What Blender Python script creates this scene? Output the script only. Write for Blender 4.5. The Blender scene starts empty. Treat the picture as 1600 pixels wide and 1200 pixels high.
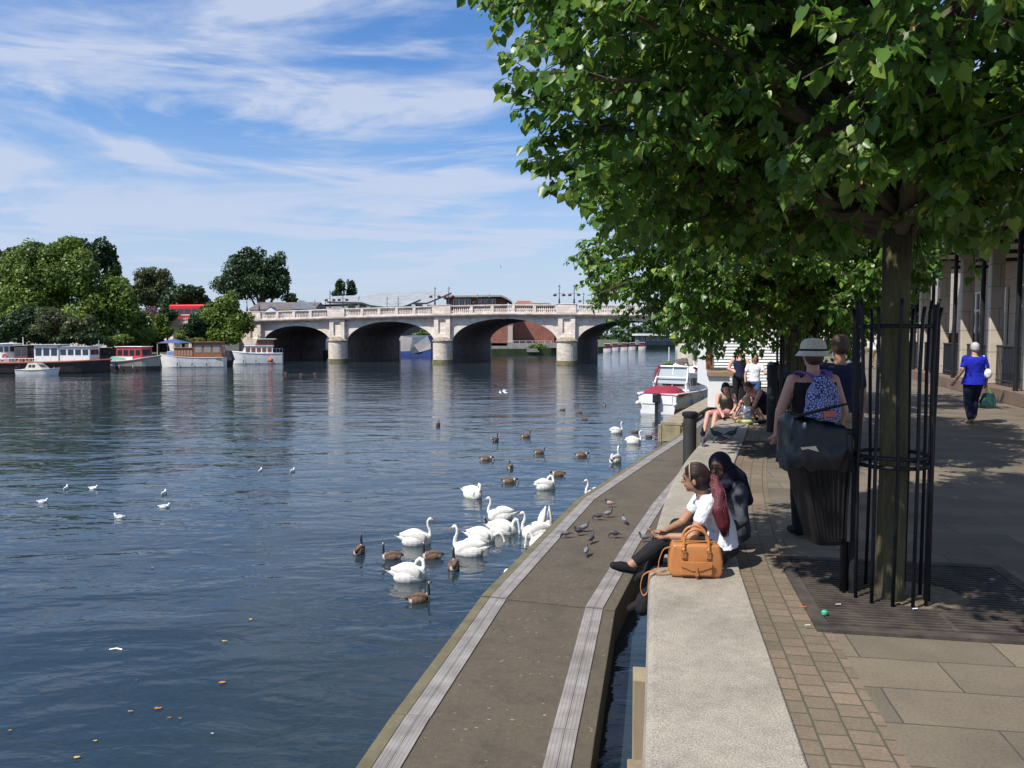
import bpy, math, random
import numpy as np
from mathutils import Vector, Matrix, Quaternion, noise as mnoise
R = math.radians
random.seed(7)
scn = bpy.context.scene
col = scn.collection
# ------------------------------------------------------------------ camera
F, HZ, CH = 1250.0, 522.0, 1.75         # focal (px of a 1600 px wide frame), horizon row, eye height
PITCH = math.atan((600 - HZ) / F)
cam_d = bpy.data.cameras.new("camera")
cam_d.sensor_width = 36; cam_d.lens = 36 * F / 1600
cam_d.clip_start = 0.05; cam_d.clip_end = 6000
cam = bpy.data.objects.new("camera", cam_d); col.objects.link(cam)
cam.location = (0, 0, CH); cam.rotation_euler = (R(90) - PITCH, 0, 0)
scn.camera = cam
# ------------------------------------------------------------------ light
SUN_EL = R(52); SUN_H = Vector((-0.80, -0.60)).normalized()
SUN = Vector((SUN_H.x * math.cos(SUN_EL), SUN_H.y * math.cos(SUN_EL), math.sin(SUN_EL)))
sl = bpy.data.lights.new("sun", 'SUN'); sl.energy = 5.0; sl.angle = R(0.5); sl.color = (1, 0.955, 0.89)
so = bpy.data.objects.new("sun", sl); col.objects.link(so)
so.rotation_euler = SUN.to_track_quat('Z', 'Y').to_euler()
w = bpy.data.worlds.new("World"); scn.world = w; w.use_nodes = True
nt = w.node_tree; nt.nodes.clear()
def N(t, kind, **kw):
    n = t.nodes.new(kind)
    for k, v in kw.items(): setattr(n, k, v)
    return n
sky = N(nt, 'ShaderNodeTexSky', sky_type='NISHITA', sun_disc=False)
sky.sun_elevation = SUN_EL; sky.sun_rotation = math.atan2(SUN_H.x, SUN_H.y) % (2 * math.pi)
sky.air_density = 1.35; sky.dust_density = 0.35; sky.ozone_density = 2.8
tc = N(nt, 'ShaderNodeTexCoord')
sep = N(nt, 'ShaderNodeSeparateXYZ'); nt.links.new(tc.outputs['Generated'], sep.inputs[0])
def M(t, op, a, b=None, c=None, clamp=False):
    n = N(t, 'ShaderNodeMath', operation=op); n.use_clamp = clamp
    for i, v in enumerate((a, b, c)):
        if v is None: continue
        if isinstance(v, (int, float)): n.inputs[i].default_value = v
        else: t.links.new(v, n.inputs[i])
    return n.outputs[0]
zz = M(nt, 'MAXIMUM', sep.outputs[2], 0.0)
zd = M(nt, 'ADD', zz, 0.09)
cx = M(nt, 'DIVIDE', sep.outputs[0], zd); cy = M(nt, 'DIVIDE', sep.outputs[1], zd)
cmb = N(nt, 'ShaderNodeCombineXYZ'); nt.links.new(cx, cmb.inputs[0]); nt.links.new(cy, cmb.inputs[1])
ang = N(nt, 'ShaderNodeCombineXYZ'); nt.links.new(sep.outputs[0], ang.inputs[0]); nt.links.new(M(nt, 'MULTIPLY', M(nt, 'POWER', zd, 0.8), 2.3), ang.inputs[1]); nt.links.new(sep.outputs[1], ang.inputs[2])
def cl(scale, rotz, sx, sy, det, dist, lo, hi, off=(0, 0, 0), src=None):
    mp = N(nt, 'ShaderNodeMapping'); mp.inputs['Rotation'].default_value = (0, 0, R(rotz))
    mp.inputs['Scale'].default_value = (sx, sy, 1); mp.inputs['Location'].default_value = off
    nt.links.new((src or cmb).outputs[0], mp.inputs[0])
    nz = N(nt, 'ShaderNodeTexNoise'); nz.inputs['Scale'].default_value = scale
    nz.inputs['Detail'].default_value = det; nz.inputs['Roughness'].default_value = 0.58
    nz.inputs['Distortion'].default_value = dist
    nt.links.new(mp.outputs[0], nz.inputs['Vector'])
    mr = N(nt, 'ShaderNodeMapRange'); mr.interpolation_type = 'SMOOTHSTEP'
    mr.inputs[1].default_value = lo; mr.inputs[2].default_value = hi
    nt.links.new(nz.outputs[0], mr.inputs[0]); return mr.outputs[0]
c1 = cl(2.1, 10, 0.55, 1.5, 10, 1.3, 0.41, 0.72, (1.3, 0.4, 0), ang)
c2 = cl(1.2, -14, 0.8, 1.2, 4, 0.6, 0.25, 0.56, (4.1, 2.2, 0), ang)
c3 = cl(4.2, -24, 0.45, 1.5, 10, 2.4, 0.42, 0.72, (7.7, 1.9, 0), ang)
c4 = cl(0.9, 8, 0.2, 0.75, 8, 0.8, 0.42, 0.70, (2.3, 5.4, 0))
m1 = M(nt, 'MULTIPLY', c1, M(nt, 'ADD', c2, 0.15))
m2 = M(nt, 'ADD', M(nt, 'MULTIPLY', M(nt, 'MULTIPLY', c3, c2), 0.75), M(nt, 'MULTIPLY', c4, 0.40))
ms = M(nt, 'ADD', m1, m2, clamp=True)
hz = N(nt, 'ShaderNodeMapRange'); hz.interpolation_type = 'SMOOTHSTEP'
hz.inputs[1].default_value = 0.0; hz.inputs[2].default_value = 0.30; hz.inputs[3].default_value = 0.80; hz.inputs[4].default_value = 0.0
nt.links.new(sep.outputs[2], hz.inputs[0])
mm = M(nt, 'MAXIMUM', M(nt, 'MULTIPLY', ms, 0.85), hz.outputs[0])
mixc = N(nt, 'ShaderNodeMix', data_type='RGBA')
nt.links.new(mm, mixc.inputs[0]); 
# deepen the blue of the clear sky a little
tint = N(nt, 'ShaderNodeMix', data_type='RGBA', blend_type='MULTIPLY'); tint.inputs[0].default_value = 1
nt.links.new(sky.outputs[0], tint.inputs[6]); tint.inputs[7].default_value = (0.52, 0.80, 1.20, 1)
nt.links.new(tint.outputs[2], mixc.inputs[6]); mixc.inputs[7].default_value = (4.9, 5.5, 6.9, 1)
bg = N(nt, 'ShaderNodeBackground'); bg.inputs[1].default_value = 0.10
nt.links.new(mixc.outputs[2], bg.inputs[0])
out = N(nt, 'ShaderNodeOutputWorld'); nt.links.new(bg.outputs[0], out.inputs[0])
scn.view_settings.view_transform = 'Standard'; scn.view_settings.look = 'None'
scn.view_settings.exposure = 0.3; scn.view_settings.gamma = 1
scn.cycles.max_bounces = 6; scn.cycles.transparent_max_bounces = 8
WZ = -2.5                                # water level
PZ = -2.05                               # pontoon deck
# ------------------------------------------------------------------ pixel helpers (photo survey -> metres)
_cp, _sp = math.cos(PITCH), math.sin(PITCH)
def ray(px, py):
    x, y, z = (px - 800) / F, 1.0, -(py - 600) / F
    return Vector((x, y * _cp + z * _sp, -y * _sp + z * _cp))
def P(px, py, z=0.0):
    r = ray(px, py); t = (z - CH) / r.z
    return Vector((r.x * t, r.y * t, z))
def Q(px, py, d):
    r = ray(px, py); t = d / r.y
    return Vector((r.x * t, d, CH + r.z * t))
# ------------------------------------------------------------------ object helpers
def tag(o, label=None, cat=None, group=None, kind=None):
    if label: o['label'] = label
    if cat: o['category'] = cat
    if group: o['group'] = group
    if kind: o['kind'] = kind
    return o
def empty(name, loc, rz=0.0, label=None, cat=None, group=None):
    o = bpy.data.objects.new(name, None); col.objects.link(o)
    o.location = loc; o.rotation_euler = (0, 0, rz); o.empty_display_size = 0.2
    return tag(o, label, cat, group)
def link(name, me, parent=None):
    o = bpy.data.objects.new(name, me); col.objects.link(o)
    if parent is not None: o.parent = parent
    return o
def copy_tree(o, parent=None):
    c = o.copy(); col.objects.link(c); c.parent = parent
    for ch in list(o.children): copy_tree(ch, c)
    return c
class MB:
    def __init__(s): s.v = []; s.f = []; s.m = []; s.uv = {}; s.mi = 0; s.xf = Matrix.Identity(4)
    def add(s, vs, fs, uvs=None):
        b = len(s.v); s.v += [tuple(s.xf @ Vector(p)) for p in vs]
        for i, f in enumerate(fs):
            if uvs: s.uv[len(s.f)] = uvs[i]
            s.f.append(tuple(b + k for k in f)); s.m.append(s.mi)
        return s
    def box(s, c, d, rz=0, rx=0, ry=0):
        m = Matrix.Translation(Vector(c)) @ Matrix.Rotation(rz, 4, 'Z') @ Matrix.Rotation(ry, 4, 'Y') @ Matrix.Rotation(rx, 4, 'X')
        vs = [m @ Vector((x * d[0] / 2, y * d[1] / 2, z * d[2] / 2)) for x in (-1, 1) for y in (-1, 1) for z in (-1, 1)]
        return s.add(vs, [(0, 1, 3, 2), (4, 6, 7, 5), (0, 4, 5, 1), (2, 3, 7, 6), (0, 2, 6, 4), (1, 5, 7, 3)])
    def bar(s, a, b, w, h=None):
        a, b = Vector(a), Vector(b); h = h or w
        q = (b - a).to_track_quat('Z', 'Y').to_matrix().to_4x4()
        m = Matrix.Translation((a + b) / 2) @ q; L = (b - a).length
        vs = [m @ Vector((x * w / 2, y * h / 2, z * L / 2)) for x in (-1, 1) for y in (-1, 1) for z in (-1, 1)]
        return s.add(vs, [(0, 1, 3, 2), (4, 6, 7, 5), (0, 4, 5, 1), (2, 3, 7, 6), (0, 2, 6, 4), (1, 5, 7, 3)])
    def tube(s, pts, r, n=8, cap=True):
        pts = [Vector(p) for p in pts]
        if not hasattr(r, '__len__'): r = [r] * len(pts)
        vs = []; fs = []; up = None
        for i, p in enumerate(pts):
            d = (pts[min(i + 1, len(pts) - 1)] - pts[max(i - 1, 0)])
            if d.length < 1e-9: d = Vector((0, 0, 1))
            d.normalize()
            if up is None: up = d.orthogonal()
            up = (up - d * up.dot(d))
            if up.length < 1e-6: up = d.orthogonal()
            up.normalize(); sd = d.cross(up)
            for k in range(n):
                a = 2 * math.pi * k / n
                vs.append(p + (up * math.cos(a) + sd * math.sin(a)) * r[i])
        for i in range(len(pts) - 1):
            for k in range(n):
                a = i * n + k; b = i * n + (k + 1) % n
                fs.append((a, b, b + n, a + n))
        if cap: fs += [tuple(range(n))[::-1], tuple((len(pts) - 1) * n + k for k in range(n))]
        return s.add(vs, fs)
    def lathe(s, prof, c=(0, 0, 0), n=20, sx=1, sy=1):
        vs = []; fs = []
        for (r, z) in prof:
            for k in range(n):
                a = 2 * math.pi * k / n
                vs.append((c[0] + r * sx * math.cos(a), c[1] + r * sy * math.sin(a), c[2] + z))
        for i in range(len(prof) - 1):
            for k in range(n):
                a = i * n + k; b = i * n + (k + 1) % n
                fs.append((a, b, b + n, a + n))
        fs += [tuple(range(n))[::-1], tuple((len(prof) - 1) * n + k for k in range(n))]
        return s.add(vs, fs)
    def prism(s, poly, z0, z1):
        n = len(poly); vs = [(p[0], p[1], z0) for p in poly] + [(p[0], p[1], z1) for p in poly]
        fs = [tuple(range(n))[::-1], tuple(range(n, 2 * n))] + [(i, (i + 1) % n, n + (i + 1) % n, n + i) for i in range(n)]
        return s.add(vs, fs)
    def extrude(s, prof, a, b):            # profile in (x,z) between two y values
        n = len(prof); vs = [(p[0], a, p[1]) for p in prof] + [(p[0], b, p[1]) for p in prof]
        fs = [tuple(range(n)), tuple(range(n, 2 * n))[::-1]] + [(i, n + i, n + (i + 1) % n, (i + 1) % n) for i in range(n)]
        return s.add(vs, fs)
    def sphere(s, c, r, n=12, m=8):
        if not hasattr(r, '__len__'): r = (r, r, r)
        vs = [(c[0], c[1], c[2] - r[2])]; fs = []
        for j in range(1, m):
            t = math.pi * j / m
            for k in range(n):
                a = 2 * math.pi * k / n
                vs.append((c[0] + r[0] * math.sin(t) * math.cos(a), c[1] + r[1] * math.sin(t) * math.sin(a), c[2] - r[2] * math.cos(t)))
        vs.append((c[0], c[1], c[2] + r[2])); L = len(vs) - 1
        for k in range(n): fs.append((0, 1 + (k + 1) % n, 1 + k)); fs.append((L, L - n + k, L - n + (k + 1) % n))
        for j in range(m - 2):
            for k in range(n):
                a = 1 + j * n + k; b = 1 + j * n + (k + 1) % n
                fs.append((a, b, b + n, a + n))
        return s.add(vs, fs)
    def quad(s, a, b, c, d, uv=None): return s.add([a, b, c, d], [(0, 1, 2, 3)], [uv] if uv else None)
    def mesh(s, name, mats, smooth=False):
        me = bpy.data.meshes.new(name); me.from_pydata(s.v, [], s.f)
        for m in (mats if isinstance(mats, (list, tuple)) else [mats]): me.materials.append(m)
        if any(s.m): me.polygons.foreach_set('material_index', s.m)
        if s.uv:
            ul = me.uv_layers.new(name='UVMap')
            for pi, poly in enumerate(me.polygons):
                if pi in s.uv:
                    for li, uv in zip(poly.loop_indices, s.uv[pi]): ul.data[li].uv = uv
        if smooth: me.polygons.foreach_set('use_smooth', [True] * len(me.polygons))
        me.update(); return me
    def build(s, name, mats, parent=None, smooth=False, bevel=0, seg=2, auto=False):
        o = link(name, s.mesh(name, mats, smooth), parent)
        if bevel:
            b = o.modifiers.new('bevel', 'BEVEL'); b.width = bevel; b.segments = seg; b.limit_method = 'ANGLE'
        return o
def struct(name, mb, mats, **kw):
    o = mb.build(name, mats, **kw); o['kind'] = 'structure'; return o
# ------------------------------------------------------------------ materials
MATS = {}
def mat(name, c1, c2=None, scale=4, rough=0.7, bump=0.0, bscale=None, metal=0, spec=0.5, detail=6, lo=0.35, hi=0.65,
        stretch=(1, 1, 1), coat=0, trans=0, alpha=1, extra=None, sheen=0):
    if name in MATS: return MATS[name]
    m = bpy.data.materials.new(name); m.use_nodes = True; t = m.node_tree
    b = t.nodes['Principled BSDF']
    b.inputs['Roughness'].default_value = rough; b.inputs['Metallic'].default_value = metal
    b.inputs['Specular IOR Level'].default_value = spec
    if coat: b.inputs['Coat Weight'].default_value = coat
    if sheen: b.inputs['Sheen Weight'].default_value = sheen
    c1 = tuple(c1) + (1,); b.inputs['Base Color'].default_value = c1
    if c2 is not None:
        c2 = tuple(c2) + (1,)
        tcn = N(t, 'ShaderNodeTexCoord'); mp = N(t, 'ShaderNodeMapping'); mp.inputs['Scale'].default_value = stretch
        t.links.new(tcn.outputs['Object'], mp.inputs[0])
        nz = N(t, 'ShaderNodeTexNoise'); nz.inputs['Scale'].default_value = scale; nz.inputs['Detail'].default_value = detail
        nz.inputs['Roughness'].default_value = 0.62
        t.links.new(mp.outputs[0], nz.inputs['Vector'])
        rp = N(t, 'ShaderNodeValToRGB'); rp.color_ramp.elements[0].position = lo; rp.color_ramp.elements[1].position = hi
        rp.color_ramp.elements[0].color = c1; rp.color_ramp.elements[1].color = c2
        t.links.new(nz.outputs[0], rp.inputs[0]); t.links.new(rp.outputs[0], b.inputs['Base Color'])
        if bump:
            n2 = N(t, 'ShaderNodeTexNoise'); n2.inputs['Scale'].default_value = bscale or scale * 4; n2.inputs['Detail'].default_value = 5
            t.links.new(mp.outputs[0], n2.inputs['Vector'])
            bp = N(t, 'ShaderNodeBump'); bp.inputs['Strength'].default_value = bump; bp.inputs['Distance'].default_value = 0.02
            t.links.new(n2.outputs[0], bp.inputs['Height']); t.links.new(bp.outputs[0], b.inputs['Normal'])
    MATS[name] = m
    return m
def bsdf(m): return m.node_tree.nodes['Principled BSDF']
# ================================================================== SETTING
def crom(pts, n=6):
    pts = [Vector(p) for p in pts]; o = []
    for i in range(len(pts) - 1):
        p0 = pts[max(i - 1, 0)]; p1 = pts[i]; p2 = pts[i + 1]; p3 = pts[min(i + 2, len(pts) - 1)]
        for k in range(n):
            t = k / n
            o.append(0.5 * ((2 * p1) + (p2 - p0) * t + (2 * p0 - 5 * p1 + 4 * p2 - p3) * t * t + (3 * p1 - p0 - 3 * p2 + p3) * t ** 3))
    o.append(pts[-1]); return o
# water --------------------------------------------------------------
def water_material():
    m = bpy.data.materials.new("river_water"); m.use_nodes = True; t = m.node_tree; b = bsdf(m)
    b.inputs['Base Color'].default_value = (0.018, 0.031, 0.040, 1); b.inputs['Roughness'].default_value = 0.03
    b.inputs['IOR'].default_value = 1.333; b.inputs['Specular IOR Level'].default_value = 0.5
    tcn = N(t, 'ShaderNodeTexCoord')
    def layer(scale, sx, sy, rot, dist, det=3):
        mp = N(t, 'ShaderNodeMapping'); mp.inputs['Scale'].default_value = (sx, sy, 1); mp.inputs['Rotation'].default_value = (0, 0, R(rot))
        t.links.new(tcn.outputs['Object'], mp.inputs[0])
        nz = N(t, 'ShaderNodeTexNoise'); nz.inputs['Scale'].default_value = scale; nz.inputs['Detail'].default_value = det
        nz.inputs['Roughness'].default_value = 0.5; nz.inputs['Distortion'].default_value = dist
        t.links.new(mp.outputs[0], nz.inputs['Vector']); return nz.outputs[0]
    a = layer(0.62, 0.45, 1.0, -14, 0.6, 3); c = layer(1.9, 0.6, 1.15, 12, 0.7, 3); d = layer(6.5, 0.8, 1.2, -5, 0.4, 2); e = layer(0.16, 0.3, 1, 8, 0.4, 2)
    h = M(t, 'ADD', M(t, 'ADD', M(t, 'MULTIPLY', a, 0.22), M(t, 'MULTIPLY', c, 0.055)), M(t, 'ADD', M(t, 'MULTIPLY', d, 0.006), M(t, 'MULTIPLY', e, 0.30)))
    bp = N(t, 'ShaderNodeBump'); bp.inputs['Strength'].default_value = 0.40; bp.inputs['Distance'].default_value = 1.0
    t.links.new(h, bp.inputs['Height']); t.links.new(bp.outputs[0], b.inputs['Normal'])
    return m
wb = MB(); wb.quad((-700, -80, WZ), (700, -80, WZ), (700, 900, WZ), (-700, 900, WZ))
struct('river_water', wb, water_material())
rb = MB(); rb.quad((-4000, -80, WZ - 2.5), (4000, -80, WZ - 2.5), (4000, 5000, WZ - 2.5), (-4000, 5000, WZ - 2.5))
struct('riverbed', rb, mat('river_silt', (0.05, 0.05, 0.035), (0.08, 0.07, 0.05), 0.5, 0.9))
# far bank -----------------------------------------------------------
M_grass = mat('bank_grass', (0.035, 0.06, 0.015), (0.10, 0.11, 0.05), 0.4, 0.95)
LB = [(-3000, 30), (-110, 40), (-84, 66), (-64, 92), (-51, 108), (-43.5, 123), (-41, 138), (-22, 150), (8, 165), (22, 188), (34, 238), (62, 262), (75, 320), (300, 700), (3000, 1500), (3000, 4800), (-3000, 4800)]
fb = MB(); fb.prism(LB, WZ - 2.4, -1.2)
struct('far_bank', fb, M_grass)
# riverside wall path --------------------------------------------------
WL = [(-0.75, -8), (-0.05, 0), (0.30, 1.9)] + [tuple(P(*q).xy) for q in ((1003, 1200), (1009, 1040), (1012, 940), (1017, 862), (1031, 803), (1050, 755), (1073, 718), (1096, 690), (1116, 662))]
WL += [(4.62, 17.5), (4.95, 19.2), (5.5, 21.3), (6.7, 24.6), (8.8, 29.5), (10.8, 35.5), (13.2, 43), (15.2, 50), (17.5, 60), (21.5, 78), (26.5, 100), (32, 125), (44, 200), (80, 262)]
wl = crom([(p[0], p[1], 0) for p in WL], 5)
def sweep(path, prof, mb, i0=0, i1=None):
    """prof: (offset to the right of the path, z). uv = (profile length, path length)"""
    path = path[i0:i1]; n = len(path); vs = []; m = len(prof); L = [0]
    for i in range(1, n): L.append(L[-1] + (path[i] - path[i - 1]).length)
    U = [0]
    for j in range(1, m): U.append(U[-1] + math.dist(prof[j], prof[j - 1]))
    for i, p in enumerate(path):
        d = path[min(i + 1, n - 1)] - path[max(i - 1, 0)]; d.z = 0; d.normalize(); nr = Vector((d.y, -d.x, 0))
        for (o, z) in prof: vs.append((p.x + nr.x * o, p.y + nr.y * o, z))
    fs = []; uvs = []
    for i in range(n - 1):
        for j in range(m - 1):
            a = i * m + j
            fs.append((a, a + 1, a + m + 1, a + m)); uvs.append(((U[j], L[i]), (U[j + 1], L[i]), (U[j + 1], L[i + 1]), (U[j], L[i + 1])))
    mb.add(vs, fs, uvs); return mb
def offs(path, o):
    r = []
    for i, p in enumerate(path):
        d = path[min(i + 1, len(path) - 1)] - path[max(i - 1, 0)]; d.z = 0; d.normalize()
        r.append((p.x + d.y * o, p.y - d.x * o))
    return r
# promenade: stone flags
def paving_material(name, rot, bw, rh, ca, cb, cm, mortar=0.006, off=0.5, uv=False, dark=0.5, seed=0, vary=0.5):
    m = bpy.data.materials.new(name); m.use_nodes = True; t = m.node_tree; b = bsdf(m); b.inputs['Roughness'].default_value = 0.82
    tcn = N(t, 'ShaderNodeTexCoord'); mp = N(t, 'ShaderNodeMapping'); mp.inputs['Rotation'].default_value = (0, 0, R(rot)); mp.inputs['Location'].default_value = (seed, seed * 0.7, 0)
    t.links.new(tcn.outputs['UV' if uv else 'Object'], mp.inputs[0])
    br = N(t, 'ShaderNodeTexBrick'); br.inputs['Scale'].default_value = 1; br.inputs['Mortar Size'].default_value = mortar
    br.inputs['Brick Width'].default_value = bw; br.inputs['Row Height'].default_value = rh; br.inputs['Mortar Smooth'].default_value = 0.3
    br.offset = off; br.inputs['Color1'].default_value = (0, 0, 0, 1); br.inputs['Color2'].default_value = (1, 1, 1, 1); br.inputs['Mortar'].default_value = (0.5, 0.5, 0.5, 1)
    # wobble the joints slightly
    nw = N(t, 'ShaderNodeTexNoise'); nw.inputs['Scale'].default_value = 6; t.links.new(mp.outputs[0], nw.inputs['Vector'])
    vm = N(t, 'ShaderNodeVectorMath', operation='SCALE'); t.links.new(nw.outputs['Color'], vm.inputs[0]); vm.inputs['Scale'].default_value = 0.012
    va = N(t, 'ShaderNodeVectorMath', operation='ADD'); t.links.new(mp.outputs[0], va.inputs[0]); t.links.new(vm.outputs[0], va.inputs[1])
    t.links.new(va.outputs[0], br.inputs['Vector'])
    mx = N(t, 'ShaderNodeMix', data_type='RGBA'); mx.inputs[6].default_value = (*ca, 1); mx.inputs[7].default_value = (*cb, 1)
    t.links.new(br.outputs['Color'], mx.inputs[0])
    n1 = N(t, 'ShaderNodeTexNoise'); n1.inputs['Scale'].default_value = 1.1; n1.inputs['Detail'].default_value = 8; n1.inputs['Roughness'].default_value = 0.65
    t.links.new(tcn.outputs['Object'], n1.inputs['Vector'])
    n2 = N(t, 'ShaderNodeTexNoise'); n2.inputs['Scale'].default_value = 70; n2.inputs['Detail'].default_value = 4
    t.links.new(tcn.outputs['Object'], n2.inputs['Vector'])
    k1 = N(t, 'ShaderNodeMapRange'); k1.inputs[1].default_value = 0.3; k1.inputs[2].default_value = 0.7; k1.inputs[3].default_value = 1 - vary * 0.5; k1.inputs[4].default_value = 1 + vary * 0.35
    t.links.new(n1.outputs[0], k1.inputs[0])
    k2 = N(t, 'ShaderNodeMapRange'); k2.inputs[1].default_value = 0.3; k2.inputs[2].default_value = 0.7; k2.inputs[3].default_value = 0.82; k2.inputs[4].default_value = 1.15
    t.links.new(n2.outputs[0], k2.inputs[0])
    kk = M(t, 'MULTIPLY', k1.outputs[0], k2.outputs[0])
    sc = N(t, 'ShaderNodeVectorMath', operation='SCALE'); t.links.new(mx.outputs[2], sc.inputs[0]); t.links.new(kk, sc.inputs['Scale'])
    m2 = N(t, 'ShaderNodeMix', data_type='RGBA'); t.links.new(br.outputs['Fac'], m2.inputs[0]); t.links.new(sc.outputs[0], m2.inputs[6]); m2.inputs[7].default_value = (*cm, 1)
    t.links.new(m2.outputs[2], b.inputs['Base Color'])
    bp = N(t, 'ShaderNodeBump'); bp.inputs['Strength'].default_value = 0.5; bp.inputs['Distance'].default_value = 0.01
    hh = M(t, 'ADD', M(t, 'MULTIPLY', br.outputs['Fac'], -0.8), M(t, 'MULTIPLY', n2.outputs[0], 0.35))
    t.links.new(hh, bp.inputs['Height']); t.links.new(bp.outputs[0], b.inputs['Normal'])
    return m
M_flag = paving_material('sandstone_flags', 9.5, 0.78, 0.375, (0.118, 0.098, 0.069), (0.180, 0.144, 0.100), (0.06, 0.052, 0.042), 0.005, vary=0.55)
left = offs(wl, 0.5)
pv = MB(); vs = [(x, y, 0) for x, y in left]; k = len(left)
# fan strips so that the sheet is clean: left edge -> x far right at same y
for (x, y) in left: vs.append((max(x + 60, 140), y if y < 262 else 262, 0))
pv.add(vs, [(i, k + i, k + i + 1, i + 1) for i in range(k - 1)])
struct('promenade_paving', pv, M_flag)
gr = MB(); gr.quad((140, -8, -0.004), (3000, -8, -0.004), (3000, 1400, -0.004), (140, 262, -0.004)); gr.quad((80, 262, -0.02), (140, 262, -0.02), (3000, 1400, -0.02), (300, 690, -0.02))
struct('ground', gr, M_grass)
M_brick = paving_material('brick_pavers', 90, 0.125, 0.135, (0.142, 0.112, 0.076), (0.195, 0.142, 0.096), (0.075, 0.068, 0.04), 0.006, uv=True, vary=0.6)
i_end = next(i for i, p in enumerate(wl) if p.y > 60)
bb = MB(); sweep(wl, [(0.62, 0.004), (1.07, 0.004)], bb, 0, i_end); struct('brick_border_paving', bb, M_brick)
bb = MB(); cw = crom([(1.95, 9.6, 0), (2.9, 12.2, 0), (4.4, 14.2, 0), (6.6, 15.2, 0)], 6); sweep(cw, [(0, 0.008), (2.1, 0.008)], bb)
# river wall ----------------------------------------------------------
def add_specks(m, col_=(0.55, 0.52, 0.45), scale=7.0, th=0.035, stretch=(1, 2.2, 1), dens=0.42):
    # bird droppings and flecks of grit: small marks with their own shape
    t = m.node_tree; b = bsdf(m); src = b.inputs['Base Color'].links[0].from_socket
    tcn = N(t, 'ShaderNodeTexCoord'); mp = N(t, 'ShaderNodeMapping'); mp.inputs['Scale'].default_value = stretch; t.links.new(tcn.outputs['Object'], mp.inputs[0])
    vo = N(t, 'ShaderNodeTexVoronoi'); vo.inputs['Scale'].default_value = scale; vo.inputs['Randomness'].default_value = 1; t.links.new(mp.outputs[0], vo.inputs['Vector'])
    vs_ = N(t, 'ShaderNodeTexVoronoi'); vs_.inputs['Scale'].default_value = scale * 3.1; t.links.new(mp.outputs[0], vs_.inputs['Vector'])
    nz = N(t, 'ShaderNodeTexNoise'); nz.inputs['Scale'].default_value = 1.3; nz.inputs['Detail'].default_value = 4; t.links.new(tcn.outputs['Object'], nz.inputs['Vector'])
    sr = N(t, 'ShaderNodeSeparateColor'); t.links.new(vo.outputs['Color'], sr.inputs[0]); sr2 = N(t, 'ShaderNodeSeparateColor'); t.links.new(vs_.outputs['Color'], sr2.inputs[0])
    a = M(t, 'LESS_THAN', vo.outputs['Distance'], M(t, 'MULTIPLY', sr.outputs[0], th * 4)); a = M(t, 'MULTIPLY', a, M(t, 'GREATER_THAN', sr.outputs[1], dens))
    c = M(t, 'LESS_THAN', vs_.outputs['Distance'], M(t, 'MULTIPLY', sr2.outputs[0], th * 4.4)); c = M(t, 'MULTIPLY', c, M(t, 'GREATER_THAN', sr2.outputs[1], dens))
    f = M(t, 'MULTIPLY', M(t, 'MAXIMUM', a, M(t, 'MULTIPLY', c, .55)), M(t, 'MULTIPLY', nz.outputs[0], 0.95))
    mx = N(t, 'ShaderNodeMix', data_type='RGBA'); t.links.new(f, mx.inputs[0]); t.links.new(src, mx.inputs[6]); mx.inputs[7].default_value = (*col_, 1); t.links.new(mx.outputs[2], b.inputs['Base Color'])
def concrete(name, a, b_, spk=0.35):
    m = mat(name, a, b_, 1.6, 0.85, 0.35, 90, lo=0.3, hi=0.7, detail=9)
    return m
M_cop = bpy.data.materials.new('coping_concrete'); M_cop.use_nodes = True
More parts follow.
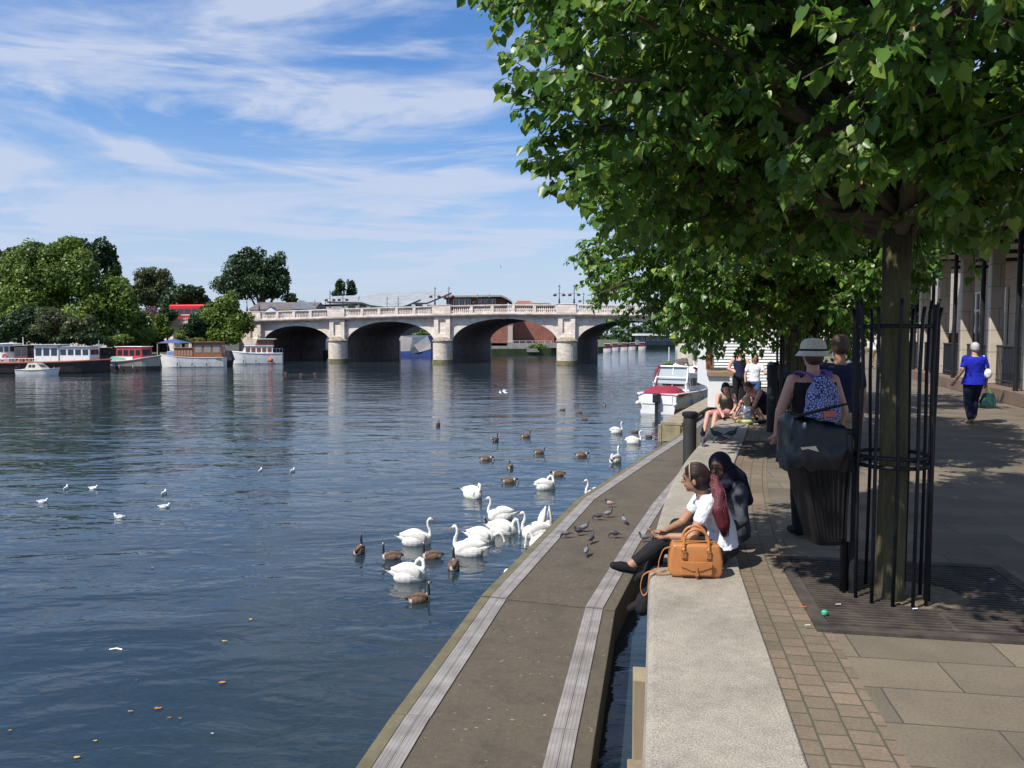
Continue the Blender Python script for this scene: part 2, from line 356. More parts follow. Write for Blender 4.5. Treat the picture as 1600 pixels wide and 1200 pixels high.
def fill_cop(m, base=(0.33, 0.29, 0.235), dark=(0.22, 0.19, 0.15)):
    t = m.node_tree; b = bsdf(m); b.inputs['Roughness'].default_value = 0.85
    tcn = N(t, 'ShaderNodeTexCoord')
    n1 = N(t, 'ShaderNodeTexNoise'); n1.inputs['Scale'].default_value = 1.3; n1.inputs['Detail'].default_value = 10; n1.inputs['Roughness'].default_value = 0.7
    n2 = N(t, 'ShaderNodeTexNoise'); n2.inputs['Scale'].default_value = 130; n2.inputs['Detail'].default_value = 3
    vo = N(t, 'ShaderNodeTexVoronoi'); vo.inputs['Scale'].default_value = 55
    n3 = N(t, 'ShaderNodeTexNoise'); n3.inputs['Scale'].default_value = 14; n3.inputs['Detail'].default_value = 6
    for n in (n1, n2, vo, n3): t.links.new(tcn.outputs['Object'], n.inputs['Vector'])
    rp = N(t, 'ShaderNodeValToRGB'); e = rp.color_ramp.elements; e[0].position = 0.28; e[0].color = (*dark, 1); e[1].position = 0.5; e[1].color = (*base, 1)
    x = e.new(0.72); x.color = (base[0] * 1.15, base[1] * 1.13, base[2] * 1.1, 1)
    t.links.new(n1.outputs[0], rp.inputs[0])
    k = N(t, 'ShaderNodeMapRange'); k.inputs[1].default_value = 0.3; k.inputs[2].default_value = 0.7; k.inputs[3].default_value = 0.52; k.inputs[4].default_value = 1.32
    t.links.new(n2.outputs[0], k.inputs[0])
    k3 = N(t, 'ShaderNodeMapRange'); k3.inputs[1].default_value = 0.3; k3.inputs[2].default_value = 0.62; k3.inputs[3].default_value = 0.86; k3.inputs[4].default_value = 1.04
    t.links.new(n3.outputs[0], k3.inputs[0])
    sc = N(t, 'ShaderNodeVectorMath', operation='SCALE'); t.links.new(rp.outputs[0], sc.inputs[0]); t.links.new(M(t, 'MULTIPLY', k.outputs[0], k3.outputs[0]), sc.inputs['Scale'])
    t.links.new(sc.outputs[0], b.inputs['Base Color'])
    bp = N(t, 'ShaderNodeBump'); bp.inputs['Strength'].default_value = 0.45; bp.inputs['Distance'].default_value = 0.008
    t.links.new(M(t, 'ADD', n2.outputs[0], M(t, 'MULTIPLY', vo.outputs[0], 0.5)), bp.inputs['Height']); t.links.new(bp.outputs[0], b.inputs['Normal'])
fill_cop(M_cop); add_specks(M_cop, (0.12, 0.105, 0.085), 9.0, 0.03, (1, 1, 1), 0.5)
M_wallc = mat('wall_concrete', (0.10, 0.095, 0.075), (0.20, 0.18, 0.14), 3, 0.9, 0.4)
rw = empty('river_wall', (0, 0, 0), 0, 'low concrete riverside wall with broad pale coping curving along the promenade edge', 'wall')
cm_ = MB(); sweep(wl, [(0.05, -0.165), (0.0, -0.165), (0.0, -0.035), (0.012, 0.005), (0.04, 0.026), (0.08, 0.030), (0.35, 0.031), (0.645, 0.030), (0.655, 0.02), (0.655, -0.05)], cm_)
cm_.build('coping', M_cop, rw, smooth=False)
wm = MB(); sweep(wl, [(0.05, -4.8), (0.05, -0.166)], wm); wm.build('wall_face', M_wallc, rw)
M_timber = mat('weathered_timber', (0.16, 0.12, 0.07), (0.30, 0.24, 0.15), 3, 0.85, 0.3, stretch=(1, 1, 0.2))
for (px, py, z1, n) in ((1, 3.75, -0.35, 0), (1, 4.7, -0.3, 0)):
    i = min(range(len(wl)), key=lambda i: abs(wl[i].y - py)); p = wl[i]
    f = MB(); f.box((p.x - 0.02, p.y, (z1 - 3.4) / 2), (0.12, 0.2, z1 + 3.4), rz=R(-8))
    f.build('fender_post', M_timber, rw, bevel=0.008)
# pontoon ---------------------------------------------------------------
M_deck = bpy.data.materials.new('pontoon_grit_surface'); M_deck.use_nodes = True
fill_cop(M_deck, (0.100, 0.080, 0.054), (0.062, 0.050, 0.035))
add_specks(M_deck, (0.50, 0.45, 0.36), 9.0, 0.042, (1, 2.4, 1), 0.30)
M_edge = mat('mossy_concrete_edge', (0.095, 0.085, 0.045), (0.16, 0.135, 0.08), 3, 0.9, 0.3)
def board_material():
    m = bpy.data.materials.new('grooved_grip_boards'); m.use_nodes = True; t = m.node_tree; b = bsdf(m); b.inputs['Roughness'].default_value = 0.7
    tcn = N(t, 'ShaderNodeTexCoord'); sp_ = N(t, 'ShaderNodeSeparateXYZ'); t.links.new(tcn.outputs['UV'], sp_.inputs[0])
    s1 = M(t, 'FRACT', M(t, 'MULTIPLY', sp_.outputs[0], 1 / 0.036)); g1 = M(t, 'LESS_THAN', s1, 0.2)
    s2 = M(t, 'FRACT', M(t, 'MULTIPLY', sp_.outputs[0], 1 / 0.125)); g2 = M(t, 'LESS_THAN', s2, 0.07)
    n1 = N(t, 'ShaderNodeTexNoise'); n1.inputs['Scale'].default_value = 3; n1.inputs['Detail'].default_value = 8; t.links.new(tcn.outputs['Object'], n1.inputs['Vector'])
    rp = N(t, 'ShaderNodeValToRGB'); rp.color_ramp.elements[0].color = (0.17, 0.155, 0.14, 1); rp.color_ramp.elements[1].color = (0.31, 0.285, 0.265, 1)
    rp.color_ramp.elements[0].position = 0.3; rp.color_ramp.elements[1].position = 0.7
    t.links.new(n1.outputs[0], rp.inputs[0])
    k = M(t, 'SUBTRACT', 1.0, M(t, 'MAXIMUM', M(t, 'MULTIPLY', g1, 0.32), M(t, 'MULTIPLY', g2, 0.75)))
    sc = N(t, 'ShaderNodeVectorMath', operation='SCALE'); t.links.new(rp.outputs[0], sc.inputs[0]); t.links.new(k, sc.inputs['Scale']); t.links.new(sc.outputs[0], b.inputs['Base Color'])
    return m
M_board = board_material()
pn = empty('pontoon_walkway', (0, 8, PZ), 0, 'long floating walkway with two pale grooved grip strips bending along the river wall', 'pontoon')
LP = [(-2.3, 1.6), (-1.19, 7.8), (-0.45, 11.4), (0.6, 15.1), (1.55, 18.4), (3.9, 24.2), (6.3, 30.0), (11.3, 44.0)]
RP = [(-0.28, 1.2), (0.80, 7.42), (1.42, 10.8), (2.55, 14.5), (3.60, 17.75), (5.6, 23.4), (8.1, 29.0), (12.6, 43.4)]
for i in range(len(LP) - 1):
    a, b_, c, d = [Vector((*q, 0)) for q in (LP[i], RP[i], RP[i + 1], LP[i + 1])]
    g = 0.012; ua = (d - a).normalized() * g; ub = (c - b_).normalized() * g; dz = (0.0, -0.008, 0.004)[i % 3]
    a, b_, c, d = a + ua, b_ + ub, c - ub, d - ua
    def lerp(s_, u): # s_ along, u metres across from the left (neg = from the right)
        l = a.lerp(d, s_); r = b_.lerp(c, s_); w_ = (r - l); 
        return l + w_.normalized() * (u if u >= 0 else w_.length + u)
    s = MB(); A, B, C, D = [Vector((q.x, q.y, PZ + dz)) - pn.location for q in (a, b_, c, d)]
    lo = Vector((0, 0, -0.62)); s.add([A, B, C, D, A + lo, B + lo, C + lo, D + lo], [(0, 1, 2, 3), (0, 4, 5, 1), (1, 5, 6, 2), (2, 6, 7, 3), (3, 7, 4, 0)])
    sec = s.build('deck_section', M_deck, pn, bevel=0.012)
    def strip(u0, u1, nm, m_, h):
        q = MB(); pts = [lerp(0, u0), lerp(0, u1), lerp(1, u1), lerp(1, u0)]
        L_ = (pts[3] - pts[0]).length; t_ = [Vector((v.x, v.y, PZ + dz + h)) - pn.location for v in pts]; bt = [v - Vector((0, 0, h + 0.002)) for v in t_]
        q.add(t_ + bt, [(0, 1, 2, 3), (0, 4, 5, 1), (1, 5, 6, 2), (2, 6, 7, 3), (3, 7, 4, 0)], [((0.004, 0), (0.254, 0), (0.254, L_), (0.004, L_))] + [((0.05, 0),) * 4] * 4)
        q.build(nm, m_, sec)
    strip(0.14, 0.39, 'grip_strip', M_board, 0.012); strip(-0.42, -0.17, 'grip_strip', M_board, 0.012)
    strip(0.0, 0.13, 'mossy_edge', M_edge, 0.005)
# steel pile, bollard, timber jetty beam ------------------------------------
M_blk = mat('black_painted_steel', (0.009, 0.010, 0.013), (0.022, 0.022, 0.026), 8, 0.5, 0.1, spec=.25, stretch=(1, 1, .3))
pl = empty('mooring_pile', (3.80, 17.0, WZ - 2), 0, 'thick black mooring pile with flat cap standing between floating walkway and river wall', 'pile')
q = MB(); q.lathe([(0.14, 0), (0.14, 4.5)], n=24); q.build('pile_shaft', mat('tarred_pile', (0.012, 0.016, 0.016), (0.05, 0.05, 0.04), 5, 0.6, 0.3, stretch=(1, 1, .2)), pl, smooth=False)
q = MB(); q.lathe([(0.12, 4.5), (0.165, 4.5), (0.17, 4.54), (0.165, 4.58), (0.13, 4.6), (0.0, 4.605)], n=24); q.build('cap', M_blk, pl)
b_ = P(1205, 675); bo = empty('bollard', b_, 0, 'tall black round bollard standing on the promenade beside the family group', 'bollard')
q = MB(); q.lathe([(0.085, 0.004), (0.085, 1.12)], n=20); q.build('post', M_blk, bo)
q = MB(); q.lathe([(0.085, 1.12), (0.095, 1.13), (0.095, 1.17), (0.07, 1.2), (0.0, 1.215)], n=20); q.build('cap', M_blk, bo)
jt = empty('timber_fender', (5.9, 31.6, WZ), 0, 'weathered timber fender jetty with upright posts at the far end of the walkway', 'jetty')
a = Vector((0, 0, 0)); d = Vector((5.1, 12.9, 0)); dn = d.normalized(); nr = Vector((dn.y, -dn.x, 0)); rz = math.atan2(dn.x, dn.y)
M_tim2 = mat('jetty_timber', (0.20, 0.16, 0.11), (0.34, 0.28, 0.19), 2.5, 0.85, 0.3)
q = MB(); c = d / 2 + nr * 0.42; q.box((c.x, c.y, 0.72), (0.85, 13.9, 0.12), rz=-rz); q.build('top_planks', M_tim2, jt, bevel=0.01)
for k_ in range(8):
    c = dn * (k_ * 1.83 + 0.05) - nr * 0.02; q = MB(); q.box((c.x, c.y, 0.02), (0.14, 0.2, 1.3), rz=-rz); q.build('post', M_tim2, jt, bevel=0.01)
q = MB(); c = nr * 0.42; q.box((c.x, c.y - .02, 0.33), (0.72, 0.06, 0.62), rz=-rz); q.box((c.x + 0.39, c.y - .05, 0.2), (0.12, 0.14, 0.9), rz=-rz); q.build('end_boards', mat('green_timber', (0.19, 0.17, 0.09), (0.30, 0.26, 0.15), 3, 0.9), jt)
q = MB(); c = d / 2 + nr * 0.06; q.box((c.x, c.y, 0.33), (0.06, 13.4, 0.5), rz=-rz); q.build('side_boards', MATS['green_timber'], jt)
# ================================================================== BRIDGE
def stone_mat(name, ca, cb, cm, bw=0.95, rh=0.38, rough=0.85, stain=0.35):
    m = bpy.data.materials.new(name); m.use_nodes = True; t = m.node_tree; b = bsdf(m); b.inputs['Roughness'].default_value = rough
    tcn = N(t, 'ShaderNodeTexCoord'); mp = N(t, 'ShaderNodeMapping'); mp.inputs['Rotation'].default_value = (R(90), 0, 0)
    t.links.new(tcn.outputs['Object'], mp.inputs[0])
    br = N(t, 'ShaderNodeTexBrick'); br.inputs['Scale'].default_value = 1; br.inputs['Brick Width'].default_value = bw; br.inputs['Row Height'].default_value = rh
    br.inputs['Mortar Size'].default_value = 0.014; br.inputs['Color1'].default_value = (*ca, 1); br.inputs['Color2'].default_value = (*cb, 1); br.inputs['Mortar'].default_value = (*cm, 1)
    t.links.new(mp.outputs[0], br.inputs['Vector'])
    n1 = N(t, 'ShaderNodeTexNoise'); n1.inputs['Scale'].default_value = 0.9; n1.inputs['Detail'].default_value = 9; n1.inputs['Roughness'].default_value = 0.7
    t.links.new(tcn.outputs['Object'], n1.inputs['Vector'])
    k = N(t, 'ShaderNodeMapRange'); k.inputs[1].default_value = 0.3; k.inputs[2].default_value = 0.65; k.inputs[3].default_value = 1 - stain; k.inputs[4].default_value = 1.1
    t.links.new(n1.outputs[0], k.inputs[0])
    sc = N(t, 'ShaderNodeVectorMath', operation='SCALE'); t.links.new(br.outputs['Color'], sc.inputs[0]); t.links.new(k.outputs[0], sc.inputs['Scale'])
    t.links.new(sc.outputs[0], b.inputs['Base Color'])
    return m
M_port = stone_mat('portland_stone', (0.68, 0.575, 0.49), (0.79, 0.69, 0.60), (0.40, 0.34, 0.29))
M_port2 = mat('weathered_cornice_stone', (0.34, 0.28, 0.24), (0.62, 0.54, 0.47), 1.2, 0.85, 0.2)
M_ring = stone_mat('arch_ring_stone', (0.68, 0.59, 0.51), (0.76, 0.68, 0.60), (0.5, 0.44, 0.38), 3, 3)
M_base = mat('pier_base_stone', (0.42, 0.37, 0.29), (0.66, 0.58, 0.50), 1.6, 0.85, 0.2, stretch=(1, 1, 2))
M_algae = mat('algae_stone', (0.09, 0.085, 0.03), (0.20, 0.17, 0.10), 2, 0.8)
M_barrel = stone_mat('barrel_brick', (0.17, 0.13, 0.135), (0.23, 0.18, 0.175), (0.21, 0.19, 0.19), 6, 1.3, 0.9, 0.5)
M_asph = mat('asphalt', (0.05, 0.05, 0.05), (0.07, 0.07, 0.068), 3, 0.9)
br_ = empty('stone_bridge', (-10.0, 116.8, WZ), R(-14), 'long pale stone bridge of low arches with balustrade crossing the river', 'bridge')
BU = [-30.6, -16.6, 0, 18.3, 34.9, 51.0]; CROWN = [5.5, 6.1, 6.45, 6.1, 5.6]; HP = 1.32; BW = 20.5; ZS = 2.7
def zc(u): return float(np.interp(u, [-90, -70, -45, -30.6, -16.6, 0, 9, 18.3, 35, 60, 110], [4.2, 5.0, 6.0, 6.4, 6.78, 7.1, 7.2, 7.12, 6.78, 6.2, 5.2]))
def acurve(a, b, crown, n=40, zs=ZS):
    mid = (a + b) / 2; h = (b - a) / 2; out_ = []
    for i in range(n + 1):
        t = math.pi * (1 - i / n); x = mid + h * math.cos(t)
        out_.append((x, zs + (crown - zs) * math.sin(t) ** 0.92))
    return out_
arches = [(BU[i] + HP, BU[i + 1] - HP, CROWN[i], ZS) for i in range(5)] + [(-58.0, -46.0, 4.6, 1.6)]
def span(u0, u1, arch=None):
    """spandrel walls, barrel between u0 and u1"""
    cols_ = [(u0, -3.0)]
    if arch:
        a, b, c, zs = arch; cv = acurve(a, b, c, 40, zs); cols_ += [(a - 1e-4, -3.0)] + cv + [(b + 1e-4, -3.0)]
    cols_ += [(u1, -3.0)]
    for v, fl in ((0, 0), (BW, 1)):
        s = MB()
        for (x0, z0), (x1, z1) in zip(cols_[:-1], cols_[1:]):
            if x1 - x0 < 1e-3: continue
            q = [(x0, v, z0), (x1, v, z1), (x1, v, zc(x1)), (x0, v, zc(x0))]
            s.quad(*(q if not fl else q[::-1]))
        s.build('spandrel_wall', M_port, br_)
    s = MB()
    if arch:
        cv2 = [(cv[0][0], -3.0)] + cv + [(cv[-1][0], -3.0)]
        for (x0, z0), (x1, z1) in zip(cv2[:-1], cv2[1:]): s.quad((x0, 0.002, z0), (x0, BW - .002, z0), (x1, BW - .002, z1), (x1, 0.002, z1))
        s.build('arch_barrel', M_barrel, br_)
        for v0, v1 in ((-0.07, 0.0), (BW, BW + 0.07)):
            s = MB(); mid = (a + b) / 2; nvo = 46
            for i in range(nvo):
                g = 0.06 / nvo
                ts = [math.pi * (1 - (i + g * 3) / nvo), math.pi * (1 - (i + 1 - g * 3) / nvo)]; ring = []
                for t in ts:
                    for ex in (0.004, 0.78):
                        ring.append((mid + ((b - a) / 2 + ex) * math.cos(t), zs + (c - zs + ex) * max(math.sin(t), 0) ** 0.92))
                p = [(ring[k_][0], ring[k_][1]) for k_ in (0, 1, 3, 2)]
                s.extrude(p, v0, v1)
            s.build('arch_ring', M_ring, br_)
        if abs(c - 6.45) < .01:
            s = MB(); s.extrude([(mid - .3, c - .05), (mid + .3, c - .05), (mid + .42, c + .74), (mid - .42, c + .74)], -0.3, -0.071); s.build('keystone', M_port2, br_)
span(-90, -58.6); span(-58.6, -45.4, arches[5]); span(-45.4, BU[0])
for i in range(5): span(BU[i], BU[i + 1], arches[i])
span(BU[5], 110)
for i, u in enumerate(BU):
    s = MB(); r = 1.42
    if 1 <= i <= 4:
        for v0, sg in ((0, -1), (BW, 1)):
            s = MB()
            pts = [(u - r, v0 - sg * .001)] + [(u + r * math.cos(t) * -1, v0 + sg * (0.35 + r * math.sin(t))) for t in np.linspace(0, math.pi, 17)] + [(u + r, v0 - sg * .001)]
            if sg > 0: pts = pts[::-1]
            s.prism(pts, -3.0, 3.15); s.build('cutwater', M_base, br_)
        s = MB()
        pts = [(u - r - .12, -.01)] + [(u - (r + .12) * math.cos(t), -(0.42 + r * math.sin(t))) for t in np.linspace(0, math.pi, 17)] + [(u + r + .12, -.01)]
        s.prism(pts, -3.0, 0.55); s.build('pier_footing', M_algae, br_)
        s = MB()
        rings = []
        for k_, (sc_, z) in enumerate(((1.1, 3.15), (1.12, 3.3), (0.98, 3.48), (0.7, 3.72), (0.3, 3.88))):
            rings.append([(u - r * sc_ * math.cos(t), -(0.3 * sc_ + r * sc_ * math.sin(t)) + 0.002, z) for t in np.linspace(0, math.pi, 15)])
        vs = [p for rr in rings for p in rr]; n = 15
        fs = [(a * n + b, a * n + b + 1, (a + 1) * n + b + 1, (a + 1) * n + b) for a in range(len(rings) - 1) for b in range(n - 1)] + [tuple(range(60, 75))]
        s.add(vs, fs); s.build('cutwater_cap', mat('mossy_cap_stone', (0.15, 0.13, 0.07), (0.36, 0.31, 0.24), 2, .9), br_)
    # pilaster with recessed panel, front
    z0 = 3.5 if 1 <= i <= 4 else -2.5; z1 = zc(u) - 0.42; hw = 1.22
    s = MB(); s.box((u, -0.2, (z0 + z1) / 2), (hw * 2 - 0.02, 0.36, z1 - z0))
    pw, pz0, pz1 = 0.56, z1 - 2.35, z1 - 0.35
    for (a, b, c, d) in ((-hw, hw, z0, pz0), (-hw, hw, pz1, z1), (-hw, -pw, pz0, pz1), (pw, hw, pz0, pz1)):
        s.box((u + (a + b) / 2, -0.5, (c + d) / 2), (b - a, 0.26, d - c))
    s.build('pilaster', M_port, br_, bevel=0.02, seg=1)
# cornice, plinth, rail
US = list(np.arange(-90, 110.1, 2.0))
def course(prof, nm, mtl, sides=(0, 1)):
    s = MB()
    for sd in sides:
        vs = []; m_ = len(prof)
        for u in US:
            for (v, z) in prof: vs.append((u, v if sd == 0 else BW - v, zc(u) + z))
        fs = [(i * m_ + j, (i + 1) * m_ + j, (i + 1) * m_ + (j + 1) % m_, i * m_ + (j + 1) % m_) for i in range(len(US) - 1) for j in range(m_)]
        if sd == 1: fs = [f[::-1] for f in fs]
        s.add(vs, fs)
    s.build(nm, mtl, br_)
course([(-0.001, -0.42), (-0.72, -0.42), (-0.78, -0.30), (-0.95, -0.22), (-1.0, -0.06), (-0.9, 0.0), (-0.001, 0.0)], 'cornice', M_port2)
course([(-0.85, 0.003), (-0.85, 0.16), (-0.35, 0.16), (-0.35, 0.003)], 'parapet_plinth', M_port)
course([(-0.86, 1.09), (-0.88, 1.22), (-0.84, 1.25), (-0.36, 1.25), (-0.32, 1.22), (-0.34, 1.09)], 'parapet_rail', M_port)
s = MB()
for a, b in zip(US[:-1], US[1:]): s.quad((a, -.3, zc(a) + .05), (b, -.3, zc(b) + .05), (b, BW + .3, zc(b) + .05), (a, BW + .3, zc(a) + .05)); s.quad((a, .01, zc(a) - .5), (a, BW - .01, zc(a) - .5), (b, BW - .01, zc(b) - .5), (b, .01, zc(b) - .5))
s.build('carriageway', M_asph, br_)
bp_ = [(0.11, 0.0), (0.11, 0.06), (0.06, 0.12), (0.105, 0.33), (0.11, 0.42), (0.07, 0.60), (0.055, 0.74), (0.095, 0.84), (0.11, 0.88), (0.11, 0.93)]
for i in range(7):
    U0 = ([-72] + BU)[i]; U1 = (BU + [80])[i]; lo_, hi_ = U0 + (1.45 if i else 0), U1 - (1.45 if i < 6 else 0)
    nb = max(1, round((hi_ - lo_) / 3.0)); bw = (hi_ - lo_) / nb
    for v in (-0.6, BW + 0.6):
        s = MB(); dd = s
        for k_ in range(nb):
            c0 = lo_ + k_ * bw
            if k_: dd.box((c0, v, zc(c0) + 0.62), (0.42, 0.5, 0.93))
            nn = 9
            for j in range(nn):
                u = c0 + 0.36 + (bw - 0.72) * (j) / (nn - 1)
                s.lathe(bp_, (u, v, zc(u) + 0.16), n=6)
        s.build('balustrade', M_port, br_)
for u in BU:
    for v in (-0.62, BW + 0.62):
        s = MB(); s.box((u, v, zc(u) + 0.65), (2.8, 0.62, 1.26)); s.box((u, v, zc(u) + 1.3), (2.95, 0.74, 0.1)); s.build('pedestal', M_port, br_, bevel=0.02, seg=1)
# ---- street lamps and flower baskets on the bridge
M_lampblue = mat('dark_blue_iron', (0.01, 0.016, 0.035), (0.02, 0.03, 0.06), 6, 0.4)
M_lglass = mat('lantern_glass', (0.5, 0.5, 0.48), rough=0.15)
M_flower = mat('basket_flowers', (0.28, 0.03, 0.10), (0.05, 0.07, 0.03), 9, 0.9, lo=0.42, hi=0.55)
def bridge_lamp(loc, label, parent=None):
    l = empty('street_lamp', loc, R(-14), label, 'street lamp', 'ornate lamps along the bridge parapet')
    s = MB(); s.lathe([(0.16, 0), (0.16, 0.12), (0.12, 0.3), (0.09, 0.7), (0.055, 0.8), (0.05, 1.95), (0.08, 2.0), (0.04, 2.06)], n=10)
    s.tube([(-0.62, 0, 1.42), (0.62, 0, 1.42)], 0.02, 6); s.build('post', M_lampblue, l)
    s = MB(); s.lathe([(0.08, 2.06), (0.15, 2.38)], n=6); s.build('lantern', M_lglass, l)
    s = MB(); s.lathe([(0.17, 2.38), (0.12, 2.48), (0.03, 2.56), (0.02, 2.66)], n=6); s.build('lantern_cap', M_lampblue, l)
    return l
def bl(u, v, z): return br_.matrix_world @ Vector((u, v, z))
br_.matrix_basis = Matrix.Translation(Vector((-10.0, 116.8, WZ))) @ Matrix.Rotation(R(-14), 4, 'Z')
_m = br_.matrix_basis
names_ = ['boathouse end', 'first river pier', 'second river pier', 'third river pier', 'pier near the white hut']
proto = None
fb_proto = None
for i, u in enumerate(BU[:5]):
    for v, side in ((-0.62, 'near'), (BW + 0.62, 'far')):
        if i == 4 and v > 0: continue
        for du, lr in ((-1.05, 'left'), (1.05, 'right')):
            p = _m @ Vector((u + du, v, zc(u) + 1.352))
            lab = f'{lr} lamp of the {side} parapet pair above the {names_[i]}'
            if proto is None: o = proto = bridge_lamp(p, lab)
            else:
                o = copy_tree(proto); o.location = p; o['label'] = lab
            if i in (2, 3) or (i == 1 and v < 0):
                for dx, sd in ((-0.62, 'left'), (0.62, 'right')):
                    bp2 = p + Vector((dx * math.cos(R(14)), -dx * math.sin(R(14)), 1.2))
                    bl_ = f'round flower basket hanging on the {sd} arm of the {side} parapet {lr} lamp at the {names_[i]}'
                    bl_ = f'{sd} basket on {lr} lamp of {side} parapet, {names_[i]}'
                    if fb_proto is None:
                        s = MB(); rnd = random.Random(3)
                        s.sphere((0, 0, 0), (0.2, 0.2, 0.14), 10, 7)
                        for _ in range(90):
                            d = Vector((rnd.gauss(0, 1), rnd.gauss(0, 1), rnd.gauss(0.2, 0.8))).normalized(); c = Vector((d.x * .26, d.y * .26, d.z * .17)); t_ = d.orthogonal().normalized() * .07; b2 = d.cross(t_)
                            s.add([c + t_, c + b2, c - t_, c - b2], [(0, 1, 2, 3)])
                        s.tube([(0, 0, .1), (0, 0, .22)], .012, 4)
                        fb_proto = s.build('flower_basket', M_flower); f2 = fb_proto
                    else: f2 = fb_proto.copy(); col.objects.link(f2)
                    f2.location = bp2; tag(f2, bl_, 'flower basket', 'flower baskets on the bridge lamps')
# ================================================================== FAR BUILDINGS
M_zinc = mat('zinc_roof', (0.24, 0.26, 0.265), (0.33, 0.35, 0.35), 0.4, 0.6)
M_glassd = mat('dark_window_glass', (0.02, 0.03, 0.04), rough=0.08, spec=0.8)
M_redbrick = stone_mat('red_brick', (0.25, 0.075, 0.05), (0.33, 0.11, 0.075), (0.25, 0.16, 0.12), 0.45, 0.15)
M_white = mat('white_paint', (0.78, 0.78, 0.76), (0.70, 0.70, 0.67), 3, 0.5)
M_tile = stone_mat('grey_brown_tiles', (0.13, 0.105, 0.095), (0.18, 0.145, 0.13), (0.09, 0.08, 0.075), 0.6, 0.3)
M_redtile = stone_mat('red_roof_tiles', (0.30, 0.10, 0.06), (0.37, 0.14, 0.09), (0.2, 0.08, 0.05), 0.6, 0.3)
M_navy = mat('navy_paint', (0.02, 0.04, 0.14), (0.03, 0.05, 0.18), 3, 0.45)
def zat(py, d): return CH + (HZ - py) / F * d
def xat(px, d): return (px - 800) / F * d
def windows(parent, x0, x1, z0, z1, n, y, w_, h_, mtl=None, frame=None):
    for k in range(n):
        cx = x0 + (x1 - x0) * (k + .5) / n; cz = (z0 + z1) / 2
        s = MB(); s.box((cx, y - .04, cz), (w_, 0.06, h_)); o = s.build('window', mtl or M_glassd, parent)
        s = MB()
        for dx in (-w_ / 2, 0, w_ / 2): s.box((cx + dx, y - .09, cz), (.12, .08, h_ + .12))
        for dz in (-h_ / 2, h_ / 2): s.box((cx, y - .088, cz + dz), (w_ - .125, .07, .12))
        s.build('window_frame', frame or M_white, o)
# department store with curved metal roofs, d=175
D = 175.0
st = empty('department_store', (0, 0, 0), 0, 'large modern store with sweeping curved grey metal roofs rising behind the bridge', 'building')
s = MB(); s.box(((xat(545, D) + xat(700, D)) / 2, D + 12, (zat(478, D) - 1.2) / 2), (xat(700, D) - xat(545, D), 22, zat(478, D) + 1.2)); s.build('wall', mat('store_cladding', (0.10, 0.10, 0.11), (0.16, 0.15, 0.15), 0.3, 0.6), st)
def curved(name, pts, d0, d1, th, mtl, parent, din=0.0):
    """roof slab: pts = list of (px,py) at distance d0 extruded to d1"""
    s = MB(); top = [(xat(a, d0), zat(b, d0)) for a, b in pts]; n = len(top)
    s.extrude(top + [(x, z - th) for x, z in top[::-1]], d0, d1); return s.build(name, mtl, parent)
def roof2(name, top, bot, dt, db, mtl, parent, n=16, sag=0.0):
    def res(pts):
        xs = [p[0] for p in pts]; t = np.linspace(0, 1, len(pts)); u = np.linspace(0, 1, n)
        return list(zip(np.interp(u, t, xs), np.interp(u, t, [p[1] for p in pts])))
    T, B = res(top), res(bot); s = MB(); vs = []
    for (a, b), (c, e) in zip(T, B):
        for k in range(5):
            f = k / 4; d = db + (dt - db) * f; x = xat(c, db) * (1 - f) + xat(a, dt) * f; z = zat(e, db) * (1 - f) + zat(b, dt) * f + sag * math.sin(math.pi * f)
            vs.append((x, d, z))
    m_ = len(vs); vs += [(x, y, z - .38) for x, y, z in vs]; fs = []
    for i in range(n - 1):
        for k in range(4):
            a = i * 5 + k; fs.append((a, a + 5, a + 6, a + 1)); fs.append((m_ + a, m_ + a + 1, m_ + a + 6, m_ + a + 5))
        a = i * 5; fs.append((a, m_ + a, m_ + a + 5, a + 5)); a += 4; fs.append((a, a + 5, m_ + a + 5, m_ + a))
    for a0 in (0, (n - 1) * 5):
        for k in range(4): fs.append((a0 + k, a0 + k + 1, m_ + a0 + k + 1, m_ + a0 + k))
    s.add(vs, fs); s.m = [0 if max(f) < m_ else 1 for f in fs]; return s.build(name, [mtl, mat('roof_edge', (.035, .04, .05), rough=.6)], parent)
roof2('upper_roof', [(560, 462), (575, 459.2), (610, 457.8), (650, 456.6), (690, 455.6), (706, 455.2)], [(545, 474), (580, 473), (620, 473), (640, 473.5), (668, 473), (706, 457)], 198, 176, M_zinc, st)
roof2('left_roof', [(492, 476.5), (500, 474), (508, 470.8), (516, 466.5), (523, 463), (562, 461.8)], [(492, 477.5), (508, 476.5), (520, 476), (530, 475.8), (540, 475.5), (560, 475)], 192, 174, M_zinc, st)
roof2('lower_roof', [(512, 471), (560, 470), (600, 469), (640, 468), (657, 467)], [(566, 472.5), (580, 477), (602, 479.6), (632, 478.5), (658, 467.6)], 173, 167, M_zinc, st)
s = MB()
p = [(xat(492, 173), zat(486, 173)), (xat(492, 173), zat(477, 173)), (xat(560, 173), zat(470.4, 173)), (xat(640, 173), zat(469, 173)), (xat(640, 173), zat(486, 173))]
s.extrude(p, 174, 175); s.build('pale_fascia', mat('pale_cladding', (0.28, 0.30, 0.33), (0.34, 0.36, 0.38), .5, .5), st)
windows(st, xat(545, D), xat(700, D), zat(483, D), zat(477, D), 9, 175.0 - 2.0, 1.5, 1.0)
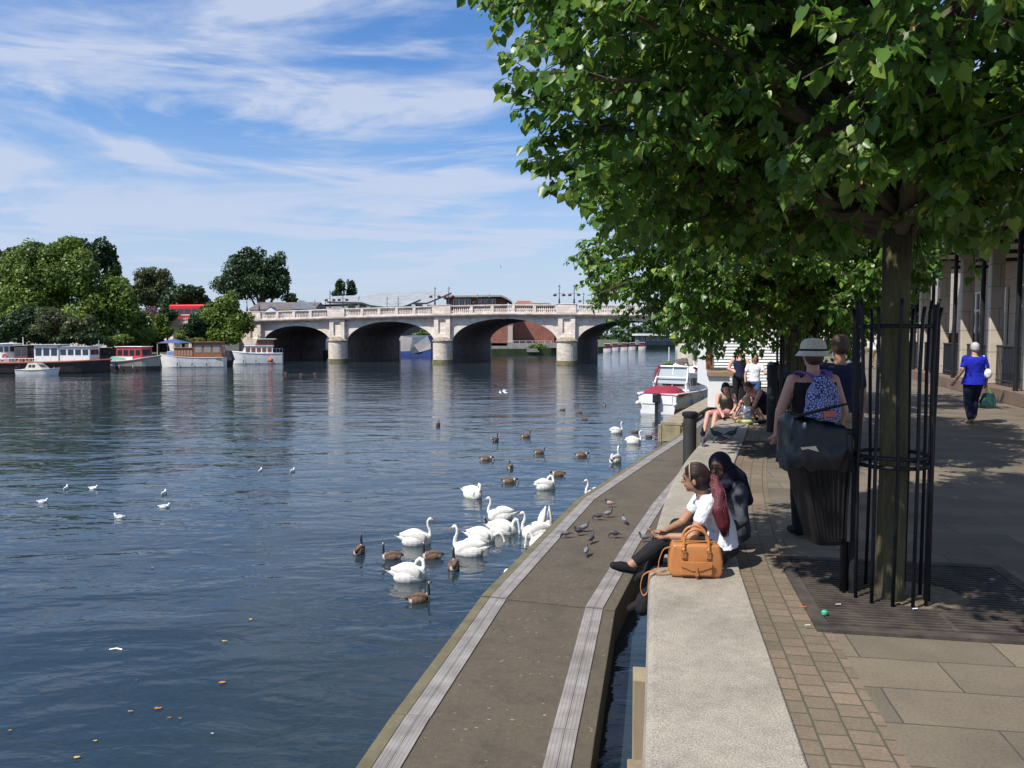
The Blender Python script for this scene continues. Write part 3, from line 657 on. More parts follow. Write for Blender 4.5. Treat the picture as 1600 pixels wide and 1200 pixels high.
# flat roofed brick and glass block
D = 165.0
fb2 = empty('glass_front_building', (0, 0, 0), 0, 'low brick and glass building with a flat grey roof behind the bridge middle', 'building')
s = MB(); s.box((xat(745, D), D + 8, (zat(466, D) - 1.2) / 2), (xat(795, D) - xat(700, D), 15, zat(466, D) + 1.2)); s.build('wall', M_redbrick, fb2)
curved('roof', [(692, 463.5), (700, 462.3), (783, 461.2), (792, 465), (800, 470.5), (801, 475)], D - 1.5, D + 17, 0.35, M_zinc, fb2)
windows(fb2, xat(708, D), xat(736, D), zat(480, D), zat(467, D), 3, D + .45, 1.1, 1.6); windows(fb2, xat(748, D), xat(774, D), zat(480, D), zat(467, D), 3, D + .45, 1.1, 1.6)
s = MB(); s.box((xat(742, D), D + .3, zat(472, D)), (1.0, .5, 2.6)); s.build('brick_pier', M_redbrick, fb2)
# houses with red and brown roofs
def house(name, px0, px1, pyr, pye, d, roofm, label, wallm=None, hip=0.0, depth=9, cat='house'):
    h = empty(name, (0, 0, 0), 0, label, cat); x0, x1 = xat(px0, d), xat(px1, d); zr, ze = zat(pyr, d), zat(pye, d)
    s = MB(); s.box(((x0 + x1) / 2, d + depth / 2, (ze - 1.2) / 2), (x1 - x0 - .6, depth - .6, ze + 1.2)); s.build('wall', wallm or M_redbrick, h)
    s = MB(); hp = hip * (x1 - x0)
    a, b, c, e = (x0, d, ze), (x1, d, ze), (x1, d + depth, ze), (x0, d + depth, ze); r0, r1 = (x0 + hp, d + depth / 2, zr), (x1 - hp, d + depth / 2, zr)
    s.add([a, b, c, e, r0, r1], [(0, 1, 5, 4), (2, 3, 4, 5), (1, 2, 5), (3, 0, 4), (0, 3, 2, 1)]); s.build('roof', roofm, h); return h
house('brick_house', 800, 838, 469, 478, 172, M_redtile, 'steep red tiled house roof right of the flat roofed glass building', hip=.25)
h2 = house('brick_house', 822, 868, 472.5, 479, 190, M_tile, 'brown roofed house just left of the tall bridge lamps', hip=.2)
h3 = house('boathouse', 388, 492, 470.5, 484, 142, M_tile, 'long low boathouse with grey brown tiled roof behind the bridge left end', M_white, hip=.02, depth=12, cat='boathouse')
s = MB(); d = 141.5; s.add([(xat(412, d), d, zat(487.5, d)), (xat(438, d), d, zat(487.5, d)), (xat(424.5, d), d, zat(479.3, d)), (xat(412, d), d + 6, zat(487.5, d)), (xat(438, d), d + 6, zat(487.5, d)), (xat(424.5, d), d + 6, zat(479.3, d))], [(0, 1, 2), (0, 2, 5, 3), (1, 4, 5, 2)]); s.build('gable', M_navy, h3)
d = 141.3; s = MB(); s.add([(xat(415.5, d), d, zat(487.0, d)), (xat(434, d), d, zat(487.0, d)), (xat(424.5, d), d, zat(481.0, d))], [(0, 1, 2)]); s.build('gable_panel', M_white, h3)
d = 143; s = MB(); s.extrude([(xat(462, d), zat(484, d)), (xat(478, d), zat(470.3, d)), (xat(496, d), zat(482, d)), (xat(498, d), zat(484, d))], 139.5, 142.5); s.build('pale_end_roof', mat('pale_grey_roof', (0.22, 0.24, 0.27), (0.28, 0.30, 0.32), 1, .6), h3)
# brick flats seen through the third arch
D = 196.0
fl = empty('brick_flats', (0, 0, 0), 0, 'red brick riverside flats seen through the third bridge arch', 'building')
x0, x1 = xat(783, D), xat(880, D); z1 = zat(495, D)
s = MB(); s.box(((x0 + x1) / 2, D + 6, (z1 - 1.2) / 2), (x1 - x0, 12, z1 + 1.2)); s.build('wall', M_redbrick, fl)
s = MB(); s.box((xat(792, D), D - .3, zat(525, D)), (2.8, .5, 5.0)); s.build('pale_panel', mat('pale_render', (0.4, 0.38, 0.36), (0.5, 0.48, 0.45), 1, .8), fl)
for (a, b) in ((810, 829), (833, 862)):
    for (za, zb) in ((505, 516), (519, 530), (533, 541)):
        s = MB(); s.box((xat((a + b) / 2, D), D - .04, (zat(za, D) + zat(zb, D)) / 2), (xat(b, D) - xat(a, D), .08, zat(za, D) - zat(zb, D))); w_ = s.build('window', M_glassd, fl)
        s = MB(); s.box((xat((a + b) / 2, D), D - .5, zat(zb, D) + .05), (xat(b, D) - xat(a, D) + .3, 1.0, .16)); s.build('balcony_slab', M_white, w_)
# quay terraces through the arch
D = 163
qt = empty('quay_terrace', (0, 0, 0), 0, 'grey stepped quay terrace beyond the third bridge arch', 'quay')
s = MB(); s.box((xat(800, D), D + 2, -1.3), (11, 5, 1.2)); s.box((xat(815, D), D + 5, -0.6), (16, 5, 1.0)); s.build('terrace_wall', mat('quay_concrete', (0.16, 0.16, 0.16), (0.26, 0.26, 0.25), 1, .9), qt)
s = MB()
for k in range(9): s.box((xat(782 + k * 10, D), D + 2.6, -.2), (.06, .06, 1.1))
s.box((xat(822, D), D + 2.6, .35), (10.5, .05, .05)); s.build('railing', M_white, qt)
# white pub or pontoon house behind the lime leaves
D = 230
ph = empty('riverside_restaurant', (0, 0, 0), 0, 'white low building with a terrace on the far bank right of the bridge', 'building')
s = MB(); s.box((xat(1025, D), D + 4, zat(534, D) + .8), (xat(1052, D) - xat(998, D), 7, 3.4)); s.build('wall', mat('blue_grey_wall', (0.12, 0.13, 0.16), (0.2, 0.2, 0.22), .5, .8), ph)  # wall is a dark blue grey below the white roof
s = MB(); s.box((xat(1025, D), D + 3, zat(523, D)), (11.5, 10, .5)); s.build('roof', M_white, ph)
windows(ph, xat(1000, D), xat(1050, D), zat(532, D), zat(526, D), 6, D + .45, .9, 1.0)
# red bus on the bridge approach
bus = empty('red_bus', tuple(_m @ Vector((-44.6, 4.5, zc(-44.6) + .06))), R(-14), 'bright red bus behind the parapet on the left end of the bridge', 'bus')
M_red = mat('bus_red', (0.62, 0.012, 0.02), rough=0.35)
s = MB(); s.box((-.6, 0, 1.65), (6.6, 2.5, 2.7)); s.build('body', M_red, bus, bevel=.2)
for k in range(4): s = MB(); s.box((-3.1 + k * 1.35, -1.26, 1.9), (1.2, .04, .9)); s.build('window', M_glassd, bus)
for x in (-2.6, 1.6):
    s = MB(); s.xf = Matrix.Translation((x, -1.15, .45)) @ Matrix.Rotation(R(90), 4, 'X'); s.lathe([(.45, -.12), (.45, .12)], n=16); s.build('wheel', M_blk, bus)
# curved white lamp on the left bank
lp = empty('street_lamp', (xat(315, 118), 118, -1.2), 0, 'slim pale street lamp with curved arm standing before the left bank trees', 'street lamp')
s = MB(); z = zat(490, 118) + 1.2; s.tube([(0, 0, 0), (0, 0, z - .5), (.25, 0, z + .1), (.8, 0, z + .35), (1.3, 0, z + .15), (1.6, 0, z - .3)], .06, 8); s.build('post', mat('galvanised', (0.45, 0.46, 0.47), (0.55, 0.55, 0.55), 4, .5), lp)
s = MB(); s.box((1.65, 0, z - .4), (.5, .2, .12), ry=R(50)); s.build('lamp_head', M_white, lp)
# ================================================================== TREES
def leaf_mat(name, a, b, c, rough=0.5, trans=0.25, scale=1.2, glossy=0.35):
    m = bpy.data.materials.new(name); m.use_nodes = True; t = m.node_tree; p = bsdf(m)
    p.inputs['Roughness'].default_value = rough; p.inputs['Specular IOR Level'].default_value = glossy
    at = N(t, 'ShaderNodeAttribute'); at.attribute_name = 'tone'
    rp = N(t, 'ShaderNodeValToRGB'); e = rp.color_ramp.elements; e[0].position = 0.05; e[0].color = (*a, 1); e[1].position = 0.55; e[1].color = (*b, 1)
    x = e.new(1.0); x.color = (*c, 1)
    t.links.new(at.outputs['Fac'], rp.inputs[0]); t.links.new(rp.outputs[0], p.inputs['Base Color'])
    tr = N(t, 'ShaderNodeBsdfTranslucent'); hs = N(t, 'ShaderNodeHueSaturation'); hs.inputs['Value'].default_value = 1.7; hs.inputs['Hue'].default_value = 0.485
    t.links.new(rp.outputs[0], hs.inputs['Color']); t.links.new(hs.outputs[0], tr.inputs['Color'])
    mx = N(t, 'ShaderNodeMixShader'); mx.inputs[0].default_value = trans
    t.links.new(p.outputs[0], mx.inputs[1]); t.links.new(tr.outputs[0], mx.inputs[2]); t.links.new(mx.outputs[0], t.nodes['Material Output'].inputs[0])
    return m
def np_mesh(name, verts, faces, mats, tone=None, smooth=False, npoly=4):
    """verts (n,3), faces (m,k)"""
    me = bpy.data.meshes.new(name); nv = len(verts); nf, k = faces.shape
    me.vertices.add(nv); me.vertices.foreach_set('co', verts.astype(np.float32).ravel())
    me.loops.add(nf * k); me.loops.foreach_set('vertex_index', faces.astype(np.int32).ravel())
    me.polygons.add(nf); me.polygons.foreach_set('loop_start', np.arange(0, nf * k, k, dtype=np.int32)); me.polygons.foreach_set('loop_total', np.full(nf, k, dtype=np.int32))
    if smooth: me.polygons.foreach_set('use_smooth', np.ones(nf, dtype=bool))
    me.materials.append(mats); me.update(calc_edges=True); me.validate()
    if tone is not None:
        at = me.attributes.new('tone', 'FLOAT', 'POINT'); at.data.foreach_set('value', tone.astype(np.float32))
    return me
def unit(v): return v / np.maximum(np.linalg.norm(v, axis=1, keepdims=True), 1e-9)
def far_crown(rng, clumps, nleaf, size, flat=0.5, surf=0.75):
    """clumps: (x,y,z,rx,ry,rz). Leaves scattered near the surface of each clump; quads bent to face outward/up."""
    vol = np.array([c[3] * c[5] for c in clumps]); cnt = np.maximum((vol / vol.sum() * nleaf).astype(int), 20)
    C = []; Nn = []; T = []
    for c, n in zip(clumps, cnt):
        d = unit(rng.normal(size=(n, 3))); r = 1 - (1 - surf) * rng.random((n, 1)) ** 1.2 - 0.28 * (rng.random((n, 1)) < .35) * rng.random((n, 1))
        # lumpy sub clumps
        sub = unit(rng.normal(size=(14, 3))); prox = (d @ sub.T).max(axis=1, keepdims=True); r = r * (0.80 + 0.28 * np.clip((prox - 0.75) / 0.25, 0, 1))
        C.append(np.array(c[:3]) + d * r * np.array(c[3:6])); Nn.append(d); T.append(rng.random(n) * .35 + rng.random() * .35 + 0.25 * np.clip((prox[:, 0] - .7) / .3, 0, 1))
    C = np.concatenate(C); Nn = np.concatenate(Nn); T = np.concatenate(T); n = len(C)
    nr = unit(Nn + rng.normal(size=(n, 3)) * 0.75 + np.array([0, 0, 0.35])); t = unit(np.cross(nr, rng.normal(size=(n, 3)))); b = np.cross(nr, t)
    s = size * (0.55 + 0.9 * rng.random((n, 1))); a_ = t * s * .5; b_ = b * s * .38
    V = np.stack([C - a_, C - b_ * 1.0 + nr * s * .08, C + a_, C + b_ + nr * s * .08], 1).reshape(-1, 3)
    return V, np.arange(4 * n).reshape(-1, 4), np.repeat(T, 4)
M_bark = mat('tree_bark', (0.05, 0.038, 0.025), (0.11, 0.09, 0.06), 6, 0.95, 0.6, stretch=(1, 1, 0.25))
L_mid = leaf_mat('leaves_mid', (0.03, 0.06, 0.008), (0.095, 0.16, 0.02), (0.20, 0.26, 0.04))
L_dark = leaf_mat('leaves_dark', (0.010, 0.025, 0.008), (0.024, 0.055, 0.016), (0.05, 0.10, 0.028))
L_yel = leaf_mat('leaves_bright', (0.05, 0.085, 0.012), (0.12, 0.18, 0.025), (0.22, 0.27, 0.05))
L_olive = leaf_mat('leaves_olive', (0.035, 0.05, 0.02), (0.08, 0.10, 0.035), (0.15, 0.16, 0.06))
tree_n = [0]
def far_tree(name, label, d, blobs, lm, nleaf, size, trunk=None, cat='tree', group='trees on the far bank', ground=-1.2, open_=0.0):
    """blobs in photo survey: (px,py,rpx,rpy) at distance d -> real 3D clumps around it"""
    tree_n[0] += 1; rng = np.random.default_rng(tree_n[0] * 17); s = d / F
    blobs = [(a_, b_, c_ * 1.12, e_ * 1.12) for a_, b_, c_, e_ in blobs]; xs = [b[0] for b in blobs]; cx = xat(sum(xs) / len(xs), d); root = empty(name, (cx, d, ground), 0, label, cat, group)
    cl_ = []
    for (px, py, rx, ry) in blobs:
        X, Z, RX, RZ = xat(px, d) - cx, zat(py, d) - ground, rx * s, ry * s
        k = max(3, int(5 + RX * 1.3))
        for _ in range(k):
            dd = rng.normal(size=3); dd /= np.linalg.norm(dd); q = rng.uniform(.35, .78)
            f = rng.uniform(.30, .50)
            cl_.append((X + dd[0] * RX * q, dd[1] * RX * q * .9, Z + dd[2] * RZ * q, RX * f, RX * f, max(RZ * f, RX * f * .6)))
        cl_.append((X, 0, Z, RX * .68, RX * .68, RZ * .68))
    V, Fc, T = far_crown(rng, cl_, nleaf, size)
    zmin = 0.05; keep = (V.reshape(-1, 4, 3)[:, :, 2].min(axis=1) > zmin); V = V.reshape(-1, 4, 3)[keep].reshape(-1, 3); T = T.reshape(-1, 4)[keep].ravel()
    me = np_mesh('crown', V, np.arange(len(V)).reshape(-1, 4), lm, T); link('crown', me, root)
    zt = max(b[1] for b in [(0, zat(p[1], d) - ground) for p in blobs]); r = trunk or max(.12, zt * .03)
    mb = MB(); mb.tube([(0, 0, -.3), (r * .3, 0, zt * .3), (0, r * .2, zt * .6), (0, 0, zt * .85)], [r * 1.3, r, r * .7, r * .25], 8)
    for c in cl_[:: max(1, len(cl_) // 9)]:
        mb.tube([(0, 0, zt * .3), (c[0] * .5, c[1] * .5, (zt * .35 + c[2]) / 2), (c[0], c[1], c[2])], [r * .5, r * .3, r * .1], 5)
    mb.build('trunk', M_bark, root, smooth=True); return root
FT = far_tree
FT('broadleaf_tree', 'dark tree at the far left edge of the picture, behind the bright round tree', 122, [(2, 425, 34, 42), (24, 400, 20, 18), (0, 480, 40, 34)], L_dark, 9000, .55)
FT('broadleaf_tree', 'huge bright green round tree on the left bank behind the barges', 108, [(70, 430, 52, 50), (118, 420, 50, 44), (95, 395, 36, 22), (160, 455, 44, 40), (60, 480, 60, 42), (140, 495, 60, 34), (198, 485, 24, 36), (28, 450, 30, 44), (35, 412, 26, 24)], L_mid, 62000, .36)
FT('broadleaf_tree', 'dark domed tree poking up behind the huge bright round tree', 135, [(135, 392, 28, 22), (165, 400, 26, 26), (180, 425, 18, 30), (128, 410, 30, 28)], L_dark, 9000, .5)
FT('broadleaf_tree', 'airy grey green tree with open crown left of the red bus', 142, [(228, 438, 22, 16), (250, 430, 22, 10), (262, 448, 20, 20), (240, 462, 30, 22), (215, 460, 14, 22)], L_olive, 7500, .42)
FT('broadleaf_tree', 'mid green spreading tree standing above the red bus', 134, [(285, 460, 28, 20), (308, 466, 24, 18), (276, 480, 26, 16), (320, 482, 20, 16)], L_dark, 8000, .45)
FT('broadleaf_tree', 'loose green willow like tree in front of the bridge left end', 119, [(355, 475, 24, 20), (324, 490, 18, 20), (340, 500, 32, 22), (372, 502, 26, 26), (352, 520, 38, 20), (320, 520, 26, 18)], L_mid, 13000, .38)
FT('oak_tree', 'tall dark oak rising behind the boathouse roof', 165, [(392, 402, 24, 18), (372, 425, 30, 28), (405, 425, 36, 30), (435, 420, 22, 26), (440, 445, 24, 26), (390, 450, 46, 24), (455, 466, 16, 8)], L_dark, 20000, .5)
FT('poplar_tree', 'small dark pointed poplar beyond the store roof, left of its twin', 220, [(532, 450, 10, 12), (536, 444, 5, 9), (531, 462, 12, 10)], L_dark, 1800, .6, group='poplars beyond the store')
FT('poplar_tree', 'small dark pointed poplar beyond the store roof, right of its twin', 222, [(549, 450, 7, 13), (551, 458, 9, 12)], L_dark, 1400, .6, group='poplars beyond the store')
FT('bush', 'dark green bush at the water behind the white wheelhouse', 100, [(15, 510, 34, 30), (45, 500, 28, 30), (60, 522, 34, 16)], L_dark, 7000, .35, group='bushes on the far bank')
FT('bush', 'light olive bush behind the white deckhouse of the long barge', 97, [(90, 500, 30, 26), (115, 512, 26, 20), (75, 515, 22, 16), (140, 510, 20, 18)], L_olive, 8000, .3, group='bushes on the far bank')
FT('bush', 'bright yellow green low bush behind the barge with red cabin', 99, [(178, 532, 24, 8), (198, 530, 12, 9)], L_yel, 2500, .25, group='bushes on the far bank')
FT('bush', 'climbing green bush against the bridge approach wall beside the blue gazebo', 118, [(248, 510, 16, 22), (235, 525, 18, 12), (262, 520, 14, 12)], L_mid, 4500, .3, group='bushes on the far bank')
FT('bush', 'round yellow green bush right of the blue gazebo', 112, [(282, 527, 12, 9), (292, 533, 10, 6)], L_yel, 1800, .22, group='bushes on the far bank')
FT('bush', 'small yellow green bush behind the wooden cabin of the yacht', 112, [(309, 533, 11, 7)], L_yel, 1200, .22, group='bushes on the far bank')
FT('bush', 'pink flowering shrub above the bridge approach wall', 132, [(235, 490, 26, 6), (262, 488, 14, 5)], leaf_mat('pink_leaves', (.05, .07, .03), (.14, .06, .09), (.3, .10, .18)), 1500, .3, group='bushes on the far bank', ground=2.0)
FT('bush', 'wide green bank bush between the bright tree and the climbing bush', 114, [(212, 505, 22, 22), (222, 522, 26, 14), (205, 490, 12, 16)], L_mid, 5500, .32, group='bushes on the far bank')
FT('bush', 'dark shrub rising in front of the left end of the red bus', 126, [(268, 492, 12, 13), (256, 498, 14, 16)], L_dark, 4200, .32, group='bushes on the far bank', ground=0)
FT('bush', 'mid green shrub covering the right end of the red bus', 126, [(318, 490, 12, 13), (314, 500, 10, 12)], L_dark, 4000, .32, group='bushes on the far bank', ground=0)
FT('bush', 'low dark bush behind the bow of the long dark barge', 96, [(122, 528, 22, 10), (146, 530, 18, 9), (100, 530, 18, 8)], L_dark, 3500, .3, group='bushes on the far bank')
FT('bush', 'dark green bush filling the gap below the red bus', 116, [(296, 515, 16, 12), (306, 505, 14, 16)], L_dark, 3500, .32, group='bushes on the far bank')
FT('bush', 'bright green bush seen through the first bridge arch', 158, [(500, 543, 9, 6), (510, 544, 8, 5)], L_yel, 1200, .3, group='bushes beyond the arches')
FT('bush', 'green bush above the houseboat in the second arch', 158, [(662, 522, 10, 8), (655, 530, 14, 8)], L_mid, 1500, .35, group='bushes beyond the arches')
FT('bush', 'green shrub hanging over the quay in the third arch', 160, [(847, 548, 9, 7), (835, 541, 14, 4)], L_mid, 1300, .3, group='bushes beyond the arches')
for i, (px, w_, h_, lab) in enumerate(((985, 22, 20, 'leftmost'), (1015, 26, 24, 'second from left'), (1052, 30, 28, 'third from left'), (1090, 34, 34, 'rightmost'))):
    FT('broadleaf_tree', f'dark distant tree beyond the fourth arch, {lab} of the four', 262 + 6 * (i % 2), [(px, 530, w_, h_ * .7), (px + 8, 520, w_ * .6, h_ * .6)], L_dark, 2200, .9, group='trees beyond the fourth arch')
for i, (px, d, lab) in enumerate(((1230, 95, 'left'), (1290, 85, 'middle'), (1365, 78, 'right'), (1440, 92, 'far right'))):
    FT('broadleaf_tree', f'dark green tree at the end of the promenade, {lab} of the row', d, [(px, 470, 44, 34), (px + 20, 440, 36, 30), (px - 20, 450, 34, 30)], L_dark, 6000, .42, group='trees at the end of the promenade', ground=0)  # same dark leaf material as the other dark trees
# hills of trees on the horizon, one mass
rng = np.random.default_rng(5); cl_ = []
for i in range(150):
    a = -1.1 + 2.2 * i / 150; d = 420 + 40 * rng.random(); cl_.append((math.sin(a) * d * 1.3, d, 1 + rng.random() * 3, 10 + 6 * rng.random(), 8, 5 + 3 * rng.random()))
V, Fc, T = far_crown(rng, cl_, 26000, 2.2); o = link('distant_woods', np_mesh('distant_woods', V, Fc, L_dark, T)); tag(o, 'dark line of distant woods along the horizon', 'woods', kind='stuff')
# ---- near lime trees ---------------------------------------------------------
def lime_leaf_arrays(P0, D, rng, size):
    """heart shaped folded leaves hanging from points P0 with rough outward direction D"""
    n = len(P0)
    down = np.array([0, 0, -1.0]); ax = unit(D * 0.75 + down * (0.55 + .5 * rng.random((n, 1))) + rng.normal(size=(n, 3)) * .38)  # blade axis, drooping
    nr = unit(np.array([0, 0, 1.0]) * 0.95 + D * .80 + rng.normal(size=(n, 3)) * .50); nr = unit(nr - ax * (nr * ax).sum(1, keepdims=True)); sd = np.cross(ax, nr)
    # outline (along axis, sideways, lift)
    O = np.array([(0.10, 0, 0), (-0.06, .28, .06), (0.22, .50, .10), (0.60, .40, .06), (1.12, 0, -.10), (0.60, -.40, .06), (0.22, -.50, .10), (-0.06, -.28, .06), (0.55, 0, -.04)])
    s = size * (0.45 + 0.85 * rng.random((n, 1, 1)) ** .8); cup = rng.uniform(.2, 2.0, (n, 1, 1)); pet = P0 + ax * size * .35
    V = pet[:, None, :] + s * (O[None, :, 0:1] * ax[:, None, :] + O[None, :, 1:2] * sd[:, None, :] + cup * O[None, :, 2:3] * nr[:, None, :])
    V = V.reshape(-1, 3); base = (np.arange(n) * 9)[:, None]
    Fq = np.array([(0, 1, 2, 8), (8, 2, 3, 4), (0, 8, 6, 7), (8, 4, 5, 6)])
    return V, (base[:, None, :] + Fq[None]).reshape(-1, 4)
L_lime = leaf_mat('lime_leaves', (0.040, 0.098, 0.020), (0.100, 0.205, 0.030), (0.28, 0.36, 0.05), rough=0.38, trans=0.36, glossy=0.45)
L_bract = leaf_mat('lime_blossom', (0.30, 0.28, 0.06), (0.38, 0.34, 0.08), (0.45, 0.40, 0.12), trans=.3)
M_limebark = mat('mossy_lime_bark', (0.045, 0.036, 0.024), (0.115, 0.105, 0.045), 11, 0.95, 1.8, 40, stretch=(1, 1, 0.16), lo=.3, hi=.62)
def lime_tree(loc, seed, label, H, r_of, zlo, nlimb, leaves, size, trunk_r, fork, name='lime_tree'):
    """r_of(z, azimuth) gives crown radius"""
    rng = np.random.default_rng(seed); root = empty(name, loc, 0, label, 'tree', 'lime trees along the promenade')
    tb = MB(); tp = [(0, 0, -.05), (0.005, 0, .12), (0.01, 0, .8), (0.0, .01, 1.7), (-.01, 0, fork)]; tr = [trunk_r * 1.25, trunk_r * 1.03, trunk_r * .98, trunk_r * .95, trunk_r * 1.0]
    tb.tube(tp, tr, 16); tb.tube([(-.01, 0, fork - .05), (.03, .04, fork + .8), (-.03, 0, fork + 2), (0, 0, H * .85)], [trunk_r, trunk_r * .62, trunk_r * .4, .015], 10)
    tb.build('trunk', M_limebark, root, smooth=True)
    LP_, LD_ = [], []; bm_ = MB()
    for i in range(nlimb):
        f = (i + .5) / nlimb; az = i * 2.399963 + rng.normal() * .2; zt = zlo + .1 + (H - zlo - .3) * f ** 1.35
        rr = r_of(zt, az) * rng.uniform(.86, 1.04); z0 = min(max(fork - .15, zt * .72 + .1), H * .8)
        if zt < fork + .6: z0 = fork + rng.uniform(-.1, .5)
        a = np.array([0, 0, z0]); e = np.array([math.cos(az) * rr, math.sin(az) * rr, zt]); mid = a * .45 + e * .55 + np.array([0, 0, .28 + .1 * rng.normal()])
        n = 12; t = np.linspace(0, 1, n)[:, None]; L = (1 - t) ** 2 * a + 2 * t * (1 - t) * mid + t * t * e + np.concatenate([np.zeros((1, 3)), rng.normal(size=(n - 1, 3)) * .04])
        inside = [q for q in range(n) if q < 4 or math.hypot(L[q][0], L[q][1]) < 1.02 * r_of(L[q][2], math.atan2(L[q][1], L[q][0]))]
        n = next((q for q in range(n) if q not in inside), n); L = L[:n]
        rad = np.linspace(.045 * min(1, rr / 2) + .008, .005, n); bm_.tube([tuple(p) for p in L], list(rad), 6, cap=False)
        nsub = int(7 + rr * 6.5)
        for j in range(nsub):
            q = rng.uniform(.16, 1.0) ** .75 * (n - 1); k = min(int(q), n - 2); p = L[k] + (L[k + 1] - L[k]) * (q - k)
            d0 = unit((L[k + 1] - L[k])[None])[0]; side = rng.normal(size=3); side[2] *= .55; dd = d0 * rng.uniform(.4, 1.0) + side * .75; dd /= np.linalg.norm(dd)
            ln = rng.uniform(.35, 1.0) * (0.7 + .1 * rr); m_ = 7; tt = np.linspace(0, 1, m_)[:, None]
            S = p + dd * ln * tt + np.array([0, 0, -1]) * (tt ** 2) * ln * rng.uniform(.05, .42) + np.array([0, 0, .06]) * tt
            # keep inside envelope
            hr = np.hypot(S[:, 0], S[:, 1]); lim = np.array([r_of(z, math.atan2(y, x)) * 1.04 for x, y, z in S]); S = S[(hr < lim) & (S[:, 2] > zlo - .25 - .12 * rng.random())]
            if len(S) < 3: continue
            bm_.tube([tuple(p_) for p_ in S], list(np.linspace(.008, .0025, len(S))), 4, cap=False)
            seg = np.linalg.norm(np.diff(S, axis=0), axis=1).sum(); nl = max(4, int(seg * leaves))
            u = np.sort(rng.random(nl) ** .85) * (len(S) - 1.001); ki = u.astype(int); pp = S[ki] + (S[ki + 1] - S[ki]) * (u - ki)[:, None]
            dseg = unit(S[ki + 1] - S[ki]); sg = np.where(np.arange(nl) % 2, 1, -1)[:, None]; lat = unit(np.cross(dseg, np.array([0, 0, 1.0])) + 1e-6) * sg
            LP_.append(pp + lat * .01 + rng.normal(size=(nl, 3)) * .018); LD_.append(unit(dseg * .5 + lat * .8))
    PP = np.concatenate(LP_); DD = np.concatenate(LD_); n = len(PP)
    V, Fq = lime_leaf_arrays(PP, DD, rng, size)
    tone = np.clip(rng.normal(.42, .16, n) + .5 * (rng.random(n) < .05), 0, 1)
    me = np_mesh('foliage', V, Fq, L_lime, np.repeat(tone, 9), smooth=False); link('crown', me, root)
    bm_.build('branches', M_bark, root)
    sel = rng.choice(n, n // 45, replace=False); B0 = PP[sel]; k = 7
    C = (B0[:, None, :] + rng.normal(size=(len(sel), k, 3)) * .022 + np.array([0, 0, -.035])).reshape(-1, 3); m_ = len(C)
    nr = unit(rng.normal(size=(m_, 3))); t = unit(np.cross(nr, rng.normal(size=(m_, 3)))) * .011; b = np.cross(nr, t)
    V = np.stack([C - t, C - b, C + t, C + b], 1).reshape(-1, 3); link('blossom', np_mesh('blossom', V, np.arange(4 * m_).reshape(-1, 4), L_bract, rng.random(4 * m_)), root)
    print('leaves', n); return root
def env(H, zlo, R0, zmax, lean=None):
    def f(z, az):
        if z < zmax: t = max(0, (zmax - z) / (zmax - zlo + .35)); r = R0 * (1 - .55 * t ** 2.2)
        else: t = (z - zmax) / (H - zmax); r = R0 * math.sqrt(max(0, 1 - min(t, 1) ** 2.1))
        return r * (1 + .07 * math.sin(3 * az + z * 2.1) + .05 * math.sin(7 * az - z * 3.3)) * (lean(az, z) if lean else 1)
    return f
lime_tree((2.50, 5.22, 0), 11, 'nearest lime tree with mossy trunk inside the black guard beside the bin', 7.2, env(7.2, 2.55, 2.75, 3.9, lambda a, z: (1 - .34 * math.exp(-((a - 2.15) / .55) ** 2)) * (1 + .06 * math.exp(-((abs(a) - 3.14) / .5) ** 2)) * (1 - .74 * math.exp(-((a - .30) / .85) ** 2) / (1 + math.exp((z - (3.35 if a > -.1 else 2.85)) * 9)))), 2.36, 112, 58, .064, .088, 2.5)
lime_tree((4.25, 11.9, 0), 12, 'second lime tree along the promenade behind the woman in the hat', 7.6, env(7.6, 1.7, 3.4, 3.6, lambda a, z: 1 - .56 * math.exp(-((a + .3) / 1.1) ** 2)), 1.50, 116, 46, .070, .105, 2.2)
lime_tree((6.6, 19.2, 0), 13, 'third lime tree further along the promenade beside the family', 7.6, env(7.6, 2.1, 3.2, 3.8), 1.9, 70, 30, .10, .12, 2.3)
# ================================================================== BOATS
M_hullw = mat('white_gelcoat', (0.70, 0.70, 0.68), (0.55, 0.55, 0.52), 1.2, 0.35, lo=.45, hi=.75)
M_hullb = mat('black_hull', (0.015, 0.015, 0.018), (0.05, 0.035, 0.03), 1.5, 0.6)
M_wood = mat('varnished_wood', (0.20, 0.075, 0.028), (0.33, 0.14, 0.06), 3, 0.4, stretch=(1, 1, 4))
M_rust = mat('red_brown_band', (0.25, 0.06, 0.035), (0.38, 0.13, 0.08), 1.2, 0.7)
M_maroon = mat('burgundy_canvas', (0.20, 0.008, 0.025), (0.27, 0.02, 0.04), 3, 0.8)
M_cream = mat('cream_canvas', (0.60, 0.56, 0.46), (0.45, 0.42, 0.33), 2, 0.85)
M_beige = mat('stone_grey_hull', (0.32, 0.29, 0.24), (0.40, 0.37, 0.31), 1.5, 0.7)
M_turq = mat('turquoise_cover', (0.20, 0.46, 0.40), (0.30, 0.55, 0.48), 2, 0.8)
M_redc = mat('red_cabin', (0.42, 0.03, 0.05), (0.50, 0.06, 0.07), 2, 0.5)
M_grey = mat('grey_roof', (0.30, 0.33, 0.33), (0.4, 0.42, 0.42), 1, 0.6)
M_fender = mat('fender_grey_blue', (.12, .14, .2), (.3, .3, .32), 2, .5)
M_orange = mat('orange_buoy', (0.75, 0.09, 0.02), rough=0.5)
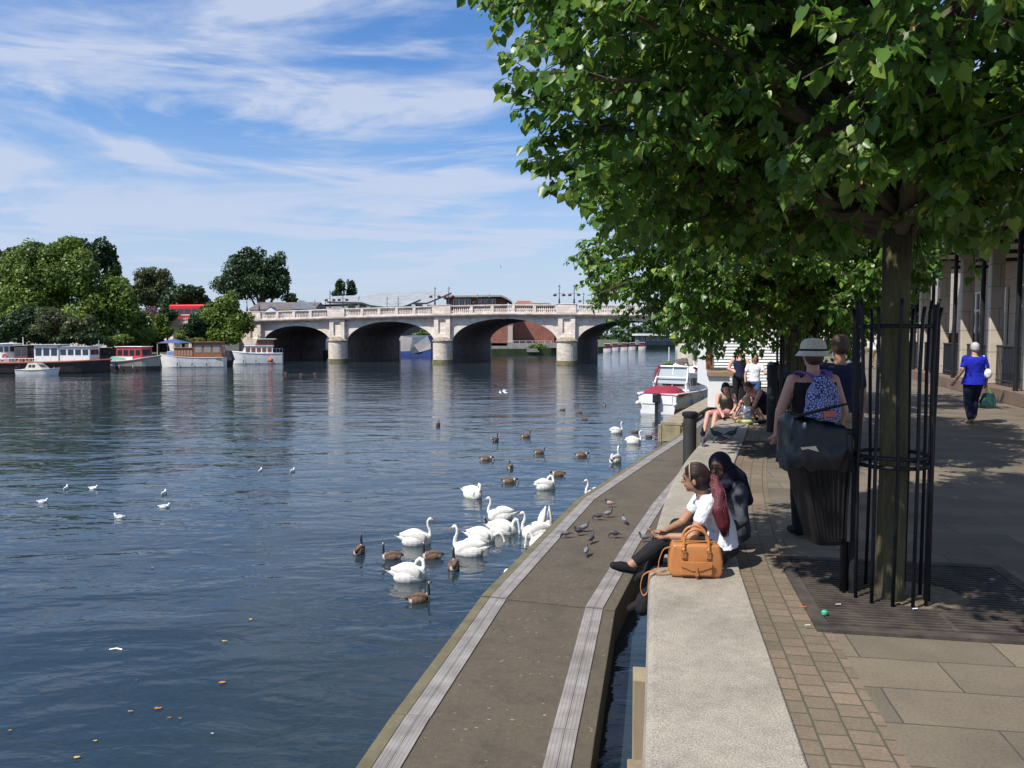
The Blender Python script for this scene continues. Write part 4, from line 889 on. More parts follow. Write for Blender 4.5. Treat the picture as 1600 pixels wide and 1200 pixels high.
def hull(parent, L, B, hs, hb, mats, draft=0.35, bow=0.34, wl_=0.12, transom=0.8, band=None, flare=1.0):
    """local x: stern 0 -> bow L. returns sheer function"""
    n = 22; secs = []
    def half(t): return B / 2 * ((transom + (1 - transom) * min(t / .35, 1)) if t < .35 else (1 if t < 1 - bow else max(0.02, (1 - ((t - 1 + bow) / bow) ** 2.1))))
    def sheer(t): return hs + (hb - hs) * max(0, (t - .35) / .65) ** 1.7 + 0.04 * (1 - t)
    zs = [(-draft, .55), (0.0, .86), (wl_, .90), (0.5, .96), (1.0, 1.0)]
    s = MB(); vs = []; m_ = 2 * len(zs)
    for i in range(n):
        t = i / (n - 1); h = half(t); sh = sheer(t); rake = 0
        row = []
        for k, (zf, wf) in enumerate(zs):
            z = zf if k < 3 else wl_ + (sh - wl_) * ((zf - 0) if k == 4 else .5)
            x = t * L - (0.0 if t < .8 else (sh - z) * .22 * ((t - .8) / .2) / max(sh, .1) * flare)
            row.append((x, h * wf, z))
        vs += [(x, -y, z) for x, y, z in row[::-1]] + row
    fs = []; mi = []
    for i in range(n - 1):
        for k in range(m_ - 1):
            a = i * m_ + k; fs.append((a, a + 1, a + m_ + 1, a + m_)); kk = min(k, m_ - 2 - k)
            mi.append(1 if kk < 2 else 0)
        a = i * m_; fs.append((a + m_, a + 2 * m_ - 1, a + m_ - 1, a)); mi.append(2)   # deck
    fs.append(tuple(range(m_))[::-1]); mi.append(1); fs.append(tuple((n - 1) * m_ + k for k in range(m_))); mi.append(1)
    s.v = vs; s.f = fs; s.m = mi; ho = s.build('hull', [mats[0], mats[1], mats[2]], parent)
    if L > 5:
        for q_ in range(3):
            for sg in ((-1,) if L > 9 else (-1, 1)):
                tq = .25 + .22 * q_; s = MB(); y_ = sg * (half(tq) + .10); x_ = tq * L; s.tube([(x_, y_, .22), (x_, y_, .30), (x_, y_, .62), (x_, y_, .70)], [.04, .09, .09, .03], 8); s.tube([(x_, y_, .7), (x_, y_ - sg * .12, sheer(tq))], .012, 4); s.build('fender', M_fender, parent, smooth=True)
    if band:
        s = MB()
        for sg in (-1, 1): s.tube([(i / 20 * L, sg * (half(i / 20) + .01), sheer(i / 20) - .02) for i in range(21)], band[1], 6)
        s.build('rubbing_band', band[0], parent)
    return half, sheer, ho
def cabin(parent, x0, x1, w, z0, z1, m_, nwin=3, roofm=None, roof_th=.07, over=.12, rake0=0.0, rake1=0.0, winh=.5, winm=None, front=True, taper=.92, winz=.58, frame=None):
    s = MB(); h = z1 - z0
    b = [(x0, -w / 2, z0), (x1, -w / 2, z0), (x1, w / 2, z0), (x0, w / 2, z0)]; t = [(x0 + rake0, -w / 2 * taper, z1), (x1 - rake1, -w / 2 * taper, z1), (x1 - rake1, w / 2 * taper, z1), (x0 + rake0, w / 2 * taper, z1)]
    s.add(b + t, [(0, 1, 5, 4), (1, 2, 6, 5), (2, 3, 7, 6), (3, 0, 4, 7), (4, 5, 6, 7)]); c = s.build('cabin', m_, parent)
    for sg in (-1, 1):
        for k in range(nwin):
            span_ = (x1 - x0) - abs(rake0) - abs(rake1) - .1; ww = span_ / nwin * .74; cx = x0 + rake0 + .05 + span_ * (k + .5) / nwin; cz = z0 + h * winz
            q = MB(); y = sg * (w / 2 * (1 - (1 - taper) * winz) + .012); tilt = sg * math.atan(w / 2 * (1 - taper) / h)
            q.box((cx, y, cz), (ww, .03, h * winh), rx=tilt); q.build('window', winm or M_glassd, c)
    if front:
        for sx, rk, xx in ((1, rake1, x1), (-1, rake0, x0)):
            q = MB(); f0, f1 = winz - winh / 2, winz + winh / 2; X = lambda f: xx - sx * rk * f + sx * .014; wy = w / 2 * .8 * taper
            q.add([(X(f0), -wy, z0 + h * f0), (X(f0), wy, z0 + h * f0), (X(f1), wy, z0 + h * f1), (X(f1), -wy, z0 + h * f1)], [(0, 1, 2, 3)]); q.build('windscreen', winm or M_glassd, c)
    if roofm:
        q = MB(); q.box(((x0 + rake0 + x1 - rake1) / 2, 0, z1 + roof_th / 2 + .002), (x1 - x0 - rake0 - rake1 + 2 * over, w * taper + 2 * over, roof_th)); q.build('roof', roofm, c, bevel=.02, seg=1)
    return c
def ship(name, label, cat, stern_px, bow_px, wy, B, grp=None, dd=0.0):
    """floating position surveyed from the waterline row"""
    p = P(stern_px, wy, WZ); q = P(bow_px, wy, WZ); q = Vector((q.x, q.y + dd, 0)); p.z = 0; v = q - p
    o = empty(name, (p.x, p.y, WZ), math.atan2(v.y, v.x), label, cat, grp); return o, v.length
GB = 'boats moored along the left bank'
# wheelhouse boat, far left behind
o, L = ship('tug_boat', 'boat with round white wheelhouse and orange lifebuoy at the left edge', 'boat', -60, 66, 578, 3, GB)
half, sheer, _ = hull(o, L, 3.2, 1.2, 1.5, (M_hullb, M_hullb, M_grey))
s = MB(); s.lathe([(1.35, 1.1), (1.35, 3.05), (1.5, 3.06), (1.5, 3.14), (0, 3.2)], (5.6, 0, 0), 24); wh = s.build('wheelhouse', M_white, o, smooth=False)
for a in (-115, -90, -65, -40): s = MB(); s.box((5.6 + 1.345 * math.cos(R(a)), 1.345 * math.sin(R(a)), 2.5), (.08, .42, .6), rz=R(a)); s.build('window', M_glassd, wh)
s = MB(); c = Vector((6.05, -1.33, 1.65)); s.tube([c + Vector((.26 * math.cos(t), .0, .26 * math.sin(t))) for t in np.linspace(0, 2 * math.pi, 17)], .06, 6); s.build('lifebuoy', M_orange, wh)
cabin(o, 7.1, 8.6, 2.5, 1.2, 2.9, mat('brown_red_cabin', (0.10, 0.04, 0.035), (0.14, 0.06, 0.05), 2, .7), 2, M_grey)
s = MB(); s.tube([(8.0, -.9, 1), (8.0, -.9, 3.9)], .06, 6); s.build('mast', M_white, o); s = MB(); s.tube([(4.0, .3, 3.1), (4.15, .3, 3.8), (4.5, .3, 4.3)], .04, 6); s.build('davit', M_white, o)
# long barge
o, L = ship('long_barge', 'long dark barge with rusty red band and white deckhouse on the left', 'barge', -70, 163, 583, 4, GB, dd=1.5)
half, sheer, _ = hull(o, L, 4.0, 1.15, 1.45, (M_hullb, M_hullb, mat('deck_rust', (.2, .1, .07), (.25, .15, .1), 1, .8)), band=(M_rust, .12), bow=.2)
cabin(o, L - 7.4, L - 4.9, 2.9, 1.15, 3.05, M_white, 3, M_grey, over=.25, winh=.42, winz=.62)
cabin(o, L - 4.88, L - 1.7, 2.7, 1.15, 2.85, M_white, 4, M_grey, over=.15, winh=.34, winz=.66)
s = MB()
for k in range(26): s.tube([(L - 16 + k * .36, -1.86, 1.1), (L - 16 + k * .36, -1.86, 1.62)], .03, 5)
s.tube([(L - 16, -1.86, 1.63), (L - 7, -1.86, 1.63)], .03, 5); s.build('guard_rail', M_white, o)
rnd = random.Random(8)
for k in range(9):
    s = MB(); x = L - 15 + k * .85; s.box((x, -1.2 + rnd.random() * .8, 1.15 + .22), (.45 + .3 * rnd.random(), .4, .35 + .2 * rnd.random()), rz=rnd.random()); s.build('deck_crate', rnd.choice([M_white, M_beige, M_grey, M_rust]), o)
s = MB(); s.tube([(L - 1.2, 0, 1.3), (L - 1.2, 0, 3.6)], .05, 6); s.box((L - 1.2, 0, 3.0), (1.3, .05, .1)); s.build('mast', M_grey, o)
# small cruiser in front of the barge
o, L = ship('small_cruiser', 'small white cruiser with cream canopy lying in front of the long barge', 'boat', 30, 94, 586, 2, GB)
half, sheer, _ = hull(o, L, 1.8, .55, .75, (M_hullw, M_hullw, M_cream), band=(M_grey, .04))
cabin(o, 1.0, 2.9, 1.5, .55, 1.25, M_cream, 2, None, rake0=.3, rake1=.75, winh=.4, taper=.75)
s = MB(); s.box((-.15, 0, .5), (.3, .35, .7)); s.build('outboard_motor', M_blk, o, bevel=.05)
# brown boat
o, L = ship('wooden_boat', 'brown wooden cabin boat half hidden between the two barges', 'boat', 150, 200, 575, 2, GB, dd=1)
half, sheer, _ = hull(o, L, 2.4, 1.0, 1.2, (M_hullb, M_hullb, M_wood)); cabin(o, .4, 3.3, 2.0, 1.0, 2.5, mat('dark_brown_wood', (.09, .045, .03), (.14, .07, .05), 3, .6), 4, M_grey, winh=.4)
s = MB(); s.tube([(2.2, 0, 2.5), (2.2, 0, 3.9)], .04, 6); s.box((2.2, 0, 3.4), (1.6, .05, .08)); s.build('mast', M_grey, o)
# beige barge with red cabin
o, L = ship('beige_barge', 'stone grey barge with red and white cabin and turquoise deck cover', 'barge', 156, 257, 578.5, 3, GB, dd=-1.0)
half, sheer, _ = hull(o, L, 3.1, 1.1, 1.75, (M_hullb, M_beige, M_white), bow=.22, wl_=.55, flare=.2, band=(M_beige, .09))
c = cabin(o, 2.9, 6.0, 2.3, 1.15, 2.75, M_redc, 4, M_white, winh=.4, winz=.6)
s = MB(); s.box((4.0, -1.17, 1.4), (1.9, .05, .5)); s.build('white_panel', M_white, c)
s = MB(); s.extrude([(0, .0), (2.3, 0), (1.9, .42), (.5, .55)], -1.1, 1.1); q = s.build('deck_cover', M_turq, o); q.location = (2.0, -.3, 1.12)
s = MB(); s.box((2.9, -1.56, .85), (.35, .06, .7)); s.build('fender', M_navy, o)
# yacht with wooden cabins
o, L = ship('motor_yacht', 'long white motor yacht with varnished wooden cabins, bow to the left', 'boat', 352, 256, 573.5, 2.8, GB, dd=-1)
half, sheer, _ = hull(o, L, 2.7, 1.25, 1.7, (M_hullw, M_hullw, M_wood), band=(M_hullw, .04))
cabin(o, 0.2, 3.6, 2.3, 1.0, 3.2, M_wood, 3, M_wood, over=.3, winh=.42, winz=.62, winm=mat('pale_curtained_glass', (.25, .24, .22), rough=.1))
cabin(o, 3.7, 6.0, 2.0, 1.25, 2.45, M_wood, 6, M_wood, over=.15, winh=.6, winz=.5, winm=mat('warm_glass', (.35, .2, .12), rough=.15))
s = MB(); s.box((6.7, -.4, 1.75), (1.0, .9, .6)); s.build('blue_cover', mat('blue_cover', (.12, .25, .5), (.3, .4, .55), 3, .8), o, bevel=.08)
s = MB()
for k in range(7): s.tube([(.3 + k * .5, -1.32, 1.2), (.3 + k * .5, -1.32, 1.9)], .025, 5)
s.tube([(.3, -1.32, 1.9), (3.4, -1.32, 1.9)], .025, 5); s.build('rail', M_white, o)
# shed and nets
o = empty('grey_shed', (xat(366, 125), 125, -1.2), 0, 'grey corrugated shed on the bank right of the wooden cabined yacht', 'shed'); s = MB(); s.box((0, 0, 1.1), (2.2, 2, 2.2)); s.build('wall', mat('shed_grey', (.13, .14, .15), (.2, .21, .22), 3, .7), o); s = MB(); s.box((0, 0, 2.27), (2.2, 2.3, .12)); s.build('roof', M_grey, o)
o, L = ship('dark_tender', 'dark covered tender moored between the two white yachts', 'boat', 343, 366, 572, 1.6, GB); hull(o, L, 1.6, .7, .9, (M_hullb, M_hullb, M_blk))
s = MB(); s.extrude([(.1, .7), (1.9, .8), (1.5, 2.0), (.6, 2.2)], -.6, .6); s.build('tarpaulin', mat('dark_tarp', (.02, .022, .03), (.05, .05, .06), 2, .7), o)
# white cruiser by the bridge
o, L = ship('river_cruiser', 'white river cruiser with brown windowed wheelhouse moored beside the bridge', 'boat', 442, 361, 568, 2.8, GB, dd=-1.5)
half, sheer, _ = hull(o, L, 2.6, 1.5, 1.9, (M_hullw, M_hullw, M_white), wl_=.1, band=(M_white, .05))
M_wgl = mat('brown_window_glass', (.16, .07, .04), rough=.12)
cabin(o, 1.3, 5.6, 2.0, 1.4, 2.55, M_white, 5, M_white, over=.12, rake1=.5, winh=.6, winz=.52, winm=M_wgl)
cabin(o, 1.2, 3.7, 1.8, 2.64, 3.5, M_wood, 3, M_white, over=.35, rake1=.3, winh=.6, winz=.5, winm=M_wgl)
s = MB()
for k in range(9): s.tube([(.1 + k * .45, -1.25, 1.5), (.1 + k * .45, -1.25, 2.15)], .025, 5)
s.tube([(.1, -1.25, 2.15), (3.7, -1.25, 2.15)], .025, 5); s.build('rail', M_white, o)
s = MB(); s.sphere((1.5, 1.45, .55), (.3, .3, .34)); s.build('buoy_fender', M_orange, o, smooth=True)
# blue gazebo
g = empty('gazebo', (xat(268, 108), 109, -1.2), 0, 'blue canopy gazebo on the left bank behind the moored boats', 'gazebo')
s = MB(); zt = zat(529, 109) + 1.2; ze = zat(536, 109) + 1.2; s.add([(-1.7, -1.7, ze), (1.7, -1.7, ze), (1.7, 1.7, ze), (-1.7, 1.7, ze), (0, 0, zt)], [(0, 1, 4), (1, 2, 4), (2, 3, 4), (3, 0, 4)]); s.build('canopy', mat('blue_canvas', (.05, .08, .2), (.07, .1, .25), 2, .8), g)
for sx in (-1, 1):
    for sy in (-1, 1): s = MB(); s.tube([(sx * 1.6, sy * 1.6, 0), (sx * 1.6, sy * 1.6, ze)], .04, 6); s.build('pole', M_white, g)
# faceted houseboat under second arch
o = empty('angular_houseboat', (xat(650, 150), 150, WZ), R(-10), 'large angular blue and white houseboat seen through the second bridge arch', 'houseboat')
hb_ = mat('houseboat_blue', (.02, .05, .2), (.03, .07, .26), 1, .5)
s = MB(); s.extrude([(-3.4, -.3), (3.4, -.3), (3.4, 1.3), (-3.4, 1.0)], -1.6, 6); s.build('hull', hb_, o)
s = MB(); vs = [(-3.3, -1.5, 1.05), (-.9, -1.5, .4), (-.2, -1.5, 3.6), (-2.6, -1.4, 3.9), (1.2, -1.8, .9), (3.3, -1.4, 1.5), (3.2, -1.2, 2.6), (2.4, -.4, 3.9), (-2.5, 5, 4.0), (2.4, 5, 4.0), (3.3, 5, 1.5), (-3.3, 5, 1.1), (.2, -1.9, 2.2)]
s.add(vs, [(0, 1, 2, 3), (1, 4, 12), (1, 12, 2), (12, 6, 7, 2), (4, 5, 6, 12), (3, 2, 7, 9, 8), (5, 10, 9, 7, 6), (0, 3, 8, 11)]); s.m = [1, 0, 0, 0, 1, 0, 2, 0]; s.build('faceted_shell', [mat('grey_blue_panels', (.07, .10, .13), (.12, .15, .18), .7, .4), mat('pale_panels', (.34, .33, .34), (.42, .40, .40), .7, .4), hb_], o)
# distant moored cruisers beyond the fourth arch
proto = None; rnd = random.Random(4)
for i, (px, wy, wd) in enumerate(((950, 551, 14), (963, 549, 15), (977, 548.5, 14), (989, 547.5, 13), (1003, 547, 10), (1062, 546.5, 12))):
    lab = ['leftmost tiny moored cruiser beyond the fourth arch', 'second tiny cruiser from the left beyond the fourth arch', 'third tiny cruiser from the left beyond the fourth arch', 'fourth tiny cruiser from the left beyond the fourth arch', 'fifth tiny cruiser from the left beyond the fourth arch', 'tiny cruiser alone on the far river right of the others'][i]
    if proto is None:
        proto, L = ship('distant_cruiser', lab, 'boat', px - wd / 2, px + wd / 2, wy, 2, 'distant moored cruisers'); hull(proto, L, 1.9, .9, 1.2, (M_hullw, M_hullw, M_maroon)); cabin(proto, .3, L * .7, 1.6, .9, 2.0, M_maroon, 3, M_white); o = proto
    else:
        o = copy_tree(proto); p = P(px - wd / 2, wy, WZ); o.location = p; o['label'] = lab
# ---- near cruiser with burgundy covers ----------------------------------------
sp_ = Vector((7.75, 42.6, 0)); bp3 = Vector((12.0, 49.4, 0)); v = bp3 - sp_
o = empty('canopy_cruiser', (sp_.x, sp_.y, WZ), math.atan2(v.y, v.x), 'white cabin cruiser with burgundy cockpit cover and outboard motor at the jetty', 'boat'); L = v.length
half, sheer, _ = hull(o, L, 2.35, 1.05, 1.35, (mat('brown_boot_top', (.25, .14, .08), (.3, .18, .1), 2, .6), M_hullw, M_hullw), transom=.93, wl_=.25, band=(M_white, .05))
cb = cabin(o, 2.35, 5.6, 1.85, 1.1, 1.95, M_hullw, 3, M_white, over=.02, rake1=1.1, winh=.5, winz=.55, taper=.85)
s = MB()
for sg in (-1, 1):
    s.tube([(1.75, sg * .95, 1.1), (2.25, sg * .88, 2.15), (2.45, sg * .80, 2.45)], .05, 6); s.tube([(2.6, sg * .92, 1.3), (2.45, sg * .8, 2.45)], .05, 6); s.tube([(1.75, sg * .95, 1.55), (2.35, sg * .9, 1.6)], .035, 6)
s.tube([(2.45, -.8, 2.45), (2.45, .8, 2.45)], .05, 6); s.tube([(2.1, -.9, 1.85), (2.1, .9, 1.85)], .035, 6); s.tube([(2.2, 0, 1.2), (2.38, 0, 2.4)], .04, 6); s.build('windscreen_frame', M_white, o)
s = MB(); s.add([(2.12, -.88, 1.5), (2.12, .88, 1.5), (2.42, .8, 2.4), (2.42, -.8, 2.4)], [(0, 1, 2, 3)]); s.build('windscreen', mat('clear_screen', (.35, .4, .42), rough=.1), o)
s = MB(); n = 12; vs = []
for i in range(n + 1):
    for j in range(9):
        u = i / n; w_ = -1 + j / 4; x = -.05 + u * 2.2; y = w_ * 1.2; z = 1.06 - .12 * abs(w_) ** 6 + .40 * math.sin(math.pi * min(1, u * 1.1)) * (1 - abs(w_) ** 3) + .05 * math.sin(9 * u + 4 * w_)
        vs.append((x, y, z))
s.add(vs, [(i * 9 + j, (i + 1) * 9 + j, (i + 1) * 9 + j + 1, i * 9 + j + 1) for i in range(n) for j in range(8)]); s.build('cockpit_cover', M_maroon, o, smooth=True)
s = MB(); s.add([(2.3, -.85, 2.42), (2.3, .85, 2.42), (3.9, .8, 2.3), (3.9, -.8, 2.3), (2.0, -.98, 1.35), (2.0, .98, 1.35), (2.0, .98, 1.95), (3.9, .9, 1.95)], [(0, 1, 2, 3), (0, 4, 5, 1)][:1] + [(1, 6, 7, 2)]); s.build('folded_hood', mat('clear_hood', (.4, .38, .36), (.5, .48, .45), 3, .3), o)
s = MB(); s.tube([(2.25, .98, 1.2), (2.1, .95, 1.9), (2.35, .85, 2.45), (2.9, .82, 2.5)], .07, 6); s.build('hood_edge', M_maroon, o); s = MB(); s.tube([(3.5, -.8, 2.35), (4.2, -.85, 2.2), (4.5, -.85, 1.9)], .07, 6); s.build('hood_edge', M_maroon, o)
s = MB(); s.box((-.22, -.05, .85), (.34, .34, .5)); s.box((-.22, -.05, .25), (.16, .16, .8)); s.build('outboard_motor', M_blk, o, bevel=.05)
s = MB(); s.box((-.02, 0, .75), (.05, 1.7, .45)); s.build('transom_board', M_white, o)
for y in (-1.05, 1.05): s = MB(); s.sphere((-.12, y, .55), (.14, .12, .12)); s.build('fender', M_white, o, smooth=True)
# cluttered houseboat behind it
o = empty('cluttered_boat', (10.6, 51.5, WZ), R(58), 'white boat piled with plants and clutter behind the canopy cruiser', 'boat')
half, sheer, _ = hull(o, 7, 2.4, 1.3, 1.7, (M_hullw, M_hullw, M_wood)); s = MB(); s.extrude([(.5, 1.3), (5.5, 1.35), (4.9, 2.1), (2.6, 2.35), (.7, 2.0)], -1, 1); s.build('canvas_cover', M_white, o, bevel=.08)
rnd = random.Random(2)
for k in range(12):
    s = MB(); x = .6 + rnd.random() * 4.6; y = rnd.uniform(-.8, .8); z = 2.15 + rnd.random() * .3; s.box((x, y, z), (.3 + rnd.random() * .4, .3, .25 + rnd.random() * .3), rz=rnd.random() * 2, ry=rnd.random() * .5); s.build('clutter', rnd.choice([M_wood, M_rust, M_beige, M_blk, M_cream, M_tile]), o, bevel=.02)
s = MB(); s.tube([(.2, .6, 1.3), (.2, .6, 3.4)], .03, 6); s.build('flagpole', M_white, o); s = MB(); s.add([(.2, .6, 3.2), (.2, .61, 2.2), (.75, .75, 1.9), (.7, .8, 2.7)], [(0, 1, 2, 3)]); s.build('red_flag', M_red, o)
rng = np.random.default_rng(77)
for i, (px, py, d, r, lab) in enumerate(((1042, 577, 50, .55, 'yellow green plant in a tub on the stern of the cluttered boat'), (1030, 582, 49.5, .3, 'small yellow plant left of the larger tub plant beside the cluttered boat'))):
    V, Fq, T = far_crown(rng, [(0, 0, .5 + r, r, r, r * .9), (.2, 0, .4 + r, r * .7, r * .7, r * .7)], 700, .16); c = Q(px, py, d); pr = empty('potted_plant', (c.x, d, c.z - r - .5), 0, lab, 'plant', 'potted plants on the boat')
    link('foliage', np_mesh('foliage', V, np.arange(len(V)).reshape(-1, 4), L_yel, T), pr); s = MB(); s.lathe([(.15, 0), (.22, .5)], n=12); s.build('tub', M_rust, pr)
# ================================================================== RIGHT SIDE
M_cream2 = stone_mat('cream_ashlar', (0.44, 0.385, 0.305), (0.50, 0.44, 0.35), (0.28, 0.24, 0.19), 1.1, 0.62, .85, .25)
M_soff = mat('cream_soffit', (0.62, 0.56, 0.46), (0.68, 0.62, 0.52), 1, .9)
M_rail = mat('navy_railing', (0.012, 0.014, 0.022), (0.02, 0.022, 0.03), 3, .5)
bd = empty('riverside_building', (11.9, 18.2, 0), math.atan2(2.25, 7.8) * -1, 'cream stone building with colonnade, dark railings and balcony along the promenade', 'building')
# local: y along the facade (away), x to the right (into the building); origin at plinth edge
def pt(s_, *a, **k): pass
s = MB(); s.box((1.4, 5.25, .17), (2.8, 26.5, .34)); s.build('plinth', mat('brown_plinth', (.13, .085, .06), (.19, .13, .095), 1, .85), bd, bevel=.015)
s = MB(); s.box((5.0, 8.75, 4.3), (4.4, 33.5, 8.6)); wl2 = s.build('wall', M_cream2, bd)
s = MB(); s.box((1.65, 5.25, 4.55), (4.5, 26.5, .3)); s.build('soffit_slab', M_soff, bd)
s = MB(); s.box((-.64, 5.25, 4.62), (.09, 26.5, .5)); s.box((-.1, 2.75, 4.36), (.12, 21.5, .08)); s.build('fascia_beam', M_rail, bd)
for k in range(8):
    y = -7.6 + k * 3.1
    s = MB(); s.box((1.6, y, 4.34), (4.4, .14, .12)); s.build('soffit_beam', M_rail, bd)
    s = MB(); s.tube([(.12, y, .34), (.12, y, 4.4)], .062, 10); s.build('downpipe', M_blk, bd)
    s = MB(); s.box((.50, y + .2, 2.37), (.34, .38, 4.06)); s.box((.50, y + .2, 4.25), (.5, .54, .24)); s.build('column', M_cream2, bd, bevel=.02, seg=1)
    s = MB(); s.tube([(.45, y + .6, 1.42), (.45, y + 2.85, 1.42)], .03, 6); s.tube([(.45, y + .6, .48), (.45, y + 2.85, .48)], .025, 6)
    for j in range(19): s.tube([(.45, y + .62 + j * .122, .34), (.45, y + .62 + j * .122, 1.42)], .014, 5)
    s.build('railing', M_rail, bd)
    s = MB(); s.box((2.78, y + 1.75, 2.35), (.06, 1.35, 2.1)); w_ = s.build('window', mat('reflecting_glass', (.04, .055, .06), rough=.06, spec=.9), bd)
    s = MB()
    for dy in (-.7, 0, .7): s.box((2.73, y + 1.75 + dy, 2.35), (.08, .08, 2.2))
    for dz in (-1.06, .35, 1.06): s.box((2.728, y + 1.75, 2.35 + dz), (.07, 1.34, .07))
    s.build('window_frame', M_white, w_)
    s = MB(); s.tube([(-.62, y, 5.85), (-.62, y + 3.1, 5.85)], .03, 6)
    for j in range(20): s.tube([(-.62, y + j * .155, 4.86), (-.62, y + j * .155, 5.85)], .014, 4)
    s.build('balcony_railing', M_rail, bd)
# low white wall with timber cap, timber post, cabinet, hut
w0 = empty('low_white_wall', (4.92, 19.0, 0), R(-14), 'low white painted wall with timber cap behind the family', 'wall')
s = MB(); s.box((0, 1.2, .37), (.5, 2.4, .74)); s.build('wall', M_white, w0, bevel=.01)
s = MB(); s.box((.03, 1.2, .80), (.62, 2.55, .12)); s.build('timber_cap', mat('oak_cap', (.20, .13, .075), (.28, .19, .12), 4, .8), w0, bevel=.01)
s = MB(); s.box((0, 0, .3), (.13, .13, .62)); s.box((0, 0, .64), (.18, .18, .06)); o = s.build('timber_post', M_wood); o.location = (xat(1108, 20.2), 20.2, .86); tag(o, 'short brown timber post standing on the end of the white wall', 'post')
cb_ = empty('utility_cabinet', (5.14, 18.4, 0), R(-6), 'dark grey cabinet with pale lid against the low white wall', 'cabinet')
s = MB(); s.box((0, 0, .29), (.42, .4, .58)); s.build('body', mat('dark_grey_panel', (.03, .035, .04), (.05, .055, .06), 4, .5), cb_, bevel=.01); s = MB(); s.box((0, 0, .605), (.48, .46, .05)); s.build('lid', M_grey, cb_)
for k in range(5): s = MB(); s.box((-.16 + k * .08, -.207, .3), (.02, .012, .5)); s.build('rib', M_blk, cb_)
ht = empty('white_hut', (6.45, 26.0, 0), R(-4), 'white weatherboarded hut beside the river at the end of the walkway', 'hut')
s = MB()
for k in range(30):
    z = .05 + k * .1; s.add([(0, -.03, z), (2.5, -.03, z), (2.5, 0.0, z + .1), (0, 0.0, z + .1), (0, .02, z), (2.5, .02, z)], [(0, 1, 2, 3), (4, 5, 1, 0)])
s.box((1.25, 1.3, 1.52), (2.5, 2.55, 3.0)); s.build('weatherboard_wall', mat('hut_white', (.72, .72, .68), (.8, .8, .77), 4, .6), ht)
for x in (-.02, 1.33, 2.52): s = MB(); s.box((x, -.05, 1.53), (.11, .08, 3.04)); s.build('corner_board', M_white, ht)
s = MB(); s.add([(-.25, -.3, 3.05), (2.75, -.3, 3.05), (2.75, 2.9, 3.05), (-.25, 2.9, 3.05), (1.25, -.3, 3.9), (1.25, 2.9, 3.9)], [(0, 1, 4), (1, 2, 5, 4), (2, 3, 5), (3, 0, 4, 5), (0, 3, 2, 1)]); s.build('roof', M_tile, ht)
# ---- tree guards -----------------------------------------------------------------
def tree_guard(loc, label, r=.228, H=1.92):
    g = empty('tree_guard', loc, 0, label, 'tree guard', 'black iron tree guards')
    for z, rr in ((H - .12, r + .0), (.96, r - .0), (.90, r - .012)):
        s = MB(); n = 32; pts = [(rr * math.cos(2 * math.pi * k / n), rr * math.sin(2 * math.pi * k / n), z) for k in range(n + 1)]; s.tube(pts, .014, 6, cap=False); s.build('hoop', M_blk, g, smooth=True)
    rnd = random.Random(5)
    for k in range(12):
        a = 2 * math.pi * (k + .37) / 12; c, sn = math.cos(a), math.sin(a); j = rnd.uniform(-.01, .01); top = H + (0 if k % 2 else .05)
        s = MB(); s.tube([((r + .012) * c, (r + .012) * sn, .01), ((r + .013) * c + j, (r + .013) * sn, .9), ((r + .012) * c - j, (r + .012) * sn, 1.5), ((r + .02) * c, (r + .02) * sn, top - .08), ((r + .035) * c, (r + .035) * sn, top)], .0115, 6); s.build('bar', M_blk, g, smooth=True)
    for a in (165, -15): s = MB(); s.box((math.cos(R(a)) * r * 1.02, math.sin(R(a)) * r * 1.02, .97), (.03, .045, 1.94), rz=R(a)); s.build('post', M_blk, g)
    return g
g1 = tree_guard((2.50, 5.22, 0), 'tall black iron guard of bars around the nearest lime tree')
g2 = copy_tree(g1); g2.location = (4.25, 11.9, 0); g2['label'] = 'black iron guard around the second lime tree behind the woman in the hat'
g3 = copy_tree(g1); g3.location = (6.6, 19.2, 0); g3['label'] = 'black iron guard around the third lime tree further down the promenade'
# ---- tree grates -------------------------------------------------------------------
M_iron = mat('rusty_cast_iron', (.028, .023, .02), (.085, .064, .048), 5, .8, .3)
M_soil = mat('grit_and_soil', (.10, .075, .045), (.20, .155, .10), 14, .95, .6, 60)
def grate(loc, label, rz):
    g = empty('tree_grate', loc, rz, label, 'tree grate', 'iron grates around the tree bases')
    s = MB(); n = 24; S = .80; s.add([(-S, -S, .005), (S, -S, .005), (S, S, .005), (-S, S, .005)], [(0, 1, 2, 3)]); s.build('soil_bed', M_soil, g)
    s = MB()
    for sx, sy, w_, h_ in ((0, -S + .04, 2 * S, .08), (0, S - .04, 2 * S, .08), (-S + .04, 0, .08, 2 * S - .17), (S - .04, 0, .08, 2 * S - .17)): s.box((sx, sy, .012), (w_, h_, .02))
    s.build('frame', M_iron, g)
    s = MB(); hole = .30; k = -S + .13
    while k < S - .1:
        for a, b in ((-S + .09, -.015), (.015, S - .09)):
            if abs(k) < hole:
                e = math.sqrt(hole ** 2 - k ** 2)
                if a < 0: b = -e
                else: a = e
            s.box(((a + b) / 2, k, .013), (b - a, .022, .016))
        k += .048
    s.box((0, -S + .09 + .2, .0132), (.03, .38, .0172)); s.build('slats', M_iron, g)
    return g
grate((2.72, 5.25, 0), 'rusty iron tree grate with grit around the nearest lime tree', R(-10)); gg = grate((4.25, 12.0, 0), 'dark iron tree grate around the second lime tree', R(-14))
